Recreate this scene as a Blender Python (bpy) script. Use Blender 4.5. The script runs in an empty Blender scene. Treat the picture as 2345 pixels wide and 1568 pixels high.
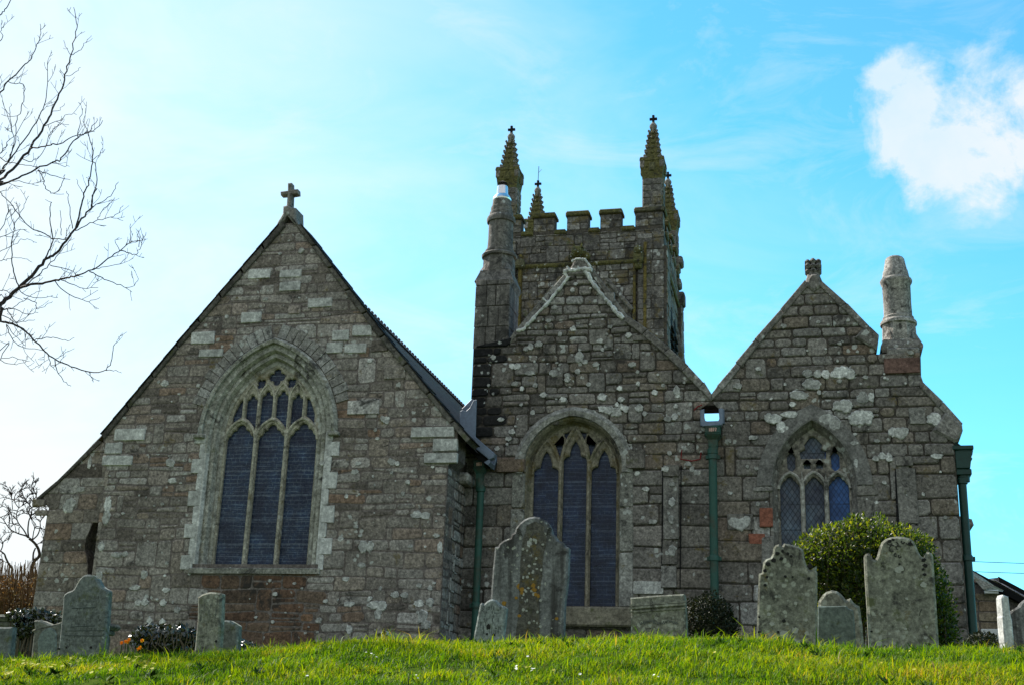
import bpy, bmesh, math, random
import numpy as np
from mathutils import Vector, Matrix, noise as mnoise
R = math.radians
scene = bpy.context.scene
COL = scene.collection
# ------------------------------------------------------------------ camera
EYE = 1.5
F, CX, CY, K = 3200/1.09168, 1172.5, 784.0, 2560/2345.0
PIT, YAW, ROL = R(17.67), R(13.52), R(2.07)
fwd = Vector((-math.sin(YAW)*math.cos(PIT), math.cos(YAW)*math.cos(PIT), math.sin(PIT)))
r0 = Vector((math.cos(YAW), math.sin(YAW), 0)); u0 = r0.cross(fwd)
rgt = math.cos(ROL)*r0 + math.sin(ROL)*u0
upv = -math.sin(ROL)*r0 + math.cos(ROL)*u0
cam = bpy.data.cameras.new('camera'); cam.sensor_width = 36; cam.lens = 45.0; cam.sensor_fit = 'HORIZONTAL'
cam.clip_start = .05; cam.clip_end = 5000
camo = bpy.data.objects.new('camera', cam); COL.objects.link(camo)
M = Matrix((rgt, upv, -fwd)).transposed().to_4x4(); M.translation = (0, 0, EYE); camo.matrix_world = M
scene.camera = camo

def W(x, y, Y):
    "point of the place at depth Y seen at measured pixel (x, y)"
    d = (x-CX)/F*rgt - (y-CY)/F*upv + fwd
    d = d*(Y/d.y)
    return Vector((d.x, Y, d.z+EYE))
def P2(pts, Y):
    o = []
    for x, y in pts:
        w = W(x, y, Y); o.append((w.x, w.z))
    return o
def crop(x0, y0, s):
    return lambda zx, zy: ((x0+zx/s)/K, (y0+zy/s)/K)
def cp(c, pts): return [c(a, b) for a, b in pts]

# ------------------------------------------------------------------ materials
def newmat(name):
    m = bpy.data.materials.new(name); m.use_nodes = True
    nt = m.node_tree; nt.nodes.clear()
    out = nt.nodes.new('ShaderNodeOutputMaterial')
    b = nt.nodes.new('ShaderNodeBsdfPrincipled'); nt.links.new(b.outputs[0], out.inputs[0])
    return m, nt, b, out
class NG:
    def __init__(s, nt): s.nt = nt
    def n(s, t, **kw):
        nd = s.nt.nodes.new(t)
        for k, v in kw.items():
            if k in nd.inputs.keys(): pass
            setattr(nd, k, v)
        return nd
    def l(s, a, b): s.nt.links.new(a, b)
    def coord(s, scale=(1, 1, 1), rot=(0, 0, 0), kind='Object'):
        tc = s.n('ShaderNodeTexCoord'); mp = s.n('ShaderNodeMapping')
        mp.inputs['Scale'].default_value = scale; mp.inputs['Rotation'].default_value = rot
        s.l(tc.outputs[kind], mp.inputs[0]); return mp.outputs[0]
    def noise(s, vec, scale, detail=4, rough=.6, dist=0):
        nd = s.n('ShaderNodeTexNoise'); s.l(vec, nd.inputs['Vector'])
        nd.inputs['Scale'].default_value = scale; nd.inputs['Detail'].default_value = detail
        nd.inputs['Roughness'].default_value = rough; nd.inputs['Distortion'].default_value = dist
        return nd.outputs[0]
    def ramp(s, fac, stops, interp='LINEAR'):
        nd = s.n('ShaderNodeValToRGB'); s.l(fac, nd.inputs[0]); cr = nd.color_ramp; cr.interpolation = interp
        while len(cr.elements) < len(stops): cr.elements.new(.5)
        for e, (p, c) in zip(cr.elements, stops):
            e.position = p
            e.color = (c, c, c, 1) if not isinstance(c, (tuple, list)) else (*c, 1)
        return nd.outputs[0]
    def mix(s, fac, a, b, mode='MIX'):
        nd = s.n('ShaderNodeMix'); nd.data_type = 'RGBA'; nd.blend_type = mode
        for i, v in ((0, fac), (6, a), (7, b)):
            if isinstance(v, (int, float)): nd.inputs[i].default_value = v if i == 0 else (v, v, v, 1)
            elif isinstance(v, (tuple, list)): nd.inputs[i].default_value = (*v, 1)
            else: s.l(v, nd.inputs[i])
        return nd.outputs[2]
    def math(s, op, a, b=0.0, clamp=False):
        nd = s.n('ShaderNodeMath'); nd.operation = op; nd.use_clamp = clamp
        for i, v in ((0, a), (1, b)):
            if isinstance(v, (int, float)): nd.inputs[i].default_value = v
            else: s.l(v, nd.inputs[i])
        return nd.outputs[0]
    def attr(s, name):
        nd = s.n('ShaderNodeAttribute'); nd.attribute_name = name; return nd.outputs['Fac']
    def bump(s, h, strength, dist, bsdf, prev=None):
        nd = s.n('ShaderNodeBump'); nd.inputs['Strength'].default_value = strength; nd.inputs['Distance'].default_value = dist
        s.l(h, nd.inputs['Height'])
        if prev is not None: s.l(prev, nd.inputs['Normal'])
        s.l(nd.outputs[0], bsdf.inputs['Normal']); return nd.outputs[0]

def stone_mat(name, stops, speck=.55, lichen=.0, ochre=.0, moss=.0, black=.0, streak=0, lichen_col=(.46, .47, .44), bumpd=.012, sc=1.0, fine=1.0):
    m, nt, b, out = newmat(name); g = NG(nt)
    v = g.coord()
    base = g.ramp(g.attr('rnd'), stops)
    n1 = g.noise(v, 1.7*sc, 5, .65)
    base = g.mix(1.0, base, g.ramp(n1, [(.25, .62), (.5, 1.0), (.78, 1.32)]), 'MULTIPLY')
    n2 = g.noise(v, 23*fine, 7, .8)
    base = g.mix(speck, base, g.ramp(n2, [(.33, .16), (.46, .80), (.54, 1.15), (.70, 2.3)]), 'MULTIPLY')
    n3 = g.noise(v, 11*sc, 4, .7)
    base = g.mix(.8, base, g.ramp(n3, [(.28, .42), (.5, 1), (.72, 1.5)]), 'MULTIPLY')
    if streak:
        vs = g.coord((9, 9, .55)); ns = g.noise(vs, 1.0, 4, .6)
        base = g.mix(g.math('MULTIPLY', g.ramp(ns, [(.45, 0), (.62, 1)]), streak), base, (.035, .033, .03))
    if ochre:
        no = g.noise(v, 2.6*sc, 6, .7); no2 = g.noise(v, 40, 3, .7)
        f = g.math('MULTIPLY', g.ramp(no, [(.63-ochre*.25, 0), (.70-ochre*.22, 1)]), g.ramp(no2, [(.35, .2), (.6, .9)]))
        base = g.mix(f, base, (.135, .10, .028))
    if moss:
        nm = g.noise(v, 3.4*sc, 6, .7)
        base = g.mix(g.ramp(nm, [(.62-moss*.22, 0), (.72-moss*.2, .8)]), base, (.075, .085, .030))
    if black:
        nb = g.noise(v, 2.1*sc, 6, .75, .5)
        base = g.mix(g.ramp(nb, [(.60-black*.2, 0), (.68-black*.2, .85)]), base, (.030, .028, .026))
    if lichen:
        nl = g.noise(v, 6.5*sc, 5, .72)
        vo = g.n('ShaderNodeTexVoronoi'); vo.feature = 'F1'; g.l(v, vo.inputs['Vector']); vo.inputs['Scale'].default_value = 7*sc
        big = g.noise(v, .9, 2, .5)
        s1 = g.math('ADD', g.math('MULTIPLY', vo.outputs['Distance'], .55), g.math('MULTIPLY', nl, .75))
        s2 = g.math('SUBTRACT', s1, g.math('MULTIPLY', g.math('SUBTRACT', big, .5), .8))
        f = g.ramp(s2, [(.36+lichen*.22, 1), (.40+lichen*.22, 0)])
        base = g.mix(g.math('MULTIPLY', f, g.ramp(n2, [(.3, .25), (.55, .95)])), base, lichen_col)
    g.l(base, b.inputs['Base Color']); b.inputs['Roughness'].default_value = .93
    b.inputs['Specular IOR Level'].default_value = .25
    h = g.math('ADD', g.math('MULTIPLY', n2, .5), g.math('ADD', g.math('MULTIPLY', n3, 1.0), g.math('MULTIPLY', n1, .6)))
    g.bump(h, .8, bumpd, b)
    return m
def plain_mat(name, col, rough=.6, spec=.4, metal=0, var=.35, sc=6, bumpd=.002, col2=None):
    m, nt, b, out = newmat(name); g = NG(nt); v = g.coord()
    n = g.noise(v, sc, 5, .65); n2 = g.noise(v, sc*7, 4, .7)
    if col2 is None: col2 = tuple(c*.45 for c in col)
    c = g.mix(g.ramp(n, [(.5, 0), (.72, var)]), col, col2)
    c = g.mix(.5, c, g.ramp(n2, [(.3, .6), (.5, 1), (.7, 1.3)]), 'MULTIPLY')
    g.l(c, b.inputs['Base Color']); b.inputs['Roughness'].default_value = rough; b.inputs['Metallic'].default_value = metal
    b.inputs['Specular IOR Level'].default_value = spec
    if bumpd: g.bump(n2, .6, bumpd, b)
    return m
def leaf_mat(name, cols, trans=.45, rough=.4, spec=.5, tcol=None):
    m, nt, b, out = newmat(name); g = NG(nt)
    c = g.ramp(g.attr('rnd'), cols)
    g.l(c, b.inputs['Base Color']); b.inputs['Roughness'].default_value = rough; b.inputs['Specular IOR Level'].default_value = spec
    t = g.n('ShaderNodeBsdfTranslucent'); mx = g.n('ShaderNodeMixShader'); mx.inputs[0].default_value = trans
    c2 = g.mix(1.0, c, tcol or (1.25, 1.15, .45), 'MULTIPLY'); g.l(c2, t.inputs[0])
    g.l(b.outputs[0], mx.inputs[1]); g.l(t.outputs[0], mx.inputs[2]); g.l(mx.outputs[0], out.inputs[0])
    return m

MT = {}
MT['mortar_chapel'] = stone_mat('mortar_chapel', [(0, (.15, .126, .114)), (1, (.15, .126, .114))], speck=.85, bumpd=.02, fine=.8)
MT['stone_chapel'] = stone_mat('stone_chapel', [(0, (.105, .088, .076)), (.12, (.18, .154, .132)), (.3, (.225, .20, .176)), (.52, (.275, .252, .23)), (.66, (.235, .19, .152)), (.80, (.33, .312, .29)), (.92, (.205, .135, .095)), (1, (.43, .42, .405))], speck=.85, lichen=.03, ochre=.14, black=.10)
MT['stone_damp'] = stone_mat('stone_damp', [(0, (.11, .065, .045)), (.4, (.15, .088, .058)), (.7, (.13, .10, .078)), (1, (.2, .115, .07))], speck=.75, black=.35, lichen=-.02)
MT['mortar_nave'] = stone_mat('mortar_nave', [(0, (.075, .064, .054)), (1, (.075, .064, .054))], speck=.7, bumpd=.02)
MT['stone_nave'] = stone_mat('stone_nave', [(0, (.10, .09, .08)), (.15, (.15, .134, .118)), (.35, (.18, .165, .15)), (.55, (.205, .192, .176)), (.7, (.175, .145, .115)), (.82, (.25, .238, .222)), (.93, (.165, .122, .092)), (1, (.33, .32, .305))], speck=.9, lichen=.14, ochre=.2, moss=.08, black=.1)
MT['stone_soot_shade'] = stone_mat('stone_soot_shade', [(0, (.010, .010, .011)), (1, (.024, .023, .022))], speck=.7, lichen=.04)
MT['stone_tower'] = stone_mat('stone_tower', [(0, (.10, .092, .082)), (.3, (.145, .136, .122)), (.6, (.185, .174, .158)), (.85, (.155, .135, .105)), (1, (.26, .25, .235))], speck=.97, lichen=.06, ochre=.42, moss=.2, black=.26, fine=.6, sc=.8)
MT['mortar_tower'] = stone_mat('mortar_tower', [(0, (.075, .066, .054)), (1, (.075, .066, .054))], speck=.7, ochre=.2, fine=.6)
MT['stone_ochre'] = stone_mat('stone_ochre', [(0, (.085, .08, .032)), (.5, (.115, .105, .038)), (1, (.115, .11, .08))], speck=.95, ochre=.3, moss=.3, black=.28, lichen=.02, fine=.7, sc=1.6)
MT['ashlar'] = stone_mat('ashlar', [(0, (.40, .395, .375)), (.5, (.45, .445, .425)), (1, (.52, .515, .495))], speck=.5, lichen=-.02, bumpd=.004)
MT['dressed'] = stone_mat('dressed', [(0, (.25, .242, .207)), (.5, (.31, .302, .265)), (1, (.385, .378, .34))], speck=.8, lichen=.10, ochre=.14, moss=.15, black=.22, bumpd=.006)
MT['dressed_dark'] = stone_mat('dressed_dark', [(0, (.19, .17, .125)), (1, (.27, .24, .185))], speck=.65, ochre=.3, moss=.25, black=.1, bumpd=.006)
MT['granite'] = stone_mat('granite', [(0, (.14, .128, .114)), (.5, (.18, .166, .148)), (1, (.24, .228, .21))], speck=.85, lichen=.12, moss=.05, black=.12)
MT['chimney_stone'] = stone_mat('chimney_stone', [(0, (.13, .118, .106)), (.5, (.165, .15, .134)), (1, (.21, .19, .172))], speck=.8, lichen=-.03, black=.25, streak=.45)
MT['lichen'] = stone_mat('lichen', [(0, (.30, .295, .275)), (.5, (.42, .415, .39)), (1, (.56, .555, .53))], speck=.75, bumpd=.006)
MT['red_stone'] = stone_mat('red_stone', [(0, (.27, .10, .065)), (1, (.33, .13, .085))], speck=.6, lichen=0)
MT['render'] = stone_mat('white_mortar', [(0, (.50, .50, .47)), (1, (.62, .62, .59))], speck=.5, moss=.05)
MT['stain'] = plain_mat('stain', (.03, .02, .014), .9, .2, sc=9)
MT['ochre_stain'] = stone_mat('ochre_lichen', [(0, (.13, .10, .03)), (1, (.165, .125, .034))], speck=.85, black=.4, moss=.3, sc=1.4)
MT['red_mark'] = plain_mat('red_mark', (.20, .022, .022), .85, .2, sc=14)
MT['lead'] = plain_mat('lead', (.17, .21, .28), .6, .4, .1, .5, 3, .003)
MT['green_dark'] = plain_mat('green_paint_dark', (.010, .042, .034), .5, .35, 0, .5, 7, .001, (.008, .012, .010))
MT['green'] = plain_mat('green_paint', (.022, .080, .060), .55, .35, 0, .9, 3, .003, (.055, .038, .022))
MT['figures'] = plain_mat('painted_figures', (.62, .40, .33), .6, .3, 0, .2, 9, 0)
MT['metal'] = plain_mat('galvanised', (.78, .79, .80), .22, .5, 1.0, .25, 5, .0006)
MT['dark'] = plain_mat('dark_void', (.012, .012, .012), .9, .1)
MT['white'] = plain_mat('white_paint', (.72, .72, .70), .5, .4, 0, .15, 6, .0008)
MT['bark'] = stone_mat('bark', [(0, (.055, .042, .034)), (1, (.085, .068, .055))], speck=.5, moss=.05)
MT['twig'] = plain_mat('twig', (.050, .036, .034), .8, .2, 0, .3, 10, 0)
MT['twig_brown'] = leaf_mat('twig_brown', [(0, (.09, .055, .024)), (.5, (.17, .10, .038)), (1, (.24, .17, .06))], .3, .7, .2, (1.2, .9, .6))
MT['wire'] = plain_mat('wire', (.05, .06, .07), .7, .2, 0, 0, 4, 0)

def slate_mat(name, c1, c2, sx=3.2, sy=4.5, rot=(0, 0, 0), lichen=.1):
    m, nt, b, out = newmat(name); g = NG(nt)
    uv = g.n('ShaderNodeUVMap')
    br = g.n('ShaderNodeTexBrick'); g.l(uv.outputs[0], br.inputs['Vector'])
    br.inputs['Color1'].default_value = (*c1, 1); br.inputs['Color2'].default_value = (*c2, 1); br.inputs['Mortar'].default_value = (.012, .012, .012, 1)
    br.inputs['Scale'].default_value = 1; br.inputs['Brick Width'].default_value = .3; br.inputs['Row Height'].default_value = .18; br.inputs['Mortar Size'].default_value = .008
    v = g.coord(); n = g.noise(v, 5, 5, .7); n2 = g.noise(v, 30, 4, .7)
    c = g.mix(.8, br.outputs[0], g.ramp(n2, [(.3, .5), (.5, 1), (.7, 1.5)]), 'MULTIPLY')
    c = g.mix(g.ramp(n, [(.60-lichen*.3, 0), (.7-lichen*.3, .8)]), c, (.15, .135, .06))
    g.l(c, b.inputs['Base Color']); b.inputs['Roughness'].default_value = .95; b.inputs['Specular IOR Level'].default_value = .12
    g.bump(g.math('ADD', br.outputs['Fac'], g.math('MULTIPLY', n2, -.5)), .7, -.012, b)
    return m
MT['slate'] = slate_mat('slate', (.085, .075, .07), (.13, .112, .098))
MT['slate_pale'] = slate_mat('slate_pale', (.26, .23, .17), (.38, .34, .26), lichen=.2)
MT['slate_purple'] = slate_mat('slate_purple', (.20, .175, .185), (.26, .235, .24), lichen=0)

def glass_mat(name, base, kind, line, roughness=.12, sub=(.02, .035, .07), lw=.008):
    m, nt, b, out = newmat(name); g = NG(nt)
    v = g.coord((1, 1, 1), (R(90), 0, 0) if kind == 'brick' else (R(90), 0, R(0)))
    tc = g.n('ShaderNodeTexCoord'); sep = g.n('ShaderNodeSeparateXYZ'); g.l(tc.outputs['Object'], sep.inputs[0])
    cmb = g.n('ShaderNodeCombineXYZ')
    if kind == 'brick':
        g.l(sep.outputs[0], cmb.inputs[0]); g.l(sep.outputs[2], cmb.inputs[1])
    else:
        a = g.math('ADD', g.math('MULTIPLY', sep.outputs[0], 1.5), sep.outputs[2]); c_ = g.math('SUBTRACT', sep.outputs[2], g.math('MULTIPLY', sep.outputs[0], 1.5))
        g.l(a, cmb.inputs[0]); g.l(c_, cmb.inputs[1])
    br = g.n('ShaderNodeTexBrick'); g.l(cmb.outputs[0], br.inputs['Vector'])
    br.inputs['Scale'].default_value = 1
    if kind == 'brick':
        br.inputs['Brick Width'].default_value = .13; br.inputs['Row Height'].default_value = .062; br.offset = .37; br.offset_frequency = 2; br.squash = .6; br.squash_frequency = 3
        br.inputs['Mortar Size'].default_value = lw*.55
    else:
        br.inputs['Brick Width'].default_value = .125; br.inputs['Row Height'].default_value = .125; br.offset = 0
        br.inputs['Mortar Size'].default_value = lw*.6
    br.inputs['Mortar Smooth'].default_value = .1
    br.inputs['Color1'].default_value = (*base, 1); br.inputs['Color2'].default_value = (*sub, 1); br.inputs['Mortar'].default_value = (*line, 1); br.inputs['Bias'].default_value = 0
    vv = g.coord(); n = g.noise(vv, 3.2, 4, .6); n2 = g.noise(vv, 17, 3, .6)
    fade = g.ramp(n2, [(.4, .12), (.62, .75)]) if kind == 'brick' else g.ramp(n2, [(.3, .8), (.6, 1)])
    col = g.mix(fade, base, br.outputs[0])
    if kind == 'brick':
        zq = g.math('FRACT', g.math('ADD', g.math('MULTIPLY', sep.outputs[2], 13.5), g.math('MULTIPLY', g.noise(g.coord(), 1.4, 2, .5), .9)))
        col = g.mix(g.math('MULTIPLY', g.math('LESS_THAN', zq, .17), g.ramp(g.noise(g.coord((5, 5, 9)), 1.0, 3, .6), [(.36, .05), (.62, .85)])), col, line)
    col = g.mix(1.0, col, g.ramp(n, [(.28, (.38, .34, .45)), (.5, (1, 1, 1)), (.7, (1.5, 1.75, 1.8))]), 'MULTIPLY')
    # saddle bars: broad horizontal lead lines
    z = sep.outputs[2]; fr = g.math('FRACT', g.math('MULTIPLY', z, 2.35))
    bar = g.math('LESS_THAN', fr, .05)
    col = g.mix(g.math('MULTIPLY', bar, g.ramp(n2, [(.4, .3), (.6, .9)])), col, line)
    g.l(col, b.inputs['Base Color']); b.inputs['Roughness'].default_value = roughness; b.inputs['Specular IOR Level'].default_value = .28
    rr = g.ramp(n2, [(.3, roughness), (.7, roughness+.18)]); g.l(rr, b.inputs['Roughness'])
    g.bump(g.math('ADD', g.noise(vv, 6, 3, .6), g.math('MULTIPLY', br.outputs['Fac'], .4)), .7, .02, b)
    return m
MT['glass_a'] = glass_mat('leaded_glass', (.016, .027, .058), 'brick', (.12, .145, .19), .2, (.010, .020, .055), .011)
MT['glass_b'] = glass_mat('leaded_glass_dark', (.008, .015, .042), 'brick', (.08, .10, .15), .22, (.010, .022, .07), .010)
MT['glass_c'] = glass_mat('diamond_glass', (.065, .085, .125), 'diamond', (.020, .023, .032), .3, (.105, .12, .15), .015)
MT['glass_blue'] = glass_mat('diamond_glass_blue', (.020, .07, .22), 'diamond', (.014, .03, .08), .3, (.035, .09, .26), .013)
MT['pane'] = plain_mat('pane_glass', (.05, .07, .09), .1, .5, 0, .2, 4, 0)

def headstone_mat(name, col, lichen=.1, ochre=.0, black=.1, streak=0, moss=.1, speck=.55):
    d = tuple(c*.85 for c in col); e = tuple(c*1.12 for c in col)
    return stone_mat(name, [(0, d), (1, e)], speck=speck, lichen=lichen, ochre=ochre, black=black, moss=moss, streak=streak, sc=2.2, bumpd=.004, lichen_col=(.34, .35, .29))
# ------------------------------------------------------------------ mesh helpers
class MB:
    def __init__(s): s.v, s.f, s.m, s.r, s.uv = [], [], [], [], {}
    def face(s, pts, mat=0, rnd=.5, uv=None):
        i = len(s.v); s.v += [tuple(p) for p in pts]; s.f.append(tuple(range(i, i+len(pts)))); s.m.append(mat); s.r.append(rnd)
        if uv: s.uv[len(s.f)-1] = uv
    def add(s, vs, fs, mat=0, rnd=.5):
        i = len(s.v); s.v += [tuple(p) for p in vs]
        for f in fs: s.f.append(tuple(i+k for k in f)); s.m.append(mat); s.r.append(rnd)
    def box(s, x0, x1, y0, y1, z0, z1, mat=0, rnd=.5, bev=0.0):
        if bev <= 0:
            vs = [(x, y, z) for z in (z0, z1) for y in (y0, y1) for x in (x0, x1)]
            s.add(vs, [(0, 2, 3, 1), (4, 5, 7, 6), (0, 1, 5, 4), (2, 6, 7, 3), (0, 4, 6, 2), (1, 3, 7, 5)], mat, rnd)
        else:
            b = min(bev, (x1-x0)*.45, (z1-z0)*.45, (y1-y0)*.45)
            s.prism([(x0+b, z0), (x1-b, z0), (x1, z0+b), (x1, z1-b), (x1-b, z1), (x0+b, z1), (x0, z1-b), (x0, z0+b)], y0, y1, mat, rnd, b)
    def prism(s, pts, y0, y1, mat=0, rnd=.5, bev=0.0):
        "closed outline in (x, z), counter-clockwise, from front y0 to back y1; front edge chamfered by bev"
        n = len(pts); i = len(s.v)
        a = sum(pts[k][0]*pts[(k+1) % n][1]-pts[(k+1) % n][0]*pts[k][1] for k in range(n))
        if a < 0: pts = pts[::-1]
        rings = []
        if bev > 0: rings.append((y0, inset(pts, bev))); rings.append((y0+bev, pts))
        else: rings.append((y0, pts))
        rings.append((y1, pts))
        for y, pp in rings: s.v += [(x, y, z) for x, z in pp]
        for q in range(len(rings)-1):
            for k in range(n):
                k2 = (k+1) % n; s.f.append((i+q*n+k, i+q*n+k2, i+(q+1)*n+k2, i+(q+1)*n+k)[::-1]); s.m.append(mat); s.r.append(rnd)
        e = i+(len(rings)-1)*n
        s.f.append(tuple(range(i, i+n))); s.f.append(tuple(range(e+n-1, e-1, -1))); s.m += [mat]*2; s.r += [rnd]*2
    def stone(s, pts, mp, prot, ins, mat, rnd, tilt=0):
        n = len(pts); cx = sum(p[0] for p in pts)/n; cz = sum(p[1] for p in pts)/n
        hw = max(.01, (max(p[0] for p in pts)-min(p[0] for p in pts))/2); hh = max(.01, (max(p[1] for p in pts)-min(p[1] for p in pts))/2)
        fx = max(.3, 1-ins/hw); fz = max(.3, 1-ins/hh)
        i = len(s.v)
        for u, z in pts: s.v.append(mp(u, -.012, z))
        for u, z in pts: s.v.append(mp(u, prot*.55, z))
        for u, z in pts:
            uu = cx+(u-cx)*fx; zz = cz+(z-cz)*fz
            s.v.append(mp(uu, prot+tilt*(zz-cz)/hh, zz))
        for q in range(2):
            for k in range(n):
                k2 = (k+1) % n; s.f.append((i+q*n+k, i+q*n+k2, i+(q+1)*n+k2, i+(q+1)*n+k)); s.m.append(mat); s.r.append(rnd)
        s.f.append(tuple(range(i+2*n, i+3*n))); s.m.append(mat); s.r.append(rnd)
    def tube(s, path, rad, n=6, mat=0, rnd=.5, cap=True):
        path = [Vector(p) for p in path]; m = len(path)
        if not hasattr(rad, '__len__'): rad = [rad]*m
        i = len(s.v); ref = Vector((.31, .92, .23)).normalized()
        for k, p in enumerate(path):
            t = (path[min(k+1, m-1)]-path[max(k-1, 0)]).normalized()
            a = t.cross(ref)
            if a.length < 1e-4: a = t.cross(Vector((1, 0, 0)))
            a.normalize(); b = t.cross(a)
            for j in range(n):
                an = 2*math.pi*j/n; s.v.append(tuple(p+rad[k]*(math.cos(an)*a+math.sin(an)*b)))
        for k in range(m-1):
            for j in range(n):
                j2 = (j+1) % n; s.f.append((i+k*n+j, i+k*n+j2, i+(k+1)*n+j2, i+(k+1)*n+j)); s.m.append(mat); s.r.append(rnd)
        if cap:
            s.f.append(tuple(i+j for j in range(n))[::-1]); s.f.append(tuple(i+(m-1)*n+j for j in range(n))); s.m += [mat]*2; s.r += [rnd]*2
    def lathe(s, cx, cy, prof, n=24, mat=0, rnd=.5, rot=0, square=1.0):
        i = len(s.v); m = len(prof)
        for r, z in prof:
            for j in range(n):
                a = 2*math.pi*j/n+rot; s.v.append((cx+r*math.cos(a), cy+r*math.sin(a), z))
        for k in range(m-1):
            for j in range(n):
                j2 = (j+1) % n; s.f.append((i+k*n+j, i+k*n+j2, i+(k+1)*n+j2, i+(k+1)*n+j)); s.m.append(mat); s.r.append(rnd)
        s.f.append(tuple(i+j for j in range(n))[::-1]); s.f.append(tuple(i+(m-1)*n+j for j in range(n))); s.m += [mat]*2; s.r += [rnd]*2
    def ball(s, c, r, mat=0, rnd=.5, n=8, m=5, sq=(1, 1, 1)):
        prof = []
        i = len(s.v)
        for k in range(m+1):
            t = math.pi*k/m
            for j in range(n):
                a = 2*math.pi*j/n; s.v.append((c[0]+sq[0]*r*math.sin(t)*math.cos(a), c[1]+sq[1]*r*math.sin(t)*math.sin(a), c[2]-sq[2]*r*math.cos(t)))
        for k in range(m):
            for j in range(n):
                j2 = (j+1) % n; s.f.append((i+k*n+j, i+k*n+j2, i+(k+1)*n+j2, i+(k+1)*n+j)); s.m.append(mat); s.r.append(rnd)
    def build(s, name, mats, parent=None, smooth=False, origin=None):
        me = bpy.data.meshes.new(name)
        vs = s.v
        if origin is not None: vs = [(x-origin[0], y-origin[1], z-origin[2]) for x, y, z in vs]
        me.from_pydata(vs, [], s.f)
        for m in mats: me.materials.append(MT[m] if isinstance(m, str) else m)
        me.polygons.foreach_set('material_index', s.m)
        at = me.attributes.new('rnd', 'FLOAT', 'FACE'); at.data.foreach_set('value', s.r)
        if s.uv:
            ul = me.uv_layers.new(name='UVMap')
            for fi, uv in s.uv.items():
                for li, q in zip(me.polygons[fi].loop_indices, uv): ul.data[li].uv = q
        if smooth: me.polygons.foreach_set('use_smooth', [True]*len(me.polygons))
        me.update()
        if smooth: me.set_sharp_from_angle(angle=R(38))
        o = bpy.data.objects.new(name, me); COL.objects.link(o)
        if origin is not None: o.location = origin
        if parent is not None:
            o.parent = parent; o.location = Vector(o.location)-Vector(abs_loc(parent))
        return o
def abs_loc(o):
    l = Vector(o.location)
    while o.parent: o = o.parent; l += Vector(o.location)
    return l
def inset(pts, d):
    n = len(pts); o = []
    for k in range(n):
        p0, p1, p2 = Vector(pts[k-1]), Vector(pts[k]), Vector(pts[(k+1) % n])
        a = (p1-p0); b = (p2-p1)
        if a.length < 1e-6 or b.length < 1e-6: o.append(tuple(p1)); continue
        a.normalize(); b.normalize(); na = Vector((-a.y, a.x)); nb = Vector((-b.y, b.x)); h = na+nb
        if h.length < 1e-3: o.append(tuple(p1+na*d)); continue
        h = h/max(.35, h.dot(na)); o.append((p1.x+h.x*d, p1.y+h.y*d))
    return o
def empty(name, loc, label=None, cat=None, group=None):
    o = bpy.data.objects.new(name, None); COL.objects.link(o); o.location = loc; o.empty_display_size = .2
    return tag(o, label, cat, group)
def tag(o, label=None, cat=None, group=None, kind=None):
    for k, v in (('label', label), ('category', cat), ('group', group), ('kind', kind)):
        if v: o[k] = v
    return o
def plate(loops, depth, bev=0.0):
    "flat slab with holes: returns verts in (x, d, z) with d from 0 (front) to depth, and faces"
    cu = bpy.data.curves.new('tmp', 'CURVE'); cu.dimensions = '2D'; cu.fill_mode = 'BOTH'
    cu.extrude = max(.0001, depth/2-bev); cu.bevel_depth = bev; cu.bevel_resolution = 0; cu.offset = -bev
    for lp in loops:
        sp = cu.splines.new('POLY'); sp.points.add(len(lp)-1)
        for q, (x, z) in zip(sp.points, lp): q.co = (x, z, 0, 1)
        sp.use_cyclic_u = True
    ob = bpy.data.objects.new('tmp', cu); COL.objects.link(ob)
    dg = bpy.context.evaluated_depsgraph_get(); dg.update()
    me = bpy.data.meshes.new_from_object(ob.evaluated_get(dg))
    vs = [(v.co.x, depth/2-v.co.z, v.co.y) for v in me.vertices]
    fs = [tuple(p.vertices) for p in me.polygons]
    bpy.data.objects.remove(ob); bpy.data.curves.remove(cu); bpy.data.meshes.remove(me)
    return vs, fs
def add_plate(mb, loops, y0, depth, bev, mat, rnd=.5):
    vs, fs = plate(loops, depth, bev)
    mb.add([(x, y0+d, z) for x, d, z in vs], fs, mat, rnd)

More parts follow.
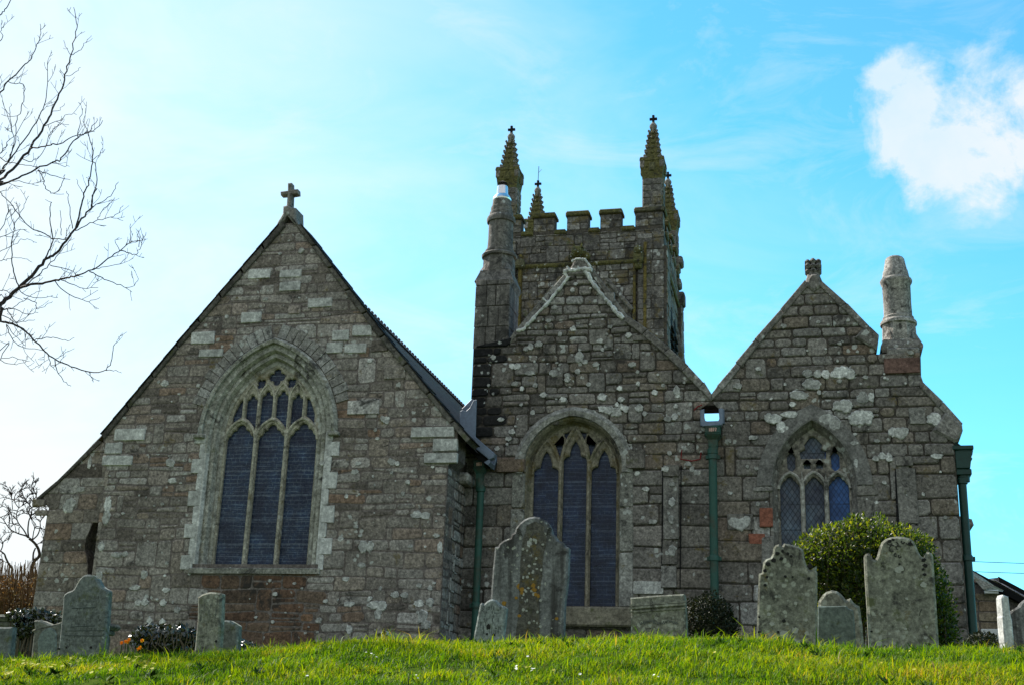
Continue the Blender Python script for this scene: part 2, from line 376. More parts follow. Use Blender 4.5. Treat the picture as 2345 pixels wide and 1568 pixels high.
def scan(loops, z):
    xs = []
    for lp in loops:
        n = len(lp)
        for k in range(n):
            (xa, za), (xb, zb) = lp[k], lp[(k+1) % n]
            if (za <= z) != (zb <= z): xs.append(xa+(z-za)/(zb-za)*(xb-xa))
    xs.sort(); return [(xs[i], xs[i+1]) for i in range(0, len(xs)-1, 2)]
def masonry(mb, loops, mp, ch, sw, joint=.012, prot=(.008, .028), mat=1, seed=1, jump=.12, split=.14, wob=.012, ins=.012, zlim=None, flush=0, pick=None):
    rg = random.Random(seed)
    zmin = min(p[1] for p in loops[0]); zmax = max(p[1] for p in loops[0])
    if zlim: zmin, zmax = max(zmin, zlim[0]), min(zmax, zlim[1])
    def wv(i, x): return wob*mnoise.noise(Vector((x*1.3, i*7.31+seed, .5)))*2
    rows = [zmin]; 
    while rows[-1] < zmax-.04:
        lo, hi = ch(rows[-1]) if callable(ch) else ch
        rows.append(min(zmax, rows[-1]+rg.uniform(lo, hi)))
    blocked = []
    for i in range(len(rows)-1):
        z0, z1 = rows[i], rows[i+1]
        if z1-z0 < .03: continue
        A, B = scan(loops, z0+.004), scan(loops, z1-.004)
        if len(A) != len(B):
            Mid = scan(loops, (z0+z1)/2); A = B = Mid
        nb = []
        for (a0, a1), (b0, b1) in zip(A, B):
            lo, hi = (sw((z0+z1)/2) if callable(sw) else sw)
            mid0, mid1 = (a0+b0)/2, (a1+b1)/2
            if mid1-mid0 < .05: continue
            # free spans not taken by taller stones of the row below
            spans = [(mid0, mid1)]
            for (q0, q1) in blocked:
                ns = []
                for (s0, s1) in spans:
                    if q1 <= s0 or q0 >= s1: ns.append((s0, s1)); continue
                    if q0-s0 > .05: ns.append((s0, q0))
                    if s1-q1 > .05: ns.append((q1, s1))
                spans = ns
            for (s0, s1) in spans:
                x = s0; cells = []
                while x < s1-.001:
                    w = rg.uniform(lo, hi)
                    if rg.random() < .15: w *= .55
                    if s1-(x+w) < lo*.6: w = s1-x
                    cells.append((x, min(s1, x+w))); x += w
                for (c0, c1) in cells:
                    def ex(xm, z):
                        t = (z-z0)/(z1-z0)
                        if xm <= mid0+1e-6: return a0+(b0-a0)*t
                        if xm >= mid1-1e-6: return a1+(b1-a1)*t
                        return xm
                    edge = c0 <= mid0+1e-6 or c1 >= mid1-1e-6
                    top = z1
                    if (not edge) and rg.random() < jump and i+2 < len(rows) and c1-c0 < .55:
                        C = scan(loops, rows[i+2]-.004)
                        if any(q0 <= c0 and q1 >= c1 for q0, q1 in C): top = rows[i+2]; nb.append((c0, c1))
                    parts = [(z0, top, i, i+1 if top == z1 else i+2)]
                    if top == z1 and z1-z0 > .13 and rg.random() < split and not edge:
                        zm = z0+(z1-z0)*rg.uniform(.4, .6); parts = [(z0, zm, i, None), (zm, z1, None, i+1)]
                    for (p0, p1, i0, i1) in parts:
                        j = joint/2*rg.uniform(.7, 1.5); t = rg.uniform(-.010, .010); t2 = rg.uniform(-.010, .010)
                        if edge: t = t2 = 0
                        def zz(z, ii, x): return z+(wv(ii, x) if (ii is not None and 0 < ii < len(rows)-1) else 0)
                        xl0, xr0, xl1, xr1 = ex(c0, p0)+j+t, ex(c1, p0)-j+t2, ex(c0, min(p1, z1))+j-t, ex(c1, min(p1, z1))-j-t2
                        if xr0-xl0 < .03 and xr1-xl1 < .03: continue
                        if xr1-xl1 < .02: m_ = (xl1+xr1)/2; xl1, xr1 = m_-.01, m_+.01
                        if xr0-xl0 < .02: m_ = (xl0+xr0)/2; xl0, xr0 = m_-.01, m_+.01
                        q = [(xl0, zz(p0, i0, xl0)+j), (xr0, zz(p0, i0, xr0)+j), (xr1, zz(p1, i1, xr1)-j), (xl1, zz(p1, i1, xl1)-j)]
                        c = min(.28*(p1-p0), .28*max(.04, (xr0-xl0)), .045)*rg.uniform(.5, 1.1)
                        pts = []
                        for k in range(4):
                            a = Vector(q[k-1]); b = Vector(q[k]); d = Vector(q[(k+1) % 4])
                            ca = c*rg.uniform(.5, 1.3)
                            la, ld = (a-b).length, (d-b).length
                            pts.append(tuple(b+(a-b)*min(.4, ca/max(la, 1e-3)))); pts.append(tuple(b+(d-b)*min(.4, ca*.8/max(ld, 1e-3))))
                            # irregular mid-edge vertex
                            if ld > .16:
                                mdl = (b+d)/2; nrm = Vector((-(d-b).y, (d-b).x)).normalized()*rg.uniform(-.006, .006); pts.append(tuple(mdl+nrm))
                        rn = rg.random(); mm = mat
                        if pick:
                            r_ = pick((c0+c1)/2, (p0+p1)/2, rn)
                            if r_ is not None: mm = r_
                        mb.stone(pts, mp, rg.uniform(*prot), ins*rg.uniform(.7, 1.4), mm, rn, rg.uniform(-.004, .004))
        blocked = nb
def front(Y0): return lambda u, d, z: (u, Y0-d, z)
def rightside(X0): return lambda u, d, z: (X0+d, u, z)
def leftside(X0): return lambda u, d, z: (X0-d, -u, z)
def blob(mb, mp, cx, cz, rx, rz, mat, rg, d=.034):
    n = 22; ph = rg.uniform(0, 9); pts = []; d += rg.uniform(-.003, .004)+len(mb.f) % 97*.00004
    for k in range(n):
        a = 2*math.pi*k/n
        q = 1+.30*mnoise.noise(Vector((math.cos(a)*1.7+ph, math.sin(a)*1.7, ph)))+.16*mnoise.noise(Vector((math.cos(a)*4.5+ph, math.sin(a)*4.5, ph+3)))
        pts.append((cx+rx*q*math.cos(a), cz+rz*q*math.sin(a)))
    i = len(mb.v)
    for u, z in pts: mb.v.append(mp(u, d-.018, z))
    for u, z in pts: mb.v.append(mp(cx+(u-cx)*.86, d, cz+(z-cz)*.86))
    for k in range(n):
        k2 = (k+1) % n; mb.f.append((i+k, i+k2, i+n+k2, i+n+k)); mb.m.append(mat); mb.r.append(rg.random())
    mb.f.append(tuple(range(i+n, i+2*n))); mb.m.append(mat); mb.r.append(rg.random())
def rect_stone(mb, mp, x0, x1, z0, z1, prot, mat, rnd, rg, ins=.008, c=.012):
    j = lambda: rg.uniform(-.006, .006)
    q = [(x0+j(), z0+j()), (x1+j(), z0+j()), (x1+j(), z1+j()), (x0+j(), z1+j())]; pts = []
    for k in range(4):
        a, b, d = Vector(q[k-1]), Vector(q[k]), Vector(q[(k+1) % 4])
        pts.append(tuple(b+(a-b).normalized()*c)); pts.append(tuple(b+(d-b).normalized()*c))
    mb.stone(pts, mp, prot, ins, mat, rnd)
# pointed arches
class Arch:
    def __init__(s, xl, xr, zs, za, zb):
        s.xl, s.xr, s.zs, s.za, s.zb = xl, xr, zs, za, zb
        s.w = (xr-xl)/2; s.h = max(za-zs, s.w*1.001); s.R = (s.w**2+s.h**2)/(2*s.w); s.xm = (xl+xr)/2
    def apex(s, off=0): return s.zs+math.sqrt(max(0, (s.R+off)**2-(s.R-s.w)**2))
    def arc(s, off=0, n=14, side='both'):
        ca = s.xl+s.R; a1 = math.acos(min(1, (s.R-s.w)/(s.R+off)))
        L = [(ca-(s.R+off)*math.cos(a1*k/n), s.zs+(s.R+off)*math.sin(a1*k/n)) for k in range(n+1)]
        if side == 'left': return L
        return L+[(2*s.xm-x, z) for x, z in L[-2::-1]]
    def path(s, off=0, n=14, zb=None):
        zb = s.zb if zb is None else zb
        js = [zb+(s.zs-zb)*k/7 for k in range(7)]
        return [(s.xl-off, z) for z in js]+s.arc(off, n)+[(s.xr+off, z) for z in js[::-1]]
    def top(s, x, off=0):
        d = abs(x-s.xm); c = s.R-s.w
        q = (s.R+off)**2-(c+d)**2
        return s.zs+math.sqrt(q) if q > 0 else s.zs
def sweep_rings(mb, rings, mat, rnds=None):
    "rings: list of (path [(x,z)], y)"
    for a in range(len(rings)-1):
        (pa, ya), (pb, yb) = rings[a], rings[a+1]
        for k in range(len(pa)-1):
            rn = .5 if rnds is None else rnds[k % len(rnds)]
            mb.face([(pa[k][0], ya, pa[k][1]), (pb[k][0], yb, pb[k][1]), (pb[k+1][0], yb, pb[k+1][1]), (pa[k+1][0], ya, pa[k+1][1])][::-1], mat, rn)
def foil_head(xl, xr, zs, kind=3, rise=.55, n=26, pointed=.0):
    "upper edge of a cusped light between xl and xr springing at zs: list of (x, z) from right to left"
    w = xr-xl; xc = (xl+xr)/2
    if kind == 3: cs = [(xl+.27*w, zs+.02*w, .27*w), (xr-.27*w, zs+.02*w, .27*w), (xc, zs+.40*w, .20*w)]
    elif kind == 5: cs = [(xl+.17*w, zs, .17*w), (xr-.17*w, zs, .17*w), (xl+.30*w, zs+.20*w, .15*w), (xr-.30*w, zs+.20*w, .15*w), (xc, zs+.36*w, .185*w)]
    else: cs = [(xc, zs, .5*w)]
    o = []
    for k in range(n+1):
        x = xr-w*k/n; h = zs-.06*w
        for cx, cz, r in cs:
            q = r*r-(x-cx)**2
            if q > 0: h = max(h, cz+math.sqrt(q))
        if pointed and abs(x-xc) < .14*w: h = max(h, zs+(rise+pointed)*w-abs(x-xc)*(pointed*w/(.14*w))*1.0)
        o.append((x, h))
    return o
def circ(cx, cz, r, n=16, sq=1.0, rot=0):
    return [(cx+r*math.cos(2*math.pi*k/n+rot), cz+sq*r*math.sin(2*math.pi*k/n+rot)) for k in range(n)]
def foil(cx, cz, r, k=4, rot=0, n=32, depth=.38):
    o = []
    for i in range(n):
        a = 2*math.pi*i/n; q = r*(1-depth*(1-abs(math.cos(k*(a-rot)/2))**.7)); o.append((cx+q*math.cos(a), cz+q*math.sin(a)))
    return o
def text_marks(mb, x0, x1, z0, z1, Y, rows, mat, rg, h=.03, density=.72, mp=None):
    "worn illegible cut lettering: short strokes in lines"
    mp = mp or (lambda u, d, z: (u, Y-d, z))
    for r in range(rows):
        z = z1-(z1-z0)*(r+.5)/rows; span = (x1-x0)*rg.uniform(.6, 1.0); x = (x0+x1)/2-span/2; e = x+span
        while x < e:
            w = rg.uniform(.3, .8)*h
            if rg.random() < density:
                for q in range(rg.choice((1, 2, 2, 3))):
                    if rg.random() < .55: a = (x+w*rg.random(), z-h/2, .0045, h)
                    else: a = (x, z-h/2+h*rg.random(), w, .0045)
                    u, zz, du, dz = a
                    mb.face([mp(u, .0016, zz), mp(u+du, .0016, zz), mp(u+du, .0016, zz+dz), mp(u, .0016, zz+dz)], mat, .5)
            x += w+h*.28

def merge_into(o, others):
    "fold surface marks (lettering, lichen, carving) into the slab they belong to"
    me = o.data; V = [tuple(v.co) for v in me.vertices]; Fc = [tuple(q.vertices) for q in me.polygons]; mi = [q.material_index for q in me.polygons]
    rn = [a.value for a in me.attributes['rnd'].data]; mats = list(me.materials)
    for c in others:
        off = Vector(c.location)-Vector(o.location); i = len(V); cm = c.data
        V += [tuple(v.co+off) for v in cm.vertices]; Fc += [tuple(i+k for k in q.vertices) for q in cm.polygons]
        base = len(mats); mats += list(cm.materials); mi += [base+q.material_index for q in cm.polygons]; rn += [a.value for a in cm.attributes['rnd'].data]
    nm = bpy.data.meshes.new(me.name); nm.from_pydata(V, [], Fc)
    for m_ in mats: nm.materials.append(m_)
    nm.polygons.foreach_set('material_index', mi); at = nm.attributes.new('rnd', 'FLOAT', 'FACE'); at.data.foreach_set('value', rn); nm.update()
    o.data = nm; bpy.data.meshes.remove(me)
    for c in others: d = c.data; bpy.data.objects.remove(c); bpy.data.meshes.remove(d)
# ================================================================== THE CHURCH
YC, YN, YA, YT = 20.0, 21.2, 20.55, 36.0
rg = random.Random(7)
def Q(pts, Y): return P2(pts, Y)
church = empty('church', (W(1100, 1500, YC).x, YC, 1.9), 'weathered granite parish church with two steep gables beside a plainer one and a pinnacled tower', 'church')
TH = .55

MT['stone_runoff'] = stone_mat('stone_runoff', [(0, (.055, .040, .031)), (.6, (.085, .058, .042)), (1, (.13, .085, .058))], speck=.8, black=.3, lichen=-.04)
# ---------------------------------------------------------------- left gable
c3 = crop(480, 880, 4.9)
gx0, _ = Q([(521, 1006)], YC+.26)[0], 0
YGL = YC+.26
a = Q([c3(435, 1050)], YGL)[0]; b = Q([c3(1565, 1000)], YGL)[0]; t = Q([c3(1070, 185)], YGL)[0]; sl = Q([(600, 1296)], YGL)[0]
arcC = Arch(a[0], b[0], (a[1]+b[1])/2-.02, t[1], sl[1])
outC = Q([(470.5, 1004), (766, 996)], YC); oC = ((arcC.xl-outC[0][0])+(outC[1][0]-arcC.xr))/2   # width of the moulded surround
gl = {}
gl['L'] = Q([(203, 1520), (237, 1070), (237, 1003), (655, 512), (676, 512), (870, 773), (1031, 968), (1046, 988), (1046, 1062), (1024, 1066), (1010, 1520)], YC)
xL = Q([(226, 1200)], YC)[0][0]; xR = Q([(1019, 1200)], YC)[0][0]; zB = 1.2
zK = gl['L'][1][1]; xK = Q([(1050, 1030)], YC)[0][0]; zKn = Q([(1050, 1064)], YC)[0][1]
apexC = Q([(665, 508)], YC)[0]
def rakepts(pts, Y): return Q(pts, Y)
rL = Q([(237, 1003), (408, 792), (655, 512)], YC); rR = Q([(676, 512), (870, 773), (1031, 968)], YC)
outlineC = [(xL, zB), (xR, zB), (xR, zKn), (xK-.03, zKn+.12), (xK-.03, rR[2][1]-.08)] + [rR[2], rR[1], rR[0], rL[2], rL[1], rL[0]] + [(xL, zK)]
holeC = arcC.path(oC-.06, 18)
mb = MB()
add_plate(mb, [outlineC, holeC], YC, TH, 0, 0)
maskC = arcC.path(oC+.01, 18)
vous_hi = oC+.30
def pickC(x, z, rn):
    sill = arcC.zb
    if abs(x-arcC.xm-.02) < .98 and sill-.55 < z < sill-.1 and rn > .25: return 6
    if abs(x-arcC.xm-.08) < 1.02 and z < sill-.1: return 3
    return None
hm = [(arcC.xl-oC-.02, arcC.zb-.12), (arcC.xr+oC+.02, arcC.zb-.12)]
masonry(mb, [outlineC, maskC], front(YC), lambda z: (.12, .27) if z < 4.5 else (.10, .22), lambda z: (.18, .68), .024, (.002, .012), 1, 11, jump=.14, split=.30, wob=.03, ins=.022, pick=pickC)
# pale ashlar set in the wall
def stones_at(mb, rects, Y, mat, prot, rg):
    for (x0, y0, x1, y1) in rects:
        p = Q([(x0, y1), (x1, y0)], Y); rect_stone(mb, front(Y), p[0][0], p[1][0], p[0][1], p[1][1], prot, mat, rg.random(), rg)
stones_at(mb, [(942, 976, 1043, 1003), (992, 1004, 1050, 1034), (972, 1036, 1050, 1062)], YC, 4, .06, rg)
stones_at(mb, [(262, 980, 335, 1009), (240, 1013, 282, 1039), (234, 1042, 305, 1066)], YC, 4, .035, rg)
stones_at(mb, [(705, 683, 762, 706), (552, 715, 600, 741), (640, 617, 692, 638), (761, 756, 801, 781), (806, 745, 853, 771), (748, 783, 786, 809), (789, 787, 840, 810), (437, 759, 494, 789), (456, 798, 513, 818), (568, 617, 621, 640), (640, 645, 690, 668)], YC, 4, .03, rg)
stones_at(mb, [(660, 700, 690, 720), (880, 838, 930, 868), (795, 915, 870, 950), (850, 780, 890, 806)], YC, 1, .032, rg)
LB = [(885, 961, 9, 8), (876, 957, 6, 6), (848, 1251, 9, 12), (832, 1252, 12, 12), (858, 1384, 16, 9), (872, 1386, 14, 10), (866, 1404, 9, 14), (905, 1361, 11, 7), (926, 1362, 9, 6), (955, 1178, 15, 8), (975, 1180, 12, 8), (780, 1232, 7, 7), (829, 1293, 9, 6), (812, 1080, 9, 6), (900, 1058, 6, 7), (910, 1061, 6, 5), (893, 1055, 5, 6), (332, 1378, 10, 8), (317, 1379, 8, 7), (374, 1379, 8, 8), (343, 1421, 7, 10), (372, 1424, 8, 8), (406, 1396, 7, 7), (392, 1060, 11, 8), (387, 1056, 7, 6), (268, 1270, 14, 6), (287, 1268, 8, 6), (330, 1316, 8, 10), (960, 1381, 13, 8), (985, 1378, 10, 9), (968, 1412, 10, 16), (975, 1430, 12, 10), (1008, 1252, 7, 12), (800, 1383, 12, 6), (792, 1325, 9, 5), (960, 1340, 7, 5), (985, 1345, 6, 6), (770, 962, 7, 5), (738, 1060, 7, 5), (848, 826, 7, 5), (730, 1420, 8, 6), (800, 1440, 8, 10), (377, 877, 9, 7), (310, 1345, 13, 6), (380, 1350, 10, 6), (395, 1100, 11, 6), (247, 1155, 9, 19), (243, 1183, 8, 16), (232, 1250, 8, 11), (228, 1318, 8, 10), (815, 1205, 6, 4), (825, 1225, 5, 4), (940, 1250, 5, 4), (770, 860, 6, 4), (690, 575, 7, 6)]
for x, y, rx, ry in LB:
    p = Q([(x, y), (x+rx, y), (x, y-ry*1.1)], YC); blob(mb, front(YC), p[0][0], p[0][1], p[1][0]-p[0][0], p[2][1]-p[0][1], 5, rg, .018)
for k in range(150):   # small lichens
    x = rg.uniform(240, 1020); y = rg.uniform(560, 1450)
    p = Q([(x, y)], YC)[0]
    if not any(l-0 < p[0] < r for l, r in scan([inset(outlineC[::1], .1) if False else outlineC, maskC], p[1])): continue
    s_ = rg.uniform(.012, .04); blob(mb, front(YC), p[0], p[1], s_*rg.uniform(.8, 1.6), s_, 5, rg, .02)
z_ = 1.6      # chamfer strips added on the left corner, shaped to catch a bright sun line
while z_ < zK-.15:
    h_ = rg.uniform(.12, .34); a_ = rg.uniform(.006, .020); b_ = rg.uniform(.03, .06)
    if rg.random() < .8: mb.face([(xL-.012, YC+b_, z_), (xL-.012, YC+b_, z_+h_), (xL-.012+a_, YC-.014, z_+h_-.01), (xL-.012+a_, YC-.014, z_+.01)], 1, rg.uniform(.5, 1)); mb.face([(xL-.012+a_, YC-.014, z_+.01), (xL-.012+a_, YC-.014, z_+h_-.01), (xL+.07, YC-.012, z_+h_), (xL+.07, YC-.012, z_)], 1, rg.random()); mb.face([(xL-.012, YC+b_, z_), (xL-.012, YC+.3, z_), (xL-.012, YC+.3, z_+h_), (xL-.012, YC+b_, z_+h_)], 1, .6)
    z_ += h_
# dark damp run-off below the window sill
w1 = mb.build('gable_wall', ['mortar_chapel', 'stone_chapel', 'dressed', 'stone_damp', 'ashlar', 'lichen', 'stone_runoff'], church)
# return wall on the right of this gable
mb = MB()
mb.box(xR-.3, xR-.004, YC+.01, YN+.4, zB, zKn+.3, 0)
masonry(mb, [[(YC+.01, zB), (YN+.3, zB), (YN+.3, zKn-.02), (YC+.01, zKn-.02)]], rightside(xR-.004), (.13, .22), (.25, .5), .03, (.004, .014), 1, 5)
for i in range(11):    # white repointing lines
    z = 2.1+i*.27+rg.uniform(-.05, .05); y = YC+.45+rg.uniform(-.1, .25)
    mb.box(xR-.01, xR+.016, y, y+.022, z, z+.22, 2); mb.box(xR-.01, xR+.016, y, y+rg.uniform(.12, .35), z, z+.018, 2)
mb.box(xR-.25, xR+.16, YN-.45, YN-.05, zKn-.14, zKn+.05, 1, .5, .04)
mb.build('return_wall', ['mortar_nave', 'stone_chapel', 'lichen'], church)

# lower left wing
mb = MB()
oA = Q([(72, 1520), (88, 1178), (88, 1160), (82, 1142), (128, 1103), (190, 1040), (262, 965)], YA)
xAl = Q([(90, 1300)], YA)[0][0]; xAr = xL+.5
outA = [(xAl-.05, zB), (xAr, zB), (xAr, Q([(262, 965)], YA)[0][1])]+oA[::-1][:1]+[oA[5], oA[4], oA[3], (xAl+.02, oA[2][1]), (xAl, oA[1][1])]
cA = crop(80, 1000, 3.485)
nic = Q(cp(cA, [(490, 1560), (482, 1360), (455, 1290), (470, 1210), (500, 1120), (540, 1050), (590, 1005), (640, 985)]), YA)
hA = nic+[(xAr-.08, nic[-1][1]), (xAr-.08, nic[0][1]-.5), (nic[0][0], nic[0][1]-.5)]
add_plate(mb, [outA, hA], YA, .5, 0, 0)
masonry(mb, [outA, hA], front(YA), (.2, .34), (.3, .75), .013, (.004, .012), 1, 23, ins=.015)
mb.face([(hA[0][0]-.1, YA+.3, nic[0][1]-.6), (xAr, YA+.3, nic[0][1]-.6), (xAr, YA+.3, nic[-1][1]+.1), (hA[0][0]-.1, YA+.3, nic[-1][1]+.1)], 2, .3)
for x, y, rx, ry in [(160, 1158, 15, 17), (185, 1120, 12, 6), (206, 1060, 5, 14)]:
    p = Q([(x, y), (x+rx, y), (x, y-ry*1.1)], YA); blob(mb, front(YA), p[0][0], p[0][1], p[1][0]-p[0][0], p[2][1]-p[0][1], 3, rg, .018)
p = Q([(78, 1143), (108, 1133), (108, 1158)], YA); rect_stone(mb, front(YA), p[0][0], p[1][0], p[2][1], p[0][1], .05, 1, .6, rg)
p = Q([(82, 1180), (112, 1168)], YA); rect_stone(mb, front(YA), p[0][0], p[1][0], p[0][1], p[1][1], .05, 1, .6, rg)
mb.build('wing_wall', ['mortar_chapel', 'stone_chapel', 'stone_ochre', 'lichen'], church)

MT['verge_stone'] = stone_mat('verge_stone', [(0, (.075, .068, .06)), (1, (.125, .115, .10))], speck=.8, lichen=.0, moss=.2, black=.15)
# slate verges and the roof behind the left gable
mb = MB()
def strip(mb, pts_in, pts_out, y0, y1, mat, rnd=None, L=.62):
    for k in range(len(pts_in)-1):
        a, b, c, d = [Vector(q) for q in (pts_in[k], pts_in[k+1], pts_out[k+1], pts_out[k])]
        n_ = max(1, round((b-a).length/L))
        for j in range(n_):
            t0, t1 = j/n_, (j+1)/n_-.012
            e = [rg.uniform(-.012, .012) for _ in range(2)]
            nr = (d-a).normalized()
            poly = [a+(b-a)*t0, a+(b-a)*t1, d+(c-d)*t1+nr*e[0], d+(c-d)*t0+nr*e[1]]
            mb.prism([tuple(q) for q in poly], y0+rg.uniform(-.012, .012), y1, mat, rg.random() if rnd is None else rnd, .012)
vLi = Q([(82, 1142), (128, 1103), (237, 1003), (408, 794), (655, 514)], YC-.06)
vLo = Q([(78, 1139), (125, 1099), (231, 994), (404, 787), (649, 502)], YC-.06)
strip(mb, vLi[2:], vLo[2:], YC-.06, YC+.5, 0)
wLi = Q([(86, 1145), (130, 1107), (240, 1003)], YA-.05); wLo = Q([(80, 1139), (126, 1101), (233, 995)], YA-.05)
strip(mb, wLi, wLo, YA-.05, YA+.5, 0)
# stepped slate ends along the verge
for k in range(44):
    tt = k/43; p = Vector(vLo[1])+(Vector(vLo[4])-Vector(vLo[1]))*tt if False else None
for seg in range(2, 4):
    A_, B_ = Vector(vLo[seg]), Vector(vLo[seg+1]); L_ = (B_-A_).length; n_ = max(2, int(L_/.34))
    for k in range(n_):
        p = A_+(B_-A_)*(k/n_); q = A_+(B_-A_)*((k+1.05)/n_); nr = Vector((-(B_-A_).y, (B_-A_).x)).normalized()
        if nr.y < 0: nr = -nr
        th = .02
        mb.prism([tuple(p), tuple(q), tuple(q+nr*.012), tuple(p+nr*th)], YC-.075, YC+.5, 1, .4)
vRi = Q([(676, 514), (870, 775), (1031, 970), (1068, 1012)], YC-.06)
vRo = Q([(690, 512), (798, 655), (900, 782), (1078, 1004)], YC-.06)
vRo2 = Q([(688, 513), (881, 768), (1041, 963), (1078, 1005)], YC-.06)
strip(mb, vRi, vRo2, YC-.06, YC+.5, 0)
for seg in range(0, 3):
    A_, B_ = Vector(vRo2[seg]), Vector(vRo2[seg+1]); L_ = (B_-A_).length; n_ = max(1, int(L_/.34))
    for k in range(n_):
        p = A_+(B_-A_)*(k/n_); q = A_+(B_-A_)*((k+1.02)/n_); nr = Vector((-(B_-A_).y, (B_-A_).x)).normalized()
        if nr.y < 0: nr = -nr
        mb.prism([tuple(p), tuple(q), tuple(q+nr*.020), tuple(p+nr*.008)], YC-.075, YC+.5, 1, .4)
mb.build('verge', ['verge_stone', 'slate'], church)
# ridge solved from two sightings of the crest
Xr = apexC[0]
def onX(x, y, X):
    d = (x-CX)/F*rgt-(y-CY)/F*upv+fwd; k = X/d.x; return Vector((X, d.y*k, d.z*k+EYE))
r1, r2 = onX(800, 663, Xr), onX(1050, 928, Xr)
Zr = (r1.z+r2.z)/2
print('ridge', r1, r2, 'apex', apexC)
Yend = 33.5
eR = Q([(1072, 1008)], YC)[0]; eL = Q([(80, 1140)], YC)[0]
mb = MB()
def roof_plane(mb, p_ridge, p_eave, y0, y1, mat=0):
    L_ = (Vector(p_ridge)-Vector(p_eave)).length; d = y1-y0
    mb.face([(p_eave[0], y0, p_eave[1]), (p_eave[0], y1, p_eave[1]), (p_ridge[0], y1, p_ridge[1]), (p_ridge[0], y0, p_ridge[1])], mat, .5, [(0, 0), (d, 0), (d, L_), (0, L_)])
roof_plane(mb, (Xr, Zr), (eR[0], eR[1]-.06), YC+.1, Yend)
tq = (vLo[2][1]-eL[1])/(Zr-eL[1]); mL_ = (eL[0]+(Xr-eL[0])*tq, eL[1]-.06+(Zr-eL[1])*tq)
roof_plane(mb, (Xr, Zr), mL_, YC+.1, Yend)
roof_plane(mb, mL_, (eL[0], eL[1]-.06), YA+.06, Yend)
roof = mb.build('roof', ['slate'], church)
mb = MB()
n_ = 62
for k in range(n_):
    y = YC+.3+(Yend-YC-.4)*k/n_; dy = (Yend-YC)/n_
    mb.prism([(Xr-.12, Zr-.09), (Xr, Zr-.02), (Xr+.12, Zr-.09), (Xr+.10, Zr-.04), (Xr+.02, Zr+.045), (Xr-.02, Zr+.045), (Xr-.10, Zr-.04)], y, y+dy*.96, 0, .4)
    mb.box(Xr-.018, Xr+.018, y+dy*.25, y+dy*.7, Zr+.03, Zr+.105, 0, .5, .012)
MT['ridge_tile'] = plain_mat('ridge_tile', (.085, .055, .05), .8, .3)
mb.build('ridge_tiles', ['ridge_tile'], roof)
# gable cross
mb = MB()
c5 = crop(650, 430, 3.335)
def D2(pts, Y=YC): return Q(pts, Y)
sh = Q(cp(c5, [(233, 300), (272, 300), (276, 205), (329, 196), (327, 157), (277, 160), (276, 105), (244, 107), (243, 170), (182, 178), (184, 208), (241, 203)]), YC+.1)
mb.prism(sh, YC+.02, YC+.16, 0, .45, .018)
bs = Q(cp(c5, [(190, 345), (268, 400), (300, 345), (318, 345), (315, 303), (275, 303), (262, 290), (240, 278), (200, 290), (180, 320), (182, 360)]), YC+.0)
mb.prism(Q(cp(c5, [(150, 450), (178, 462), (235, 370), (280, 430), (322, 462), (332, 455), (312, 400), (310, 312), (276, 306), (240, 288), (204, 298), (200, 356), (158, 430)]), YC), YC-.08, YC+.30, 0, .7, .03)
mb.build('gable_cross', ['granite'], church)

MT['voussoir'] = stone_mat('voussoir', [(0, (.20, .185, .168)), (.5, (.25, .236, .218)), (1, (.31, .30, .285))], speck=.8, lichen=.02, ochre=.08, black=.06)
# ---------------------------------------------------------------- window builder
def surround(mb, ar, rings, y0, mat, n=18, rg=None, ashlar_jamb=False):
    rr = [rg.random() for _ in range(7)] if rg else None
    sweep_rings(mb, [(ar.path(o, n), y0+d) for o, d in rings], mat, rr)
    if ashlar_jamb:   # the outer band of the jambs is of newer pale blocks
        z0 = ar.zb
        for k in range(len(mb.f)):
            if k < 3*(len(ar.path(0, n))-1) and mb.v[mb.f[k][0]][2] < ar.zs-.02 and mb.v[mb.f[k][2]][2] < ar.zs+.02: mb.m[k] = 1
def build_window(name, ar, y0, yg, rings, hood, tracery, glass, sill, smat='dressed', jambs=None, vous=None, label=None, hoodmat='dressed', tmat=None, jmat='ashlar'):
    w = empty(name, (ar.xm, y0, ar.zb)); w.parent = church; w.location = Vector((ar.xm, y0, ar.zb))-Vector(church.location)
    if label: w['label'] = label
    mb = MB(); surround(mb, ar, rings, y0, 0, 18, rg, vous is not None)
    if jambs: jambs(mb)
    if vous: vous(mb)
    mb.build('surround', [smat, jmat, 'voussoir'], w)
    mb = MB(); tracery(mb); mb.build('tracery', [tmat or smat], w)
    for i, (gm, xa, xb) in enumerate(glass):
        mb = MB()
        p = ar.path(-.0, 18); 
        top = [(x, z) for x, z in p if xa <= x <= xb]
        poly = [(xa, ar.zb-.02), (xb, ar.zb-.02)]
        m_ = 10
        poly += [(xb-(xb-xa)*k/m_, ar.top(min(max(xb-(xb-xa)*k/m_, ar.xl+1e-4), ar.xr-1e-4))+.02) for k in range(m_+1)]
        mb.face([(x, yg, z) for x, z in poly], 0)
        mb.build('glass', [gm], w)
    mb = MB(); hood(mb)
    if mb.f: mb.build('hood_mould', [hoodmat], w)
    mb = MB(); sill(mb); mb.build('sill', [smat], w)
    return w
def hood_sweep(mb, ar, o0, o1, y0, prot, zdrop, n=20, mat=0, lump=0.0):
    ps = []
    for o, d in ((o0, .03), (o0, -prot), (o0+(o1-o0)*.55, -prot-.012), (o1, -prot*.45), (o1, .03)):
        arc = ar.arc(o, n); arc = [(arc[0][0], ar.zs-zdrop)]+arc+[(arc[-1][0], ar.zs-zdrop)]
        if lump: arc = [(x+lump*mnoise.noise(Vector((x*6, z*6, o))), z+lump*mnoise.noise(Vector((x*6, z*6, o+5)))) for x, z in arc]
        ps.append((arc, y0+d))
    sweep_rings(mb, ps, mat, [.2, .5, .8, .4, .6])

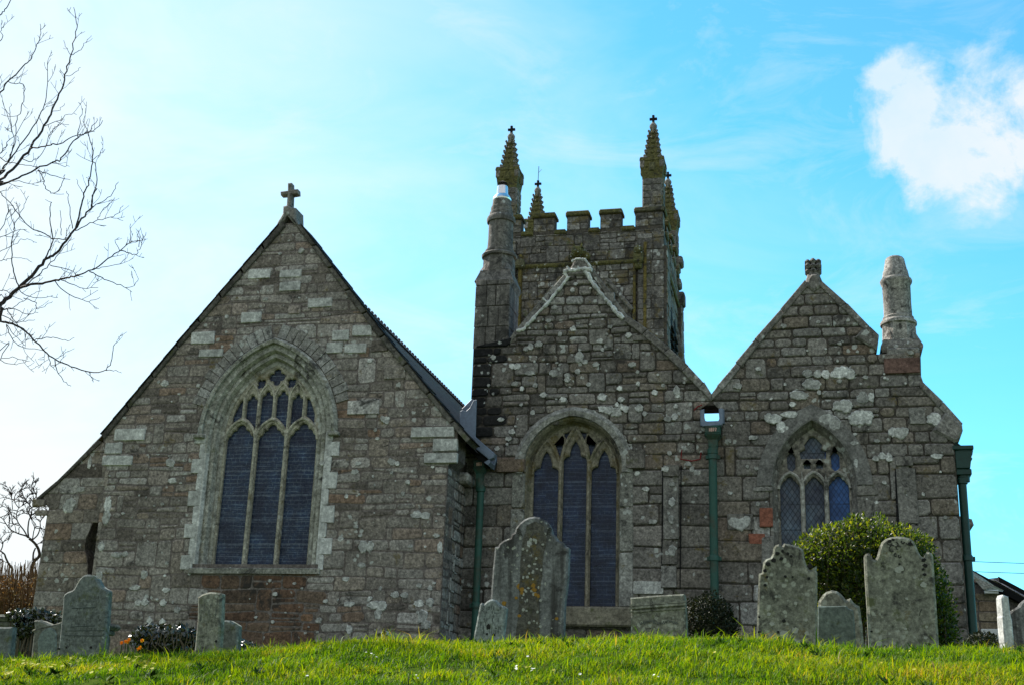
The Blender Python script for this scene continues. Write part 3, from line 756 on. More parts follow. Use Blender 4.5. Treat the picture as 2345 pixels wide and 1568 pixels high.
MT['dressed_warm'] = stone_mat('dressed_warm', [(0, (.27, .245, .185)), (.5, (.34, .315, .25)), (1, (.42, .40, .335))], speck=.7, lichen=.05, ochre=.16, moss=.12, black=.14, bumpd=.006)
# ---- window in the left gable
x0, x1 = arcC.xl, arcC.xr; w3 = (x1-x0)/3; yT = YC+.17; TD = .11
ringsC = [(oC+.01, .03), (oC+.01, -.018), (oC-.10, -.018), (oC-.13, .045), (oC-.135, .075), (oC-.16, .06), (oC-.21, .06), (oC-.235, .13), (oC-.245, .165), (oC-.275, .15), (oC-.32, .16), (.03, .19), (0.0, .25), (-.0, .31)]
def tracC(mb):
    out = arcC.path(.02, 18); zs = arcC.zs; holes = []; m = .036
    hs = .30
    for i in range(3):
        l, r_ = x0+w3*i+m, x0+w3*(i+1)-m
        if i == 0: l = x0+.02
        if i == 2: r_ = x1-.02
        holes.append([(l, arcC.zb+.015), (r_, arcC.zb+.015)]+foil_head(l, r_, zs-.06, 5))
    # upper tier: four lights between uprights over apexes and mullions
    ups = [x0+w3*.52, x0+w3, x0+w3*1.5, x0+w3*2, x0+w3*2.48]
    def headtop(x):
        k = min(2, max(0, int((x-x0)/w3))); c = x0+w3*(k+.5); d = abs(x-c)/(w3/2)
        return zs-.06+.62*w3*(1-.80*d**1.6)+.062
    for i in range(4):
        l, r_ = ups[i]+.026, ups[i+1]-.026
        ztop = zs+(.60 if i in (1, 2) else .545)*1.0*(arcC.h/1.12)
        hh = foil_head(l, r_, ztop, 3)
        holes.append([(l, headtop(l)), (l+(r_-l)*.33, headtop(l+(r_-l)*.33)), (l+(r_-l)*.66, headtop(l+(r_-l)*.66)), (r_, headtop(r_))]+hh)
    # outer slivers
    for sx in (0, 1):
        lo = []
        for k in range(6):
            u = .16+.30*k/5; x = x0+w3*u if sx == 0 else x1-w3*u
            lo.append((x, headtop(x0+w3*u) if sx == 0 else headtop(x1-w3*u)))
        hi = [(x, max(z+.012, arcC.top(x, -.04))) for x, z in lo]
        hi = [(x, min(z, zs+.66)) for x, z in hi]
        holes.append(lo+hi[::-1])
    k_ = arcC.h/1.12
    for cx in (ups[1], ups[3]): holes.append(foil(cx, zs+.84*k_, .098, 4, math.pi/4, 24, .35))
    holes.append(foil(arcC.xm, zs+.945*k_, .155, 4, 0, 32, .35))
    add_plate(mb, [out+[(x1+.02, arcC.zb-.03), (x0-.02, arcC.zb-.03)]]+holes, yT, TD, .022, 0, .5)
    # projecting mullion and arch ribs
    for i in (1, 2):
        mb.prism([(x0+w3*i-.026, arcC.zb), (x0+w3*i+.026, arcC.zb), (x0+w3*i+.026, zs), (x0+w3*i-.026, zs)], yT-.035, yT+.02, 0, .7, .016)
    for i in range(3):
        l, r_ = x0+w3*i, x0+w3*(i+1); A2 = Arch(l, r_, zs-.08, zs-.08+.66*w3, zs)
        mb.tube([(x, yT-.012, z) for x, z in A2.arc(0, 8)], .026, 6, 0, .8)
    for u in ups: mb.tube([(u, yT-.008, headtop(u)-.05), (u, yT-.008, zs+.66*k_)], .020, 6, 0, .7)
    for i in range(4):
        A2 = Arch(ups[i], ups[i+1], zs+.57*k_, zs+.57*k_+.30, zs); mb.tube([(x, yT-.008, z) for x, z in A2.arc(0, 5)], .02, 5, 0, .75)
def jambC(mb):
    z = arcC.zb-.10; i = 0; rr = random.Random(3)
    while z < arcC.zs-.02:
        h = rr.uniform(.24, .30); h = min(h, arcC.zs+.02-z)
        for s in (-1, 1):
            ext = .155 if (i+(s > 0)) % 2 == 0 else .03
            xa = arcC.xl-oC if s < 0 else arcC.xr+oC-.06
            X0, X1 = (xa-ext, xa+.06) if s < 0 else (xa, xa+.06+ext)
            rect_stone(mb, front(YC), X0, X1, z+.006, z+h-.006, .026, 1, rr.random(), rr, .004, .006)
        z += h; i += 1
def vousC(mb):
    rr = random.Random(9); n_ = 12
    a1 = math.acos((arcC.R-arcC.w)/(arcC.R+oC+.12))
    for s in (-1, 1):
        for k in range(n_):
            t0, t1 = a1*(.22+.76*k/n_), a1*(.22+.76*(k+.93)/n_)
            if k == n_-1 and s == 1: t1 = a1*.985
            ra, rb = arcC.R+oC+.112, arcC.R+oC+rr.uniform(.33, .40)
            ca = arcC.xl+arcC.R
            pts = [(ca-ra*math.cos(t0), arcC.zs+ra*math.sin(t0)), (ca-ra*math.cos(t1), arcC.zs+ra*math.sin(t1)), (ca-rb*math.cos(t1), arcC.zs+rb*math.sin(t1)), (ca-rb*math.cos(t0), arcC.zs+rb*math.sin(t0))]
            if s > 0: pts = [(2*arcC.xm-x, z) for x, z in pts]
            else: pts = pts[::-1]
            c_ = Vector((sum(p[0] for p in pts)/4, sum(p[1] for p in pts)/4))
            a_ = sum(pts[i][0]*pts[(i+1) % 4][1]-pts[(i+1) % 4][0]*pts[i][1] for i in range(4))
            if a_ < 0: pts = pts[::-1]
            mb.stone(pts, front(YC), .030, .006, 2, .2+.8*rr.random(), 0)
def hoodC(mb):
    hood_sweep(mb, arcC, oC+.0, oC+.10, YC, .09, .02)
    for s in (-1, 1):
        xx = arcC.xl-oC-.05 if s < 0 else arcC.xr+oC+.05
        mb.box(xx-.10, xx+.10, YC-.11, YC+.02, arcC.zs-.07, arcC.zs-.005, 0, .1, .012)
def sillC(mb):
    xa, xb = arcC.xl-oC+.02, arcC.xr+oC-.02; z = arcC.zb
    mb.face([(xa, YC-.05, z-.075), (xb, YC-.05, z-.075), (xb, YC+.30, z+.03), (xa, YC+.30, z+.03)], 0, .6)
    mb.face([(xa, YC-.05, z-.16), (xb, YC-.05, z-.16), (xb, YC-.05, z-.075), (xa, YC-.05, z-.075)], 0, .2)
    mb.face([(xa, YC-.05, z-.16), (xa, YC+.1, z-.16), (xb, YC+.1, z-.16), (xb, YC-.05, z-.16)], 0, .2)
    for x in (xa, xb): mb.face([(x, YC-.05, z-.16), (x, YC-.05, z-.075), (x, YC+.3, z+.03), (x, YC+.3, z-.16)], 0, .4)
build_window('window', arcC, YC, YC+.245, ringsC, hoodC, tracC, [('glass_a', x0, x1)], sillC, jambs=jambC, vous=vousC, label='tall three-light traceried window with pale stone surround in the left gable', tmat='dressed_warm')

# ---------------------------------------------------------------- middle gable
c4 = crop(1100, 800, 3.136); c6 = crop(1280, 1040, 5.228); c7 = crop(1150, 600, 3.9185)
YGN = YN+.30
a = Q([c6(285, 760)], YGN)[0]; b = Q([c6(1388, 735)], YGN)[0]; t = Q([c6(840, 150)], YGN)[0]; sl = Q([(1413, 1392)], YGN)[0]
arcN = Arch(a[0], b[0], (a[1]+b[1])/2, t[1], sl[1])
hr = Q([(1187, 1075), (1433.5, 1075), (1321, 952)], YN)
oN = max(.12, (hr[1][0]-hr[0][0])/2-arcN.w-.17)
xV = Q([(1631, 1100)], YN)[0][0]       # line of the valley between the two gables
zV = Q([(1627, 908)], YN)[0][1]
chx0, chx1 = Q([(1086, 760)], YN)[0][0], Q([(1164, 760)], YN)[0][0]
zCh = Q([(1160, 793)], YN)[0][1]
nl = Q([(1160, 793), (1184, 764), (1300, 632), (1312, 600), (1342, 600), (1352, 628), (1434, 738), (1500, 786), (1562, 848), (1627, 910)], YN)
zHole = Q([(1628, 968), (1628, 927)], YN)
outN = [(xR-.3, zB), (xV, zB), (xV, zHole[0][1]), (xV-.16, zHole[0][1]), (xV-.17, zHole[1][1]), (xV, zHole[1][1]), (xV, zV)]+nl[::-1][1:]+[(chx1, zCh), (chx0, zCh), (chx0, Q([(1083, 1000)], YN)[0][1]), (xR-.3, Q([(1083, 1000)], YN)[0][1])]
holeN = arcN.path(oN-.01, 18)
maskN = arcN.path(oN+.02, 18)
mb = MB()
add_plate(mb, [outN, holeN], YN, TH, 0, 0)
zmid = Q([(1500, 1040)], YN)[0][1]
def pickN(x, z, rn):
    p = Q([(1128, 960)], YN)[0]
    if x < chx0+.62 and Q([(1100, 990)], YN)[0][1] < z < Q([(1100, 785)], YN)[0][1] and rn > .0+max(0, (x-chx0-.38)*2.6): return 3
    return None
def chN(z): return (.24, .40) if z < zmid-.1 else ((.13, .24) if z < zmid+1.7 else (.10, .19))
def swN(z): return (.38, .85) if z < zmid-.1 else ((.2, .58) if z < zmid+1.7 else (.14, .42))
masonry(mb, [outN, maskN], front(YN), chN, swN, .022, (.012, .045), 1, 41, jump=.10, split=.10, wob=.02, ins=.02, pick=pickN)
stones_at(mb, [(1140, 1052, 1205, 1083), (1434, 1030, 1478, 1075)], YN, 1, .11, rg)
stones_at(mb, [(1370, 672, 1408, 700), (1350, 755, 1392, 790), (1450, 768, 1485, 782), (1300, 815, 1340, 832), (1265, 840, 1290, 865)], YN, 2, .05, rg)
stones_at(mb, [(1519, 1064, 1556, 1092), (1520, 1094, 1555, 1235), (1517, 1240, 1553, 1292), (1514, 1296, 1550, 1345)], YN, 4, .07, rg)
stones_at(mb, [(1450, 1330, 1520, 1360)], YN, 5, .05, rg)
for xa_, xb_, y0_, y1_ in ((1514, 1518.5, 1066, 1345), (1556, 1561, 1066, 1345)):  # dark strips beside the upright stones, painting the shade of open joints
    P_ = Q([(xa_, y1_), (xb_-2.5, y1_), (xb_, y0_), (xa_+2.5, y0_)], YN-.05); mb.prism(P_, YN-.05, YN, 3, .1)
LN = [(1328, 819, 11, 11), (1395, 940, 12, 9), (1412, 945, 14, 10), (1380, 938, 9, 7), (1430, 935, 10, 6), (1465, 935, 10, 8), (1358, 945, 8, 6), (1290, 915, 8, 6), (1550, 895, 8, 10), (1552, 905, 6, 8), (1300, 870, 8, 6), (1270, 855, 10, 8), (1235, 790, 10, 6), (1215, 795, 7, 7), (1205, 800, 6, 5), (1340, 830, 8, 5), (1530, 960, 10, 6), (1545, 955, 8, 8), (1500, 900, 8, 6), (1420, 890, 8, 5), (1440, 770, 8, 6), (1380, 910, 12, 8), (1185, 840, 9, 6), (1495, 1195, 10, 5), (1480, 1120, 9, 5), (1540, 1110, 8, 5), (1300, 860, 7, 5), (1215, 855, 12, 5), (1245, 905, 9, 6), (1180, 880, 8, 5), (1165, 1005, 8, 5), (1540, 1150, 8, 10), (1538, 1190, 7, 9), (1540, 1262, 9, 12), (1525, 1075, 10, 6)]
for x, y, rx, ry in LN:
    p = Q([(x, y), (x+rx, y), (x, y-ry*1.1)], YN); blob(mb, front(YN), p[0][0], p[0][1], p[1][0]-p[0][0], p[2][1]-p[0][1], 5, rg, .055 if x < 1515 or y < 1060 else .085)
for k in range(130):
    x = rg.uniform(1090, 1620); y = rg.uniform(640, 1100); p = Q([(x, y)], YN)[0]
    if not any(l+.1 < p[0] < r-.1 for l, r in scan([outN, maskN], p[1])): continue
    s_ = rg.uniform(.014, .05); blob(mb, front(YN), p[0], p[1], s_*rg.uniform(.8, 1.5), s_, 5, rg, .05)
for pts in ([(1608, 928), (1598, 932), (1590, 940)], [(1562, 1030), (1560, 1052), (1585, 1056), (1604, 1052)], [(1604, 1052), (1606, 1036)]):
    mb.tube([(x, YN-.045, z) for x, z in Q(pts, YN)], .011, 5, 6)
mb.build('gable_wall', ['mortar_nave', 'stone_nave', 'granite', 'stone_soot_shade', 'granite', 'lichen', 'red_mark'], church)
# coping and white mortar fillets
mb = MB()
cpi = Q([(1340, 606), (1352, 628), (1434, 738)], YN); cpo = Q([(1350, 602), (1362, 622), (1444, 731)], YN)
strip(mb, cpi, cpo, YN-.03, YN+.5, 0)
ra = Q([(1430, 736), (1470, 766), (1520, 808), (1562, 850), (1600, 888), (1628, 916)], YN-.08); rb = Q([(1438, 724), (1482, 755), (1534, 797), (1576, 838), (1612, 874), (1630, 900)], YN-.08)
strip(mb, ra, rb, YN-.09, YN+.5, 0)
la = Q([(1164, 792), (1184, 770), (1300, 636)], YN); lb = Q([(1160, 784), (1178, 761), (1292, 628)], YN)
strip(mb, la, lb, YN-.03, YN+.5, 0)
mb.prism(Q([(1296, 632), (1300, 622), (1312, 604), (1318, 593), (1338, 591), (1346, 600), (1356, 622), (1352, 630)], YN-.05), YN-.06, YN+.5, 0, .5, .03)
mb.build('coping', ['granite'], church)
mb = MB()
def fil(pts, r0, Y=YN-.05):
    P_ = Q(pts, Y); path = []
    for k in range(len(P_)-1):
        for j in range(4):
            t_ = j/4; path.append((P_[k][0]+(P_[k+1][0]-P_[k][0])*t_+rg.uniform(-.008, .008), Y, P_[k][1]+(P_[k+1][1]-P_[k][1])*t_+rg.uniform(-.008, .008)))
    path.append((P_[-1][0], Y, P_[-1][1])); mb.tube(path, [r0*rg.uniform(.65, 1.35) for _ in path], 7, 0, .5)
fil(cp(c7, [(555, 893), (610, 880), (680, 815), (760, 720), (860, 620), (930, 530), (1005, 440), (1055, 375)]), .032)
fil(cp(crop(1380, 600, 7.84), [(230, 650), (320, 740), (345, 745)]), .022)
fil(cp(crop(1380, 600, 7.84), [(235, 635), (320, 600), (480, 590), (600, 575), (720, 570), (790, 600)]), .04)
fil(cp(crop(1380, 600, 7.84), [(300, 520), (330, 570), (380, 600)]), .018)
fil(cp(crop(1380, 600, 7.84), [(640, 625), (700, 670), (760, 800), (870, 950), (1010, 1110), (1130, 1250), (1270, 1420), (1400, 1540)]), .038)
fil(cp(c7, [(805, 570), (840, 600), (860, 605)]), .018)
fil(cp(crop(1380, 600, 7.84), [(380, 425), (440, 390), (560, 370), (650, 375), (700, 470), (760, 530)]), .022)
mb.build('mortar_fillet', ['render'], church)
xa0, xb0 = arcN.xl, arcN.xr; w3n = (xb0-xa0)/3; yTn = YN+.20
ringsN = [(oN+.02, .03), (oN+.02, -.012), (oN-.03, -.012), (oN-.06, .05), (.05, .12), (.03, .18), (0, .22), (0, .32)]
def tracN(mb):
    zs = arcN.zs; out = arcN.path(.02, 18); m = .04; holes = []
    kk = arcN.h
    for i in range(3):
        l, r_ = xa0+w3n*i+m, xa0+w3n*(i+1)-m
        if i == 0: l = xa0+.015
        if i == 2: r_ = xb0-.015
        w_ = r_-l; zt = zs-.02 if i != 1 else zs+.22*kk
        lobe = []
        for k in range(41):
            x = r_-w_*k/40; d = abs(x-(l+r_)/2)/(w_/2)
            ha = zt+.30*w_+.62*w_*math.sqrt(max(0, 1-(d/.47)**1.15)) if d < .47 else -9
            hb = zt+math.sqrt(max(0, (.27*w_)**2-((d-.50)*w_/2)**2))*1.0
            h = max(ha, hb)
            lobe.append((x, h))
        holes.append([(l, arcN.zb+.015), (r_, arcN.zb+.015)]+lobe)
    for s in (0, 1):
        c_ = xa0+w3n*(1 if s == 0 else 2); sg = -1 if s == 0 else 1
        # spandrel daggers between the centre light and its neighbours
        holes.append([(c_+sg*.02, zs+.34*kk), (c_+sg*.11, zs+.60*kk), (c_-sg*.03, zs+.80*kk), (c_-sg*.03, zs+.62*kk)][::(1 if sg > 0 else -1)])
        holes.append([(c_-sg*.10, zs+.70*kk), (c_-sg*.02, zs+.86*kk), (c_-sg*.16, zs+.89*kk)][::(1 if sg > 0 else -1)])
    add_plate(mb, [out+[(xb0+.02, arcN.zb-.03), (xa0-.02, arcN.zb-.03)]]+holes, yTn, .10, .02, 0, .5)
    for i in (1, 2):
        mb.prism([(xa0+w3n*i-.024, arcN.zb), (xa0+w3n*i+.024, arcN.zb), (xa0+w3n*i+.024, zs+.1), (xa0+w3n*i-.024, zs+.1)], yTn-.05, yTn+.02, 0, .9, .016)
    Ac = Arch(xa0+w3n, xb0-w3n, zs+.05, zs+.98*kk, zs); mb.tube([(x, yTn-.02, z) for x, z in Ac.arc(0, 10)], .028, 6, 0, .9)
    for i in (0, 2):
        A2 = Arch(xa0+w3n*i, xa0+w3n*(i+1), zs-.03, zs+.70*kk, zs); mb.tube([(x, yTn-.015, z) for x, z in A2.arc(0, 9)], .024, 6, 0, .85)
def jambN(mb):
    rr = random.Random(5)
    for s in (-1, 1):
        xa = (arcN.xl-oN-.19, arcN.xl-oN+.04) if s < 0 else (arcN.xr+oN-.04, arcN.xr+oN+.19)
        z = arcN.zb-.02
        for h in (.9, .75, .62, .5):
            z1 = min(z+h, arcN.zs+.0)
            if z1-z > .1: rect_stone(mb, front(YN), xa[0], xa[1], z+.008, z1-.008, .055, 1, rr.random(), rr, .012, .02)
            z = z1
def hoodN(mb): hood_sweep(mb, arcN, oN+.0, oN+.175, YN, .085, .06, 20, 0, .012)
def sillN(mb):
    xa, xb = arcN.xl-oN-.05, arcN.xr+oN+.22; z = arcN.zb
    mb.prism([(xa, z-.34), (xb, z-.34), (xb, z-.02), (xa, z-.02)], YN-.14, YN+.32, 0, .2, .03)
MT['dressed_mid'] = stone_mat('dressed_lichened', [(0, (.20, .193, .168)), (1, (.29, .282, .258))], speck=.85, lichen=.30, ochre=.1, black=.12, bumpd=.008)
build_window('window', arcN, YN, YN+.285, ringsN, hoodN, tracN, [('glass_b', xa0, xb0)], sillN, 'dressed_dark', jambN, None, 'three-light window under a round lichened hood in the middle gable', 'dressed_mid', 'dressed_dark', 'dressed_mid')

# ---------------------------------------------------------------- right gable
c8 = crop(1750, 600, 2.613); c9 = crop(1880, 1030, 4.75); c10 = crop(2250, 1050, 2.413)
YGA = YN+.28
a = Q([c9(318, 890)], YGA)[0]; b = Q([c9(1165, 900)], YGA)[0]; t = Q([c9(710, 225)], YGA)[0]; sl = Q([(1860, 1300)], YGA)[0]
arcA = Arch(a[0], b[0], (a[1]+b[1])/2-.02, t[1], sl[1])
o_ = Q([(1744, 1109), (1990, 1113)], YN); oA_ = max(.12, (o_[1][0]-o_[0][0])/2-arcA.w-.20)
xAw = Q([(2199, 1200)], YN)[0][0]
al = Q([(1627, 910), (1632, 906), (1855, 640), (1864, 632), (1872, 640), (2008, 772), (2006, 800), (1999, 810), (2028, 812), (2032, 800), (2108, 800), (2110, 877), (2199, 967), (2204, 975), (2197, 1006), (2186, 1012)], YN)
outR = [(xV, zB), (xAw, zB), (xAw, al[-1][1])]+al[::-1][1:-2]+[(xV, zV), (xV, zHole[1][1]), (xV+.15, zHole[1][1]), (xV+.14, zHole[0][1]), (xV, zHole[0][1])]
holeR = arcA.path(oA_-.01, 18); maskR = arcA.path(oA_+.02, 18)
mb = MB()
add_plate(mb, [outR, holeR], YN, TH, 0, 0)
zm2 = Q([(1900, 1050)], YN)[0][1]
def chR(z): return (.26, .42) if z < zm2-.2 else (.15, .245)
def swR(z): return (.4, .95) if z < zm2-.2 else (.24, .62)
masonry(mb, [outR, maskR], front(YN), chR, swR, .022, (.012, .042), 1, 77, jump=.07, split=.08, wob=.013, ins=.018)
stones_at(mb, [(2050, 1044, 2090, 1068), (2058, 1072, 2096, 1200), (2062, 1204, 2104, 1340)], YN, 4, .07, rg)
for xa_, xb_ in ((2049, 2055), (2092, 2097)):  # same painted joint shade: dark strips either side of this upright
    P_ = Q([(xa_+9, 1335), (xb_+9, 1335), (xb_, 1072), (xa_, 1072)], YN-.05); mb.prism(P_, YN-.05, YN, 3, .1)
stones_at(mb, [(2083, 933, 2118, 972), (1666, 1176, 1725, 1214)], YN, 2, .05, rg)
stones_at(mb, [(1740, 1162, 1770, 1207)], YN, 6, .055, rg)
stones_at(mb, [(1715, 1222, 1752, 1246)], YN, 6, .045, rg)
stones_at(mb, [(2025, 818, 2106, 856)], YN, 7, .05, rg)
LR = [(1850, 856, 11, 9), (1872, 858, 10, 8), (1890, 858, 10, 9), (1925, 855, 24, 13), (1945, 858, 14, 11), (1855, 880, 16, 12), (1868, 882, 12, 10), (1825, 905, 18, 10), (1840, 908, 10, 8), (1935, 930, 22, 13), (1920, 930, 12, 10), (1775, 960, 18, 10), (1760, 958, 10, 10), (1808, 950, 20, 7), (1895, 960, 20, 12), (1912, 970, 16, 14), (1965, 958, 22, 15), (1985, 955, 18, 14), (1790, 978, 13, 12), (2060, 992, 16, 12), (2045, 990, 12, 10), (2070, 990, 10, 10), (2140, 960, 20, 13), (2008, 1010, 7, 4), (1695, 1200, 20, 14), (1680, 1196, 14, 10), (1710, 1192, 12, 10), (2020, 1045, 10, 8), (2035, 1048, 9, 9), (2005, 1050, 8, 6), (2070, 1053, 14, 8), (1725, 1003, 12, 5), (1690, 885, 12, 6), (2145, 1045, 16, 6), (1975, 915, 14, 10), (1995, 910, 8, 10), (1975, 905, 9, 8), (1955, 1015, 8, 5), (1960, 1060, 6, 9)]
for x, y, rx, ry in LR:
    p = Q([(x, y), (x+rx, y), (x, y-ry*1.1)], YN); blob(mb, front(YN), p[0][0], p[0][1], p[1][0]-p[0][0], p[2][1]-p[0][1], 5, rg, .054)
for k in range(90):
    x = rg.uniform(1650, 2190); y = rg.uniform(660, 1200); p = Q([(x, y)], YN)[0]
    if not any(l+.1 < p[0] < r-.1 for l, r in scan([outR, maskR], p[1])): continue
    s_ = rg.uniform(.014, .045); blob(mb, front(YN), p[0], p[1], s_*rg.uniform(.8, 1.5), s_, 5, rg, .05)
# thick kneeler stone on the right
mb.prism(Q([(2135, 985), (2186, 1012), (2197, 1008), (2205, 985), (2203, 972), (2193, 962), (2165, 940)], YN-.05), YN-.08, YN+.55, 1, .5, .04)
MT['stone_purple'] = stone_mat('stone_purple', [(0, (.13, .075, .062)), (1, (.16, .095, .078))], speck=.6, lichen=-.02)
mb.build('gable_wall', ['mortar_nave', 'stone_nave', 'granite', 'stone_soot_shade', 'granite', 'lichen', 'red_stone', 'stone_purple'], church)
mb = MB()
ra = Q([(1628, 916), (1654, 893), (1740, 785), (1852, 652)], YN-.06); rb = Q([(1629, 901), (1643, 883), (1728, 775), (1846, 640)], YN-.06)
strip(mb, ra, rb, YN-.07, YN+.5, 0)
ra = Q([(1874, 652), (1925, 702), (1985, 760), (2003, 778)], YN-.06); rb = Q([(1880, 642), (1940, 696), (1992, 748), (2012, 768)], YN-.06)
strip(mb, ra, rb, YN-.07, YN+.5, 0)
mb.prism(Q([(1958, 772), (2006, 800), (2011, 785), (2013, 768), (1985, 742)], YN-.07), YN-.08, YN+.5, 0, .4, .03)
ra = Q([(2106, 884), (2150, 932), (2196, 980)], YN-.06); rb = Q([(2112, 872), (2160, 920), (2206, 968)], YN-.06)
strip(mb, ra, rb, YN-.07, YN+.5, 0)
mb.prism(Q([(1846, 654), (1850, 640), (1858, 628), (1872, 628), (1878, 640), (1882, 654), (1864, 668)], YN-.06), YN-.08, YN+.5, 0, .5, .03)
mb.build('coping', ['granite'], church)
# square wheel-like cross head on the apex
mb = MB()
p = Q([(1843, 628), (1881, 590), (1862, 610)], YN+.1); cx, cz = p[2]; hw = (p[1][0]-p[0][0])/2; hh = (p[1][1]-p[0][1])/2
for sx in (-1, 0, 1):
    for sz in (-1, 0, 1):
        if sx and sz: mb.box(cx+sx*hw*.62-hw*.34, cx+sx*hw*.62+hw*.34, YN+.06, YN+.26, cz+sz*hh*.58-hh*.30, cz+sz*hh*.58+hh*.30, 0, .3, .035)
        else: mb.box(cx+sx*hw*.62-hw*.36, cx+sx*hw*.62+hw*.36, YN+.03+.01*sx+.004*sz, YN+.29+.01*sx+.004*sz, cz+sz*hh*.62-hh*.36, cz+sz*hh*.62+hh*.36, 0, .5, .04)
mb.lathe(cx, YN+.16, [(.16, cz-hh-.16), (.12, cz-hh-.05), (.09, cz-hh+.06)], 10, 0, .5)
mb.build('gable_cross', ['stone_tower'], church)
wa, wb = arcA.xl, arcA.xr; w3a = (wb-wa)/3; yTa = YN+.17
ringsA = [(oA_+.02, .03), (oA_+.02, -.01), (oA_-.02, -.01), (oA_-.05, .06), (.04, .10), (0, .19), (0, .30)]
def tracA(mb):
    zs = arcA.zs; out = arcA.path(.02, 18); m = .04; holes = []; kk = arcA.h
    for i in range(3):
        l, r_ = wa+w3a*i+m, wa+w3a*(i+1)-m
        if i == 0: l = wa+.02
        if i == 2: r_ = wb-.02
        holes.append([(l, arcA.zb+.015), (r_, arcA.zb+.015)]+foil_head(l, r_, zs+.02, 5))
    zt = zs+.50*kk
    c_ = arcA.xm
    holes.append([(c_-.20, zt), (c_+.20, zt), (c_+.215, zt+.12), (c_+.13, zt+.17), (c_+.16, zt+.24), (c_+.05, zt+.36), (c_, zt+.38), (c_-.05, zt+.36), (c_-.14, zt+.24), (c_-.12, zt+.17), (c_-.215, zt+.12)])
    for s in (-1, 1):
        holes.append([(c_+s*.10-.055, zs+.33*kk), (c_+s*.10+.055, zs+.33*kk), (c_+s*.10+.055, zs+.40*kk), (c_+s*.10, zs+.47*kk), (c_+s*.10-.055, zs+.40*kk)])
        xx = c_+s*w3a*.93
        holes.append([(xx-.065, zs+.34*kk), (xx+s*.0, zs+.27*kk), (xx+.065, zs+.34*kk), (xx+.07, zs+.54*kk), (xx+.03, zs+.60*kk), (xx+.0, zs+.70*kk), (xx-.03, zs+.60*kk), (xx-.07, zs+.54*kk)])
    add_plate(mb, [out+[(wb+.02, arcA.zb-.03), (wa-.02, arcA.zb-.03)]]+holes, yTa, .10, .02, 0, .5)
    for i in (1, 2):
        mb.prism([(wa+w3a*i-.032, arcA.zb), (wa+w3a*i+.032, arcA.zb), (wa+w3a*i+.032, zs+.05), (wa+w3a*i, zs+.30), (wa+w3a*i-.032, zs+.05)], yTa-.05, yTa+.02, 0, .9, .018)
    for i in range(3):
        A2 = Arch(wa+w3a*i, wa+w3a*(i+1), zs-.02, zs+.68*w3a, zs); mb.tube([(x, yTa-.015, z) for x, z in A2.arc(0, 8)], .027, 6, 0, .95)
def jambA(mb):
    rr = random.Random(15)
    for s in (-1, 1):
        z = arcA.zb-.02
        while z < arcA.zs-.05:
            h = rr.uniform(.3, .5); z1 = min(z+h, arcA.zs)
            e_ = rr.uniform(.22, .36)
            xa = (arcA.xl-oA_-e_+.04, arcA.xl-oA_+.03) if s < 0 else (arcA.xr+oA_-.03, arcA.xr+oA_+e_-.04)
            if not (s < 0 and Q([(1750, 1215)], YN)[0][1] < (z+z1)/2 < Q([(1750, 1150)], YN)[0][1]):
                rect_stone(mb, front(YN), xa[0], xa[1], z+.008, z1-.008, .05, 0, rr.random(), rr, .012, .02)
            z = z1
def hoodA(mb):
    # broad plain arch of two big curved blocks a side
    ps = []
    for o, d in ((oA_-.02, .03), (oA_-.02, -.045), (oA_+.005, -.055), (oA_+.225, -.05), (oA_+.235, .02)): ps.append((arcA.arc(o, 20), YN+d))
    sweep_rings(mb, ps, 0, [.35, .4, .45, .5, .55, .6])
def sillA(mb): mb.box(arcA.xl-oA_, arcA.xr+oA_, YN-.06, YN+.3, arcA.zb-.22, arcA.zb-.005, 0, .5, .02)
MT['arch_plain'] = stone_mat('arch_granite', [(0, (.15, .142, .132)), (1, (.19, .182, .17))], speck=.7, lichen=.0, bumpd=.006)
MT['tracery_worn'] = stone_mat('tracery_worn', [(0, (.12, .105, .085)), (.5, (.22, .20, .17)), (1, (.36, .35, .32))], speck=.8, lichen=.25, black=.3, bumpd=.008)
build_window('window', arcA, YN, YN+.255, ringsA, hoodA, tracA, [('glass_c', wa, wb-w3a), ('glass_blue', wb-w3a, wb)], sillA, 'granite', jambA, None, 'diamond-leaded three-light window with a plain granite arch in the right gable', 'arch_plain', 'tracery_worn')
# ---------------------------------------------------------------- roofs of the middle and right parts
mb = MB()
apN = Q([(1326, 640)], YN)[0]; apA = Q([(1864, 655)], YN)[0]
zv = zHole[0][1]-.16
roof_plane(mb, (apN[0], apN[1]-.15), (xV-.12, zv), YN+.3, YT-.2)
roof_plane(mb, (apN[0], apN[1]-.15), (chx0+.2, Q([(1090, 960)], YN)[0][1]), YN+.3, YT-.2)
mb.box(xV-.14, xV+.14, YN+.3, 33, zv-.05, zv-.01, 0)
mb.build('roof', ['slate'], church); mb = MB()
roof_plane(mb, (apA[0], apA[1]-.12), (xV+.12, zv), YN+.3, 33)
roof_plane(mb, (apA[0], apA[1]-.12), (xAw+.12, Q([(2200, 1010)], YN)[0][1]), YN+.3, 33)
mb.build('roof', ['slate'], church)
mb = MB()   # north side wall and its far buttress
mb.box(xAw-.5, xAw-.02, YN+TH+.004, 33, zB, Q([(2200, 1030)], YN)[0][1]-.1, 0)
pb = W(2221, 1200, 27); pt = W(2229, 1193, 27); bx = W(2222, 1400, 27)
mb.box(xAw-.3, bx.x, 27, 27.9, zB, pb.z-.15, 1, .4, .03)
mb.prism([(xAw-.3, pb.z-.16), (bx.x+.02, pb.z-.16), (pt.x, pb.z-.02), (pt.x-.03, pb.z+.10), (xAw-.3, pb.z+.42)], 26.92, 27.95, 1, .3, .03)
mb.build('side_wall', ['mortar_nave', 'stone_nave'], church)
mb = MB()
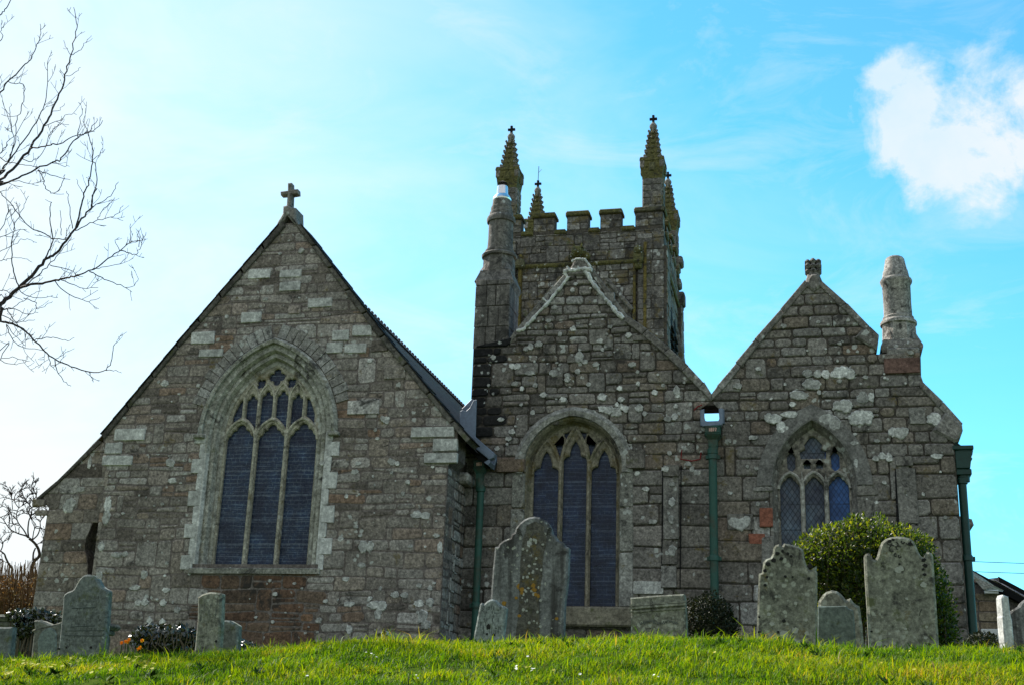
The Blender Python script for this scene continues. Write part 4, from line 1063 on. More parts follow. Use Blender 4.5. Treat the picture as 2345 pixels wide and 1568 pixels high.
def eaves(pts, y0, y1):
    for k in range(len(pts)-1): mb.face([(pts[k][0], y0, pts[k][1]), (pts[k][0], y1, pts[k][1]), (pts[k+1][0], y1, pts[k+1][1]), (pts[k+1][0], y0, pts[k+1][1])], 0)
    for y in (y0, y1): mb.face([(x, y, z) for x, z in (pts if y == y0 else pts[::-1])], 0)
p = cp(c10, [(345, 135), (390, 170), (440, 183), (436, 208), (345, 212)])
eaves(Q(p, YN+.3), YN+.28, 33)
mb.build('eaves_board', ['dark'], church)

# ---------------------------------------------------------------- tower
pFR = W(1496, 440, YT+.35); pFL = W(1166, 440, YT+.35)
xTR = W(1517.5, 640, YT).x; mg = xTR-pFR.x; xTL = pFL.x-mg; dT = 4.25+2*mg; yTB = YT+dT
zMer, zCre, zStr = W(1345, 487, YT).z, W(1345, 526, YT).z, W(1345, 603, YT).z
print('tower', xTL, xTR, mg, dT, zMer, zCre, zStr)
tower = empty('tower', ((xTL+xTR)/2, YT+dT/2, 1.5)); tower.parent = church; tower.location -= Vector(church.location)
tower['label'] = 'square battlemented west tower with four crocketed pinnacles'
mb = MB()
mb.box(xTL, xTR, YT, yTB, 1.5, zStr, 0)
zlo = W(1345, 840, YT).z
mL = lambda z: (.22, .36)
masonry(mb, [[(xTL, zlo-1), (xTR, zlo-1), (xTR, zStr-.05), (xTL, zStr-.05)]], front(YT), (.22, .36), (.25, .7), .02, (.01, .045), 1, 101, jump=.05, split=.1)
masonry(mb, [[(YT, zlo-1.5), (yTB, zlo-1.5), (yTB, zStr-.05), (YT, zStr-.05)]], rightside(xTR), (.22, .36), (.3, .7), .02, (.01, .045), 1, 103, jump=.05, split=.1)
mb.build('tower_wall', ['mortar_tower', 'stone_tower'], tower)
# parapet with merlons
mb = MB()
def parapet(mp_u0, mp_u1, mpf, gaps, seed, box):
    box(mp_u0, mp_u1, zStr, zCre)
    masonry(mb, [[(mp_u0, zStr+.08), (mp_u1, zStr+.08), (mp_u1, zCre-.10), (mp_u0, zCre-.10)]], mpf, (.2, .34), (.25, .65), .02, (.01, .04), 1, seed)
    for a, b in gaps:
        box(a, b, zCre, zMer-.07)
        masonry(mb, [[(a, zCre+.005), (b, zCre+.005), (b, zMer-.12), (a, zMer-.12)]], mpf, (.22, .3), (.25, .5), .02, (.01, .03), 1, seed+3)
def fbox(a, b, z0, z1): mb.box(a, b, YT, YT+.34, z0, z1, 0)
def rbox(a, b, z0, z1): mb.box(xTR-.34, xTR, a+.35, b-.002, z0, z1, 0)
xs_ = [W(x, 490, YT).x for x in (1195, 1223, 1271, 1299, 1348, 1375, 1423, 1455)]
gF = [(xTL, xs_[0]), (xs_[1], xs_[2]), (xs_[3], xs_[4]), (xs_[5], xs_[6]), (xs_[7], xTR)]
parapet(xTL, xTR, front(YT), gF, 111, fbox)
step = dT/9.0
gS = [(YT+step*(2*k), YT+step*(2*k+1)) for k in range(5)]
parapet(YT, yTB, rightside(xTR), gS, 115, rbox)
mb.box(xTL, xTR, yTB-.34, yTB, zStr, zCre, 0)
for k, (a, b) in enumerate(gF): mb.box(a, b, yTB-.34, yTB, zCre, zMer-.05, 0)
mb.box(xTL, xTL+.34, YT+.35, yTB-.35, zStr, zCre, 0)
for (a, b) in gS: mb.box(xTL, xTL+.34, a+.36, b-.36 if b > yTB-.1 else b, zCre, zMer-.05, 0)
# moulded copings
def cope(a, b, z, side='f'):
    if side == 'f': mb.prism([(a-.04, z-.10), (b+.04, z-.10), (b+.04, z-.01), (b+.0, z+.05), (a+.0, z+.05), (a-.04, z-.01)], YT-.09, YT+.42, 2, rg.random(), .03)
    else: mb.box(xTR-.42, xTR+.08, a-.03, b+.03, z-.10, z+.05, 2, rg.random(), .03)
for (a, b) in gF: cope(a, b, zMer)
for k in range(4): cope(gF[k][1]+.045, gF[k+1][0]-.045, zCre-.02)
for (a, b) in gS: cope(a, b, zMer, 's')
for k in range(4): cope(gS[k][1]+.045, gS[k+1][0]-.045, zCre-.02, 's')
mb.build('parapet', ['mortar_tower', 'stone_tower', 'stone_ochre'], tower)
mb = MB()   # string course
mb.prism([(xTL-.10, zStr-.10), (xTR+.10, zStr-.10), (xTR+.10, zStr+.03), (xTL-.10, zStr+.03)], YT-.10, YT+.02, 0, .5, .04)
mb.box(xTR-.02, xTR+.10, YT+.02, yTB+.1, zStr-.10, zStr+.03, 0, .5, .03)
mb.build('string_course', ['stone_ochre'], tower)
# clasping corner strips
mb = MB()
sR0 = W(1461, 700, YT).x
for (a, b) in ((sR0, xTR+.06), (xTL-.06, xTL+(xTR-sR0))):
    ztop = W(1470, 540, YT).z
    mb.box(a, b, YT-.13, YT+.3, 1.5, ztop, 0)
    masonry(mb, [[(a, zlo-1), (b, zlo-1), (b, ztop), (a, ztop)]], front(YT-.13), (.28, .42), (.4, .62), .022, (.01, .04), 1, 121+int(a*7) % 50)
    mb.build('buttress', ['mortar_tower', 'stone_tower'], tower); mb = MB()
for y in (YT-.12, yTB-.75):
    mb.box(xTR-.1, xTR+.13, y, y+.8, 1.5, zStr+.4, 0)
    masonry(mb, [[(y, zlo-1.5), (y+.8, zlo-1.5), (y+.8, zStr+.4), (y, zStr+.4)]], rightside(xTR+.13), (.28, .42), (.4, .8), .022, (.01, .04), 1, 131)
    mb.build('buttress', ['mortar_tower', 'stone_tower'], tower); mb = MB()
# ochre-lichened vertical rolls and a carved stop beside them
mb = MB()
for x0, x1 in ((1451, 1457), (1475, 1482)):
    a, b = W(x0, 700, YT).x, W(x1, 700, YT).x
    mb.box(a, b, YT-.20, YT+.02, zlo-1, W(1466, 590 if x0 < 1460 else 560, YT).z, 0, rg.random(), .02)
    mb.build('angle_roll', ['ochre_stain'], tower); mb = MB()
for x0, x1 in ((1187, 1195),):
    a, b = W(x0, 700, YT).x, W(x1, 700, YT).x
    mb.box(a, b, YT-.20, YT+.02, zlo-1, W(1190, 588, YT).z, 0, rg.random(), .02)
mb.build('angle_roll', ['ochre_stain'], tower)
mb = MB()
p = W(1462, 588, YT-.3)
mb.box(p.x-.16, p.x+.14, YT-.34, YT-.1, p.z-.18, p.z+.18, 0, .6, .05); mb.ball((p.x-.01, YT-.30, p.z+.22), .15, 0, .6)
mb.box(p.x-.12, p.x+.10, YT-.30, YT-.1, p.z-.36, p.z-.18, 0, .3, .04)
mb.build('carved_stop', ['stone_ochre'], tower); mb = MB()
p = W(1187, 604, YT-.3); mb.box(p.x-.17, p.x+.17, YT-.34, YT-.1, p.z-.12, p.z+.16, 0, .8, .05)
mb.build('carved_stop', ['stone_ochre'], tower); mb = MB()   # crouching gargoyle over the string
p = W(1327, 583, YT-.2)
mb.ball((p.x, YT-.22, p.z+.05), .26, 0, .4, 10, 6, (.9, 1, .75)); mb.ball((p.x-.02, YT-.5, p.z-.03), .18, 0, .5, 9, 6)
mb.box(p.x-.12, p.x+.10, YT-.72, YT-.45, p.z-.16, p.z-.02, 0, .4, .05)
for s in (-1, 1): mb.ball((p.x+s*.22, YT-.2, p.z-.08), .13, 0, .4); mb.prism([(p.x+s*.10-.05, p.z+.1), (p.x+s*.10+.05, p.z+.1), (p.x+s*.13, p.z+.27)], YT-.52, YT-.42, 0, .4)
mb.build('gargoyle', ['stone_ochre'], tower)
# raked weather mould left by an older roof
mb = MB()
for pts in ([(1388, 646), (1412, 676), (1446, 716)], [(1290, 640), (1252, 690), (1215, 735)]):
    P_ = Q(pts, YT-.05)
    for k in range(len(P_)-1):
        A_, B_ = Vector(P_[k]), Vector(P_[k+1]); nr = Vector((-(B_-A_).y, (B_-A_).x)).normalized()
        if nr.y < 0: nr = -nr
        mb.prism([tuple(A_), tuple(B_), tuple(B_+nr*.12), tuple(A_+nr*.12)], YT-.24, YT+.02, 0, .4, .03)
    mb.build('weather_mould', ['stone_tower'], tower); mb = MB()
mb = MB()   # belfry louvres and slit on the right side
for y0 in (YT+1.6, YT+2.7):
    A2 = Arch(y0, y0+.75, zStr-1.6, zStr-.85, zStr-3.4); pa = A2.path(0, 8)
    mb.face([(xTR+.05, y, z) for y, z in pa], 0)
    for k in range(8): mb.box(xTR+.04, xTR+.12, y0+.05, y0+.7, zStr-3.3+.24*k, zStr-3.24+.24*k, 1, .4)
    mb.build('belfry_opening', ['dark', 'slate_purple'], tower); mb = MB()
mb = MB()
for (x, y, s) in ((1564, 686, .22), (1553, 612, .16), (1560, 600, .15), (1556, 650, .14)):
    p = W(x-4, y, yTB-.6); mb.box(xTR-.05, p.x+.12, yTB-.8, yTB-.3, p.z-s, p.z+s, 0, .3, .05); mb.build('projecting_stone', ['stone_tower'], tower); mb = MB()
pq = W(1570, 838, yTB+.1); mb.prism([(xTR-.2, pq.z-.15), (pq.x, pq.z-.15), (pq.x+.02, pq.z+.05), (xTR+.05, pq.z+1.0), (xTR-.2, pq.z+1.0)], yTB-.9, yTB-.1, 0, .3, .03)
mb.build('weathering_stone', ['stone_tower'], tower)

zz = {k: W(1496, y, YT+.35).z for k, y in dict(base=478, s1=418, cor0=405, cor1=373, sp0=371, sp1=301, b=291.5, cr0=283, cr1=264.7).items()}
pxm = W(1496, 400, YT+.35); u_ = (W(1506, 400, YT+.35).x-pxm.x)/10.0
def pinnacle(cx, cy, rod=False, label=None):
    mb = MB(); s = 22.5*u_
    mb.box(cx-s, cx+s, cy-s, cy+s, zz['base']-.5, zz['s1']+.02, 0, .5, .03)
    for k in range(4):
        z = zz['base']+(zz['s1']-zz['base'])*k/4; h = (zz['s1']-zz['base'])/4
        off = .02*(k % 2)
        for sg in (-1, 1):
            mb.box(cx+sg*s*.5-s*.42, cx+sg*s*.5+s*.42, cy-s-.03-off*.3, cy-s+.05, z+.01, z+h-.01, 0, rg.random(), .02)
            mb.box(cx+s-.05, cx+s+.03, cy+sg*s*.5-s*.42, cy+sg*s*.5+s*.42, z+.01, z+h-.01, 0, rg.random(), .02)
    # corbelled cornice with four little gablets
    mb.lathe(cx, cy, [(s*1.40, zz['s1']-.02), (s*1.46, zz['s1']+.10), (s*1.60, zz['cor0']+.14), (s*1.70, zz['cor0']+.20), (s*1.66, zz['cor1']-.10), (s*1.78, zz['cor1']-.08), (s*1.74, zz['cor1'])], 4, 1, .4, math.pi/4)
    for a in (-1, 1):
        for b in (-1, 1):
            mb.box(cx+a*s*.98-.075, cx+a*s*.98+.075, cy+b*s*.98-.075, cy+b*s*.98+.075, zz['cor0']+.16, zz['cor1']+.05, 0, rg.random(), .02)
    for a, b in ((-1, 0), (1, 0), (0, -1), (0, 1)):
        mb.box(cx+a*s*.98-s*.30, cx+a*s*.98+s*.30, cy+b*s*.98-s*.30, cy+b*s*.98+s*.30, zz['cor0']+.05, zz['cor1']-.16, 1, rg.random(), .03)
    # spire
    H = zz['sp1']-zz['sp0']
    mb.lathe(cx, cy, [(s*1.10, zz['sp0']-.05), (s*.38, zz['sp1']), (s*.36, zz['sp1']+.05)], 4, 1, .5, math.pi/4)
    for k in range(6):
        t = (k+.35)/5.9; rr = (s*1.08*(1-t)+s*.42*t); z = zz['sp0']+H*t
        for q in range(4):
            an = math.pi/4+q*math.pi/2; kx, ky = cx+rr*math.cos(an)*.98, cy+rr*math.sin(an)*.98
            mb.ball((kx, ky, z), .062-.004*k, 0, rg.random(), 7, 5, (1.1, 1.1, .9)); mb.ball((kx+.035*math.cos(an), ky+.035*math.sin(an), z+.05), .042, 0, rg.random(), 6, 4)
        for q in range(4):
            an = q*math.pi/2; rr2 = rr*.72; mb.box(cx+rr2*math.cos(an)-.045, cx+rr2*math.cos(an)+.045, cy+rr2*math.sin(an)-.045, cy+rr2*math.sin(an)+.045, z-.05, z+.05, 1, rg.random(), .02)
    mb.lathe(cx, cy, [(.10, zz['sp1']-.02), (.085, zz['sp1']+.03), (.085, zz['b']-.09), (.115, zz['b']-.04), (.125, zz['b']+.02), (.105, zz['b']+.075), (.06, zz['cr0']+.0), (.045, zz['cr0']+.03)], 12, 0, .6)
    zc = zz['cr0']+(zz['cr1']-zz['cr0'])*.52
    mb.box(cx-.038, cx+.038, cy-.035, cy+.035, zz['cr0']-.03, zz['cr1'], 2, .4, .01)
    mb.box(cx-.12, cx-.039, cy-.032, cy+.032, zc-.035, zc+.04, 2, .4, .008); mb.box(cx+.039, cx+.12, cy-.032, cy+.032, zc-.035, zc+.04, 2, .4, .008)
    if rod:
        mb.tube([(cx, cy, zz['cr1']-.02), (cx+.01, cy, zz['cr1']+.55)], .012, 5, 3); mb.tube([(cx+.005, cy, zz['cr1']+.3), (cx+.12, cy, zz['cr1']+.42)], .008, 4, 3)
    o = mb.build('pinnacle', ['stone_tower', 'stone_ochre', 'stone_soot_shade', 'wire'], tower, origin=(cx, cy, zz['base']))
    if label: o['label'] = label
pinnacle(pFR.x, YT+.35); pinnacle(pFL.x, YT+.35); pinnacle(pFR.x, yTB-.35); pinnacle(pFL.x, yTB-.35, True, 'pinnacle with a thin lightning rod')

# ---------------------------------------------------------------- chimneys
def lz(x, y, Y=YN): return W(x, y, Y)
def chimney_left():
    ch = empty('chimney', (lz(1128, 700).x, YN+.42, zCh)); ch.parent = church; ch.location -= Vector(church.location)
    ch['label'] = 'tall ashlar chimney with a shiny metal cowl beside the middle gable'
    cy = YN+.42; z1 = lz(1128, 640).z; x0, x1 = lz(1087, 700).x, lz(1166, 700).x; cx = (x0+x1)/2; hw = (x1-x0)/2
    mb = MB()
    mb.box(x0+.02, x1-.02, YN+.02, cy+hw, zCh-1.5, z1, 0)
    zz_ = zCh-.02; k = 0
    while zz_ < z1-.02:
        h = min(.40, z1-zz_)
        cuts = [x0, x0+hw*2*rg.uniform(.28, .4), x0+hw*2*rg.uniform(.58, .72), x1]
        for a, b in zip(cuts, cuts[1:]): rect_stone(mb, front(YN+.02), a+.006, b-.006, zz_+.006, zz_+h-.006, .022, 1, rg.random(), rg, .006, .01)
        ys = [YN+.02, YN+.02+(cy+hw-YN)*.5, cy+hw]
        for a, b in zip(ys, ys[1:]): rect_stone(mb, rightside(x1-.02), a+.006, b-.006, zz_+.006, zz_+h-.006, .022, 1, rg.random(), rg, .006, .01); rect_stone(mb, leftside(x0+.02), -b+.006, -a-.006, zz_+.006, zz_+h-.006, .022, 1, rg.random(), rg, .006, .01)
        zz_ += h
    # stepped weathered cap
    za, zb_ = lz(1128, 641).z, lz(1128, 612).z
    def frustum(h0, h1, za, zb_, m):
        mb.lathe(cx, cy, [(h0*1.414, za), (h1*1.414, zb_)], 4, m, .5, math.pi/4)
    frustum(hw*.98, hw*1.12, za-.10, za, 1); frustum(hw*1.13, hw*.86, za, zb_, 1)
    mb.build('stack', ['mortar_nave', 'chimney_stone'], ch)
    mb = MB(); zo = lz(1128, 572).z
    u = (lz(1138, 560).x-lz(1128, 560).x)/10
    mb.lathe(cx, cy, [(37*u, zb_-.02), (36*u, zo)], 8, 0, .5, math.pi/8)
    for q in range(4):
        an = math.pi/4+q*math.pi/2
        b_ = [(cx+hw*.84*1.414*math.cos(an+d), cy+hw*.84*1.414*math.sin(an+d), zb_) for d in (-.28, 0, .28)]
        t_ = (cx+35.5*u*math.cos(an), cy+35.5*u*math.sin(an), zb_+.17)
        mb.face([b_[0], b_[1], t_], 0, .4); mb.face([b_[1], b_[2], t_], 0, .4)
    mb.lathe(cx, cy, [(35*u, zo-.03), (39.5*u, zo-.02), (40.5*u, zo+.02), (38*u, zo+.05), (33*u, zo+.06), (34*u, zo+.085), (33*u, zo+.12), (29.6*u, zo+.13)], 28, 0, .6)
    zr = lz(1140, 487).z
    mb.lathe(cx+.5*u, cy, [(29.4*u, zo+.12), (27.8*u, (zo+zr)/2), (28.0*u, zr-.05), (31.8*u, zr-.045), (33.2*u, zr+.01), (31.5*u, zr+.06), (28.5*u, zr+.09)], 28, 0, .5)
    zt = lz(1140, 438).z
    mb.lathe(cx+.5*u, cy, [(28.2*u, zr+.07), (26.8*u, zr+.16), (24.6*u, zr+.175), (24.2*u, zr+.27), (22.0*u, zr+.285), (20.5*u, zt)], 28, 0, .4)
    mb.build('shaft', ['chimney_stone'], ch, True)
    mb = MB(); z2 = lz(1140, 426).z; z3 = lz(1140, 407).z
    mb.lathe(cx+.5*u, cy, [(20.5*u, zt-.02), (21.5*u, zt+.01), (17*u, zt+.08), (13.8*u, z2)], 24, 0, .5)
    mb.lathe(cx+.5*u, cy, [(13.6*u, z2-.01), (12.2*u, z3)], 24, 0, .5)
    for k in range(3): mb.tube([(cx+.5*u+12*u*math.cos(k*2.09+.4), cy+12*u*math.sin(k*2.09+.4), z3), (cx+.5*u+12*u*math.cos(k*2.09+.4), cy+12*u*math.sin(k*2.09+.4), z3+.08)], .008, 5, 1)
    mb.lathe(cx+.5*u, cy, [(10*u, z3+.06), (11*u, z3+.07), (3*u, z3+.12)], 16, 1, .5)
    mb.build('cowl', ['metal', 'dark'], ch, True)
chimney_left()
def chimney_right():
    ch = empty('chimney', (lz(2066, 800).x, YN+.35, zCh)); ch.parent = church; ch.location -= Vector(church.location)
    ch['label'] = 'pale round lichened chimney on the right gable shoulder'
    cy = YN+.40; zb_ = lz(2066, 792).z; cx = lz(2066, 790).x; u = (lz(2076, 700).x-lz(2066, 700).x)/10
    mb = MB()
    mb.box(lz(2032, 810).x, lz(2106, 810).x, YN-.02, YN+.8, lz(2066, 825).z, zb_-.03, 1, .5, .02)
    z1 = lz(2066, 771).z
    mb.lathe(cx, cy, [(45*u*1.414, zb_-.08), (48.5*u*1.414, zb_), (48.5*u*1.414, zb_+.03), (41*u*1.414, z1)], 4, 0, .4, math.pi/4)
    mb.build('stack', ['granite', 'stone_nave'], ch)
    mb = MB(); zo = lz(2064, 729).z; cx2 = cx-.01
    mb.lathe(cx2, cy, [(43*u, z1-.02), (41*u, zo)], 8, 0, .6, math.pi/8)
    for q in range(4):
        an = math.pi/4+q*math.pi/2; h_ = 40*u*1.3
        b_ = [(cx+h_*math.cos(an+d), cy+h_*math.sin(an+d), z1-.01) for d in (-.26, 0, .26)]; t_ = (cx+40*u*math.cos(an), cy+40*u*math.sin(an), z1+.22)
        mb.face([b_[0], b_[1], t_], 0, .4); mb.face([b_[1], b_[2], t_], 0, .4)
    zr = lz(2056, 630).z; zt = lz(2053, 573).z
    mb.lathe(cx2, cy, [(38*u, zo-.02), (43*u, zo), (43.5*u, zo+.04), (41*u, zo+.07), (37*u, zo+.09), (37*u, zo+.13), (34.5*u, zo+.15)], 28, 0, .7)
    mb.lathe(cx2-.0, cy, [(33.8*u, zo+.12), (33*u, (zo+zr)/2), (33.6*u, zr-.06), (37*u, zr-.02), (38.5*u, zr+.02), (37*u, zr+.05), (33.5*u, zr+.07)], 28, 0, .6)
    mb.lathe(cx2, cy, [(33.5*u, zr+.05), (29*u, zr+.22), (27.6*u, zr+.235), (23*u, zt-.03), (20.5*u, zt), (16*u, zt+.02), (15*u, zt-.05)], 28, 0, .5)
    mb.build('shaft', ['chimney_pale', 'granite'], ch, True)
MT['chimney_pale'] = stone_mat('chimney_pale', [(0, (.25, .232, .208)), (.5, (.29, .272, .246)), (1, (.34, .322, .295))], speck=.9, black=.30, lichen=.0, sc=2.5, streak=.3, bumpd=.003)
chimney_right()

# ---------------------------------------------------------------- lead work and rain-water pipes
c11 = crop(1000, 950, 3.137); c12 = crop(1720, 980, 9.8)
mb = MB()
Yl = YN-.35
def lead_poly(pts, Y, th=.03, dy=None):
    P_ = Q(pts, Y); mb.prism(P_, Y, Y+th, 0, .5, .008)
lead_poly(cp(c11, [(468, 330), (470, 240), (490, 232), (520, 238), (548, 210), (575, 155), (600, 150), (590, 470), (530, 485)]), Yl)
lead_poly(cp(c11, [(484, 222), (560, 145), (578, 150), (548, 208), (520, 236), (492, 230)]), Yl+.10)
P_ = Q(cp(c11, [(588, 438), (748, 577), (735, 605), (700, 622), (532, 488)]), Yl-.1); P2_ = Q(cp(c11, [(590, 452), (748, 577), (735, 605), (700, 622), (532, 488)]), Yl-.1)
mb.prism(P_, Yl-.12, Yl+.03, 0, .5, .01)
mb.prism(Q(cp(c11, [(532, 490), (700, 622), (690, 660), (664, 660), (550, 560), (525, 505)]), Yl-.05), Yl-.06, YN-.05, 1, .5)
mb.build('lead_flashing', ['lead', 'dark'], church)
mb = MB()
mb.prism(Q(cp(c11, [(700, 610), (740, 600), (752, 585), (755, 640), (735, 700), (705, 690)]), YN-.1), YN-.14, YN-.02, 0, .5, .01)
mb.prism(Q(cp(c11, [(662, 642), (700, 620), (712, 640), (690, 665)]), YN-.45), YN-.47, YN-.15, 0, .5)
mb.build('lead_flashing', ['lead'], church)

def downpipe(hop, top, bot, Y, r, date, label, hx=None, collars=(.55,), turned=False, gm='green'):
    "hop: pixel box of the hopper; top/bot: pixel centre line of the pipe"
    T, B = W(*top, Y), W(*bot, Y); X = T.x
    dp = empty('downpipe', (X, Y, T.z)); dp.parent = church; dp.location -= Vector(church.location); dp['label'] = label
    mb = MB()
    mb.lathe(X, Y, [(r, 1.3), (r, T.z+.1)], 14, 0, .5)
    H = T.z-1.3
    for t in collars:
        z = T.z-(T.z-B.z)*t; mb.lathe(X, Y, [(r*1.0, z-.045), (r*1.28, z-.04), (r*1.28, z+.03), (r*1.1, z+.05), (r*1.0, z+.055)], 14, 0, .3)
        for s in (-1, 1): mb.box(X+s*r*1.2-.035, X+s*r*1.2+.035, Y+.0, Y+r*1.5, z-.03, z+.03, 0, .3)
    z = T.z; mb.lathe(X, Y, [(r, z-.06), (r*1.3, z-.05), (r*1.3, z+.03), (r*1.1, z+.04)], 14, 0, .4)
    mb.build('pipe', [gm], dp, True)
    mb = MB(); A_, B_ = W(hop[0], hop[3], Y), W(hop[2], hop[1], Y); xc = (A_.x+B_.x)/2; hw = (B_.x-A_.x)/2; z0, z1 = A_.z, B_.z; d = min(hw, .17)
    def bx(w, dd, za, zb, bv=.008): mb.box(xc-w, xc+w, Y-dd, Y+min(dd, .14), za, zb, 0, .5, bv)
    h = z1-z0
    bx(hw, d, z0+h*.60, z0+h*.95); bx(hw*1.12, d*1.1, z0+h*.93, z1); bx(hw*1.08, d*1.08, z0+h*.53, z0+h*.60)
    mb.lathe(xc, Y, [(hw*.62*1.3, z0), (hw*.66*1.3, z0+h*.32), (hw*1.02*1.3, z0+h*.5), (hw*1.05*1.3, z0+h*.55)], 4, 0, .4, math.pi/4)
    mb.lathe(xc, Y, [(r*1.05, T.z-.02), (r*1.2, z0+.02)], 12, 0, .5)
    for s in (-1, 1):   # raised frame round the date
        mb.box(xc+s*hw*.82-.008, xc+s*hw*.82+.008, Y-d-.012, Y-d+.01, z0+h*.64, z0+h*.91, 0, .7)
    for zq in (.64, .90): mb.box(xc-hw*.82+.008, xc+hw*.82-.008, Y-d-.012, Y-d+.01, z0+h*zq, z0+h*zq+.014, 0, .7)
    ho = mb.build('hopper', [gm], dp)
    if date:
        mb = MB(); gw = hw*.27; gh = h*.155; zc = z0+h*.70; x = xc-gw*2*.98
        SEG = {'1': [(.5, 0, .5, 1)], '8': [(0, 0, 1, 0), (0, .5, 1, .5), (0, 1, 1, 1), (0, 0, 0, 1), (1, 0, 1, 1)], '7': [(0, 1, 1, 1), (1, 1, .45, 0)], '9': [(0, 1, 1, 1), (0, .5, 1, .5), (0, .5, 0, 1), (1, 0, 1, 1)], '3': [(0, 0, 1, 0), (.2, .5, 1, .5), (0, 1, 1, 1), (1, 0, 1, 1)]}
        for chx in date:
            for (a, b, c, e) in SEG[chx]:
                p0 = (x+.18*gw+a*gw*.62, Y-d-.008, zc+b*gh); p1 = (x+.18*gw+c*gw*.62, Y-d-.008, zc+e*gh)
                mb.tube([p0, p1], .0085, 5, 0)
            x += gw
        mb.build('date_figures', ['figures'], ho)
    return dp
downpipe((1086, 1055, 1113, 1098), (1101, 1118), (1084, 1455), YN-.22, .062, '1877', 'green downpipe with dated hopper in the corner beside the left gable', collars=(.80,))
dp = downpipe((1616, 977, 1650, 1022), (1632, 1032), (1635, 1372), YN-.20, .068, '1877', 'green downpipe with dated hopper between the middle and right gables', collars=(.04, .73))
# lead mouth of the valley gutter
mb = MB(); Yg = YN-.16
mb.prism(Q(cp(c12, [(300, 430), (395, 400), (400, 600), (425, 690), (470, 700), (740, 690), (765, 640), (748, 400), (790, 388), (860, 395), (862, 740), (820, 800), (540, 822), (385, 835), (330, 815), (305, 770)]), Yg), Yg, Yg+.05, 0, .5, .012)
for a, b in (((300, 430), (305, 790)), ((860, 395), (862, 740))):
    P_ = Q([c12(*a), c12(*b)], Yg); mb.box(P_[0][0]-.008, P_[0][0]+.012, Yg+.052, YN+.6, P_[1][1], P_[0][1], 0, .5)
P_ = Q([c12(310, 790), c12(850, 760)], Yg); mb.box(P_[0][0]+.03, P_[1][0]-.03, Yg+.052, YN+.6, P_[0][1]-.02, P_[0][1]+.03, 0, .5)
mb.build('gutter_mouth', ['lead'], dp)
dp3 = downpipe((2193, 1030, 2222, 1082), (2203, 1100), (2221, 1462), YN+.10, .066, None, 'dark green downpipe on the far right corner', collars=(.50,), gm='green_dark')
mb = MB(); p = W(2208, 1030, YN+.1); mb.box(xAw-.04, p.x+.13, YN-.05, YN+.35, p.z-.02, p.z+.05, 0, .5, .01)
mb.prism([(xAw, p.z-.03), (p.x+.11, p.z-.03), (p.x+.06, p.z-.32), (xAw, p.z-.32)], YN-.02, YN+.3, 0, .5, .01)
mb.box(xAw, p.x+.08, YN-.0, YN+.28, p.z-.42, p.z-.325, 0, .5, .01)
mb.build('gutter_end', ['green_dark'], dp3)
# ================================================================== GROUND
crest_px = [(-400, 1512), (0, 1508), (250, 1506), (500, 1499), (620, 1493), (850, 1477), (920, 1468), (1100, 1471), (1300, 1475), (1450, 1466), (1560, 1466), (1680, 1474), (1900, 1484), (2150, 1489), (2345, 1493), (2800, 1498)]
YB = 9.0
crest = [(W(x, y+9, YB).x, W(x, y+9, YB).z) for x, y in crest_px]
def crest_z(x):
    if x <= crest[0][0]: return crest[0][1]
    for (a, za), (b, zb) in zip(crest, crest[1:]):
        if x <= b: return za+(zb-za)*(x-a)/(b-a)
    return crest[-1][1]
def ground_z(x, y):
    zc = crest_z(x); f = max(0, 1-max(0, abs(x+2)-9)/30); zc = 2.05+(zc-2.05)*f
    if y <= YB:
        d = YB-y; z = zc-.085*d**1.6
        z = max(z, -.05 if y < 1 else z); z = max(z, -.1)
    else:
        d = y-YB; z = zc-.012*d if d < 14 else zc-.168-.02*(d-14)
        if d > 30: z = max(-6, zc-.49-.012*(d-30))
    z += .035*mnoise.noise(Vector((x*1.1, y*1.1, 2)))+.018*mnoise.noise(Vector((x*3.3, y*3.3, 7)))
    return z
xs = [-2500, -900, -300, -120, -60, -30, -20, -15]+[-12+.16*k for k in range(126)]+[10, 15, 25, 60, 150, 400, 2500]
ys = [-40, -20, -10, -4, 0, 2, 3.5, 4.6]+[5.2+.10*k for k in range(46)]+[10, 11, 12, 13.5, 15, 17, 19, 21, 24, 28, 34, 45, 70, 120, 300, 900, 3500]
gv = [(x, y, ground_z(x, y)) for y in ys for x in xs]; nx = len(xs)
gf = [(j*nx+i, j*nx+i+1, (j+1)*nx+i+1, (j+1)*nx+i) for j in range(len(ys)-1) for i in range(nx-1)]
mb = MB(); mb.add(gv, gf, 0)
m, nt, b, out = newmat('turf'); g = NG(nt); v = g.coord()
n = g.noise(v, 9, 5, .7); n2 = g.noise(v, 1.2, 4, .6)
c = g.ramp(n, [(.3, (.018, .030, .008)), (.5, (.045, .075, .012)), (.7, (.075, .095, .018))])
c = g.mix(g.ramp(n2, [(.55, 0), (.7, .5)]), c, (.06, .045, .02)); g.l(c, b.inputs['Base Color']); b.inputs['Roughness'].default_value = 1; b.inputs['Specular IOR Level'].default_value = 0
g.bump(n, .6, .03, b); MT['turf'] = m
tag(mb.build('grass_bank_ground', ['turf'], smooth=True), 'sloping churchyard ground', None, None, 'structure')

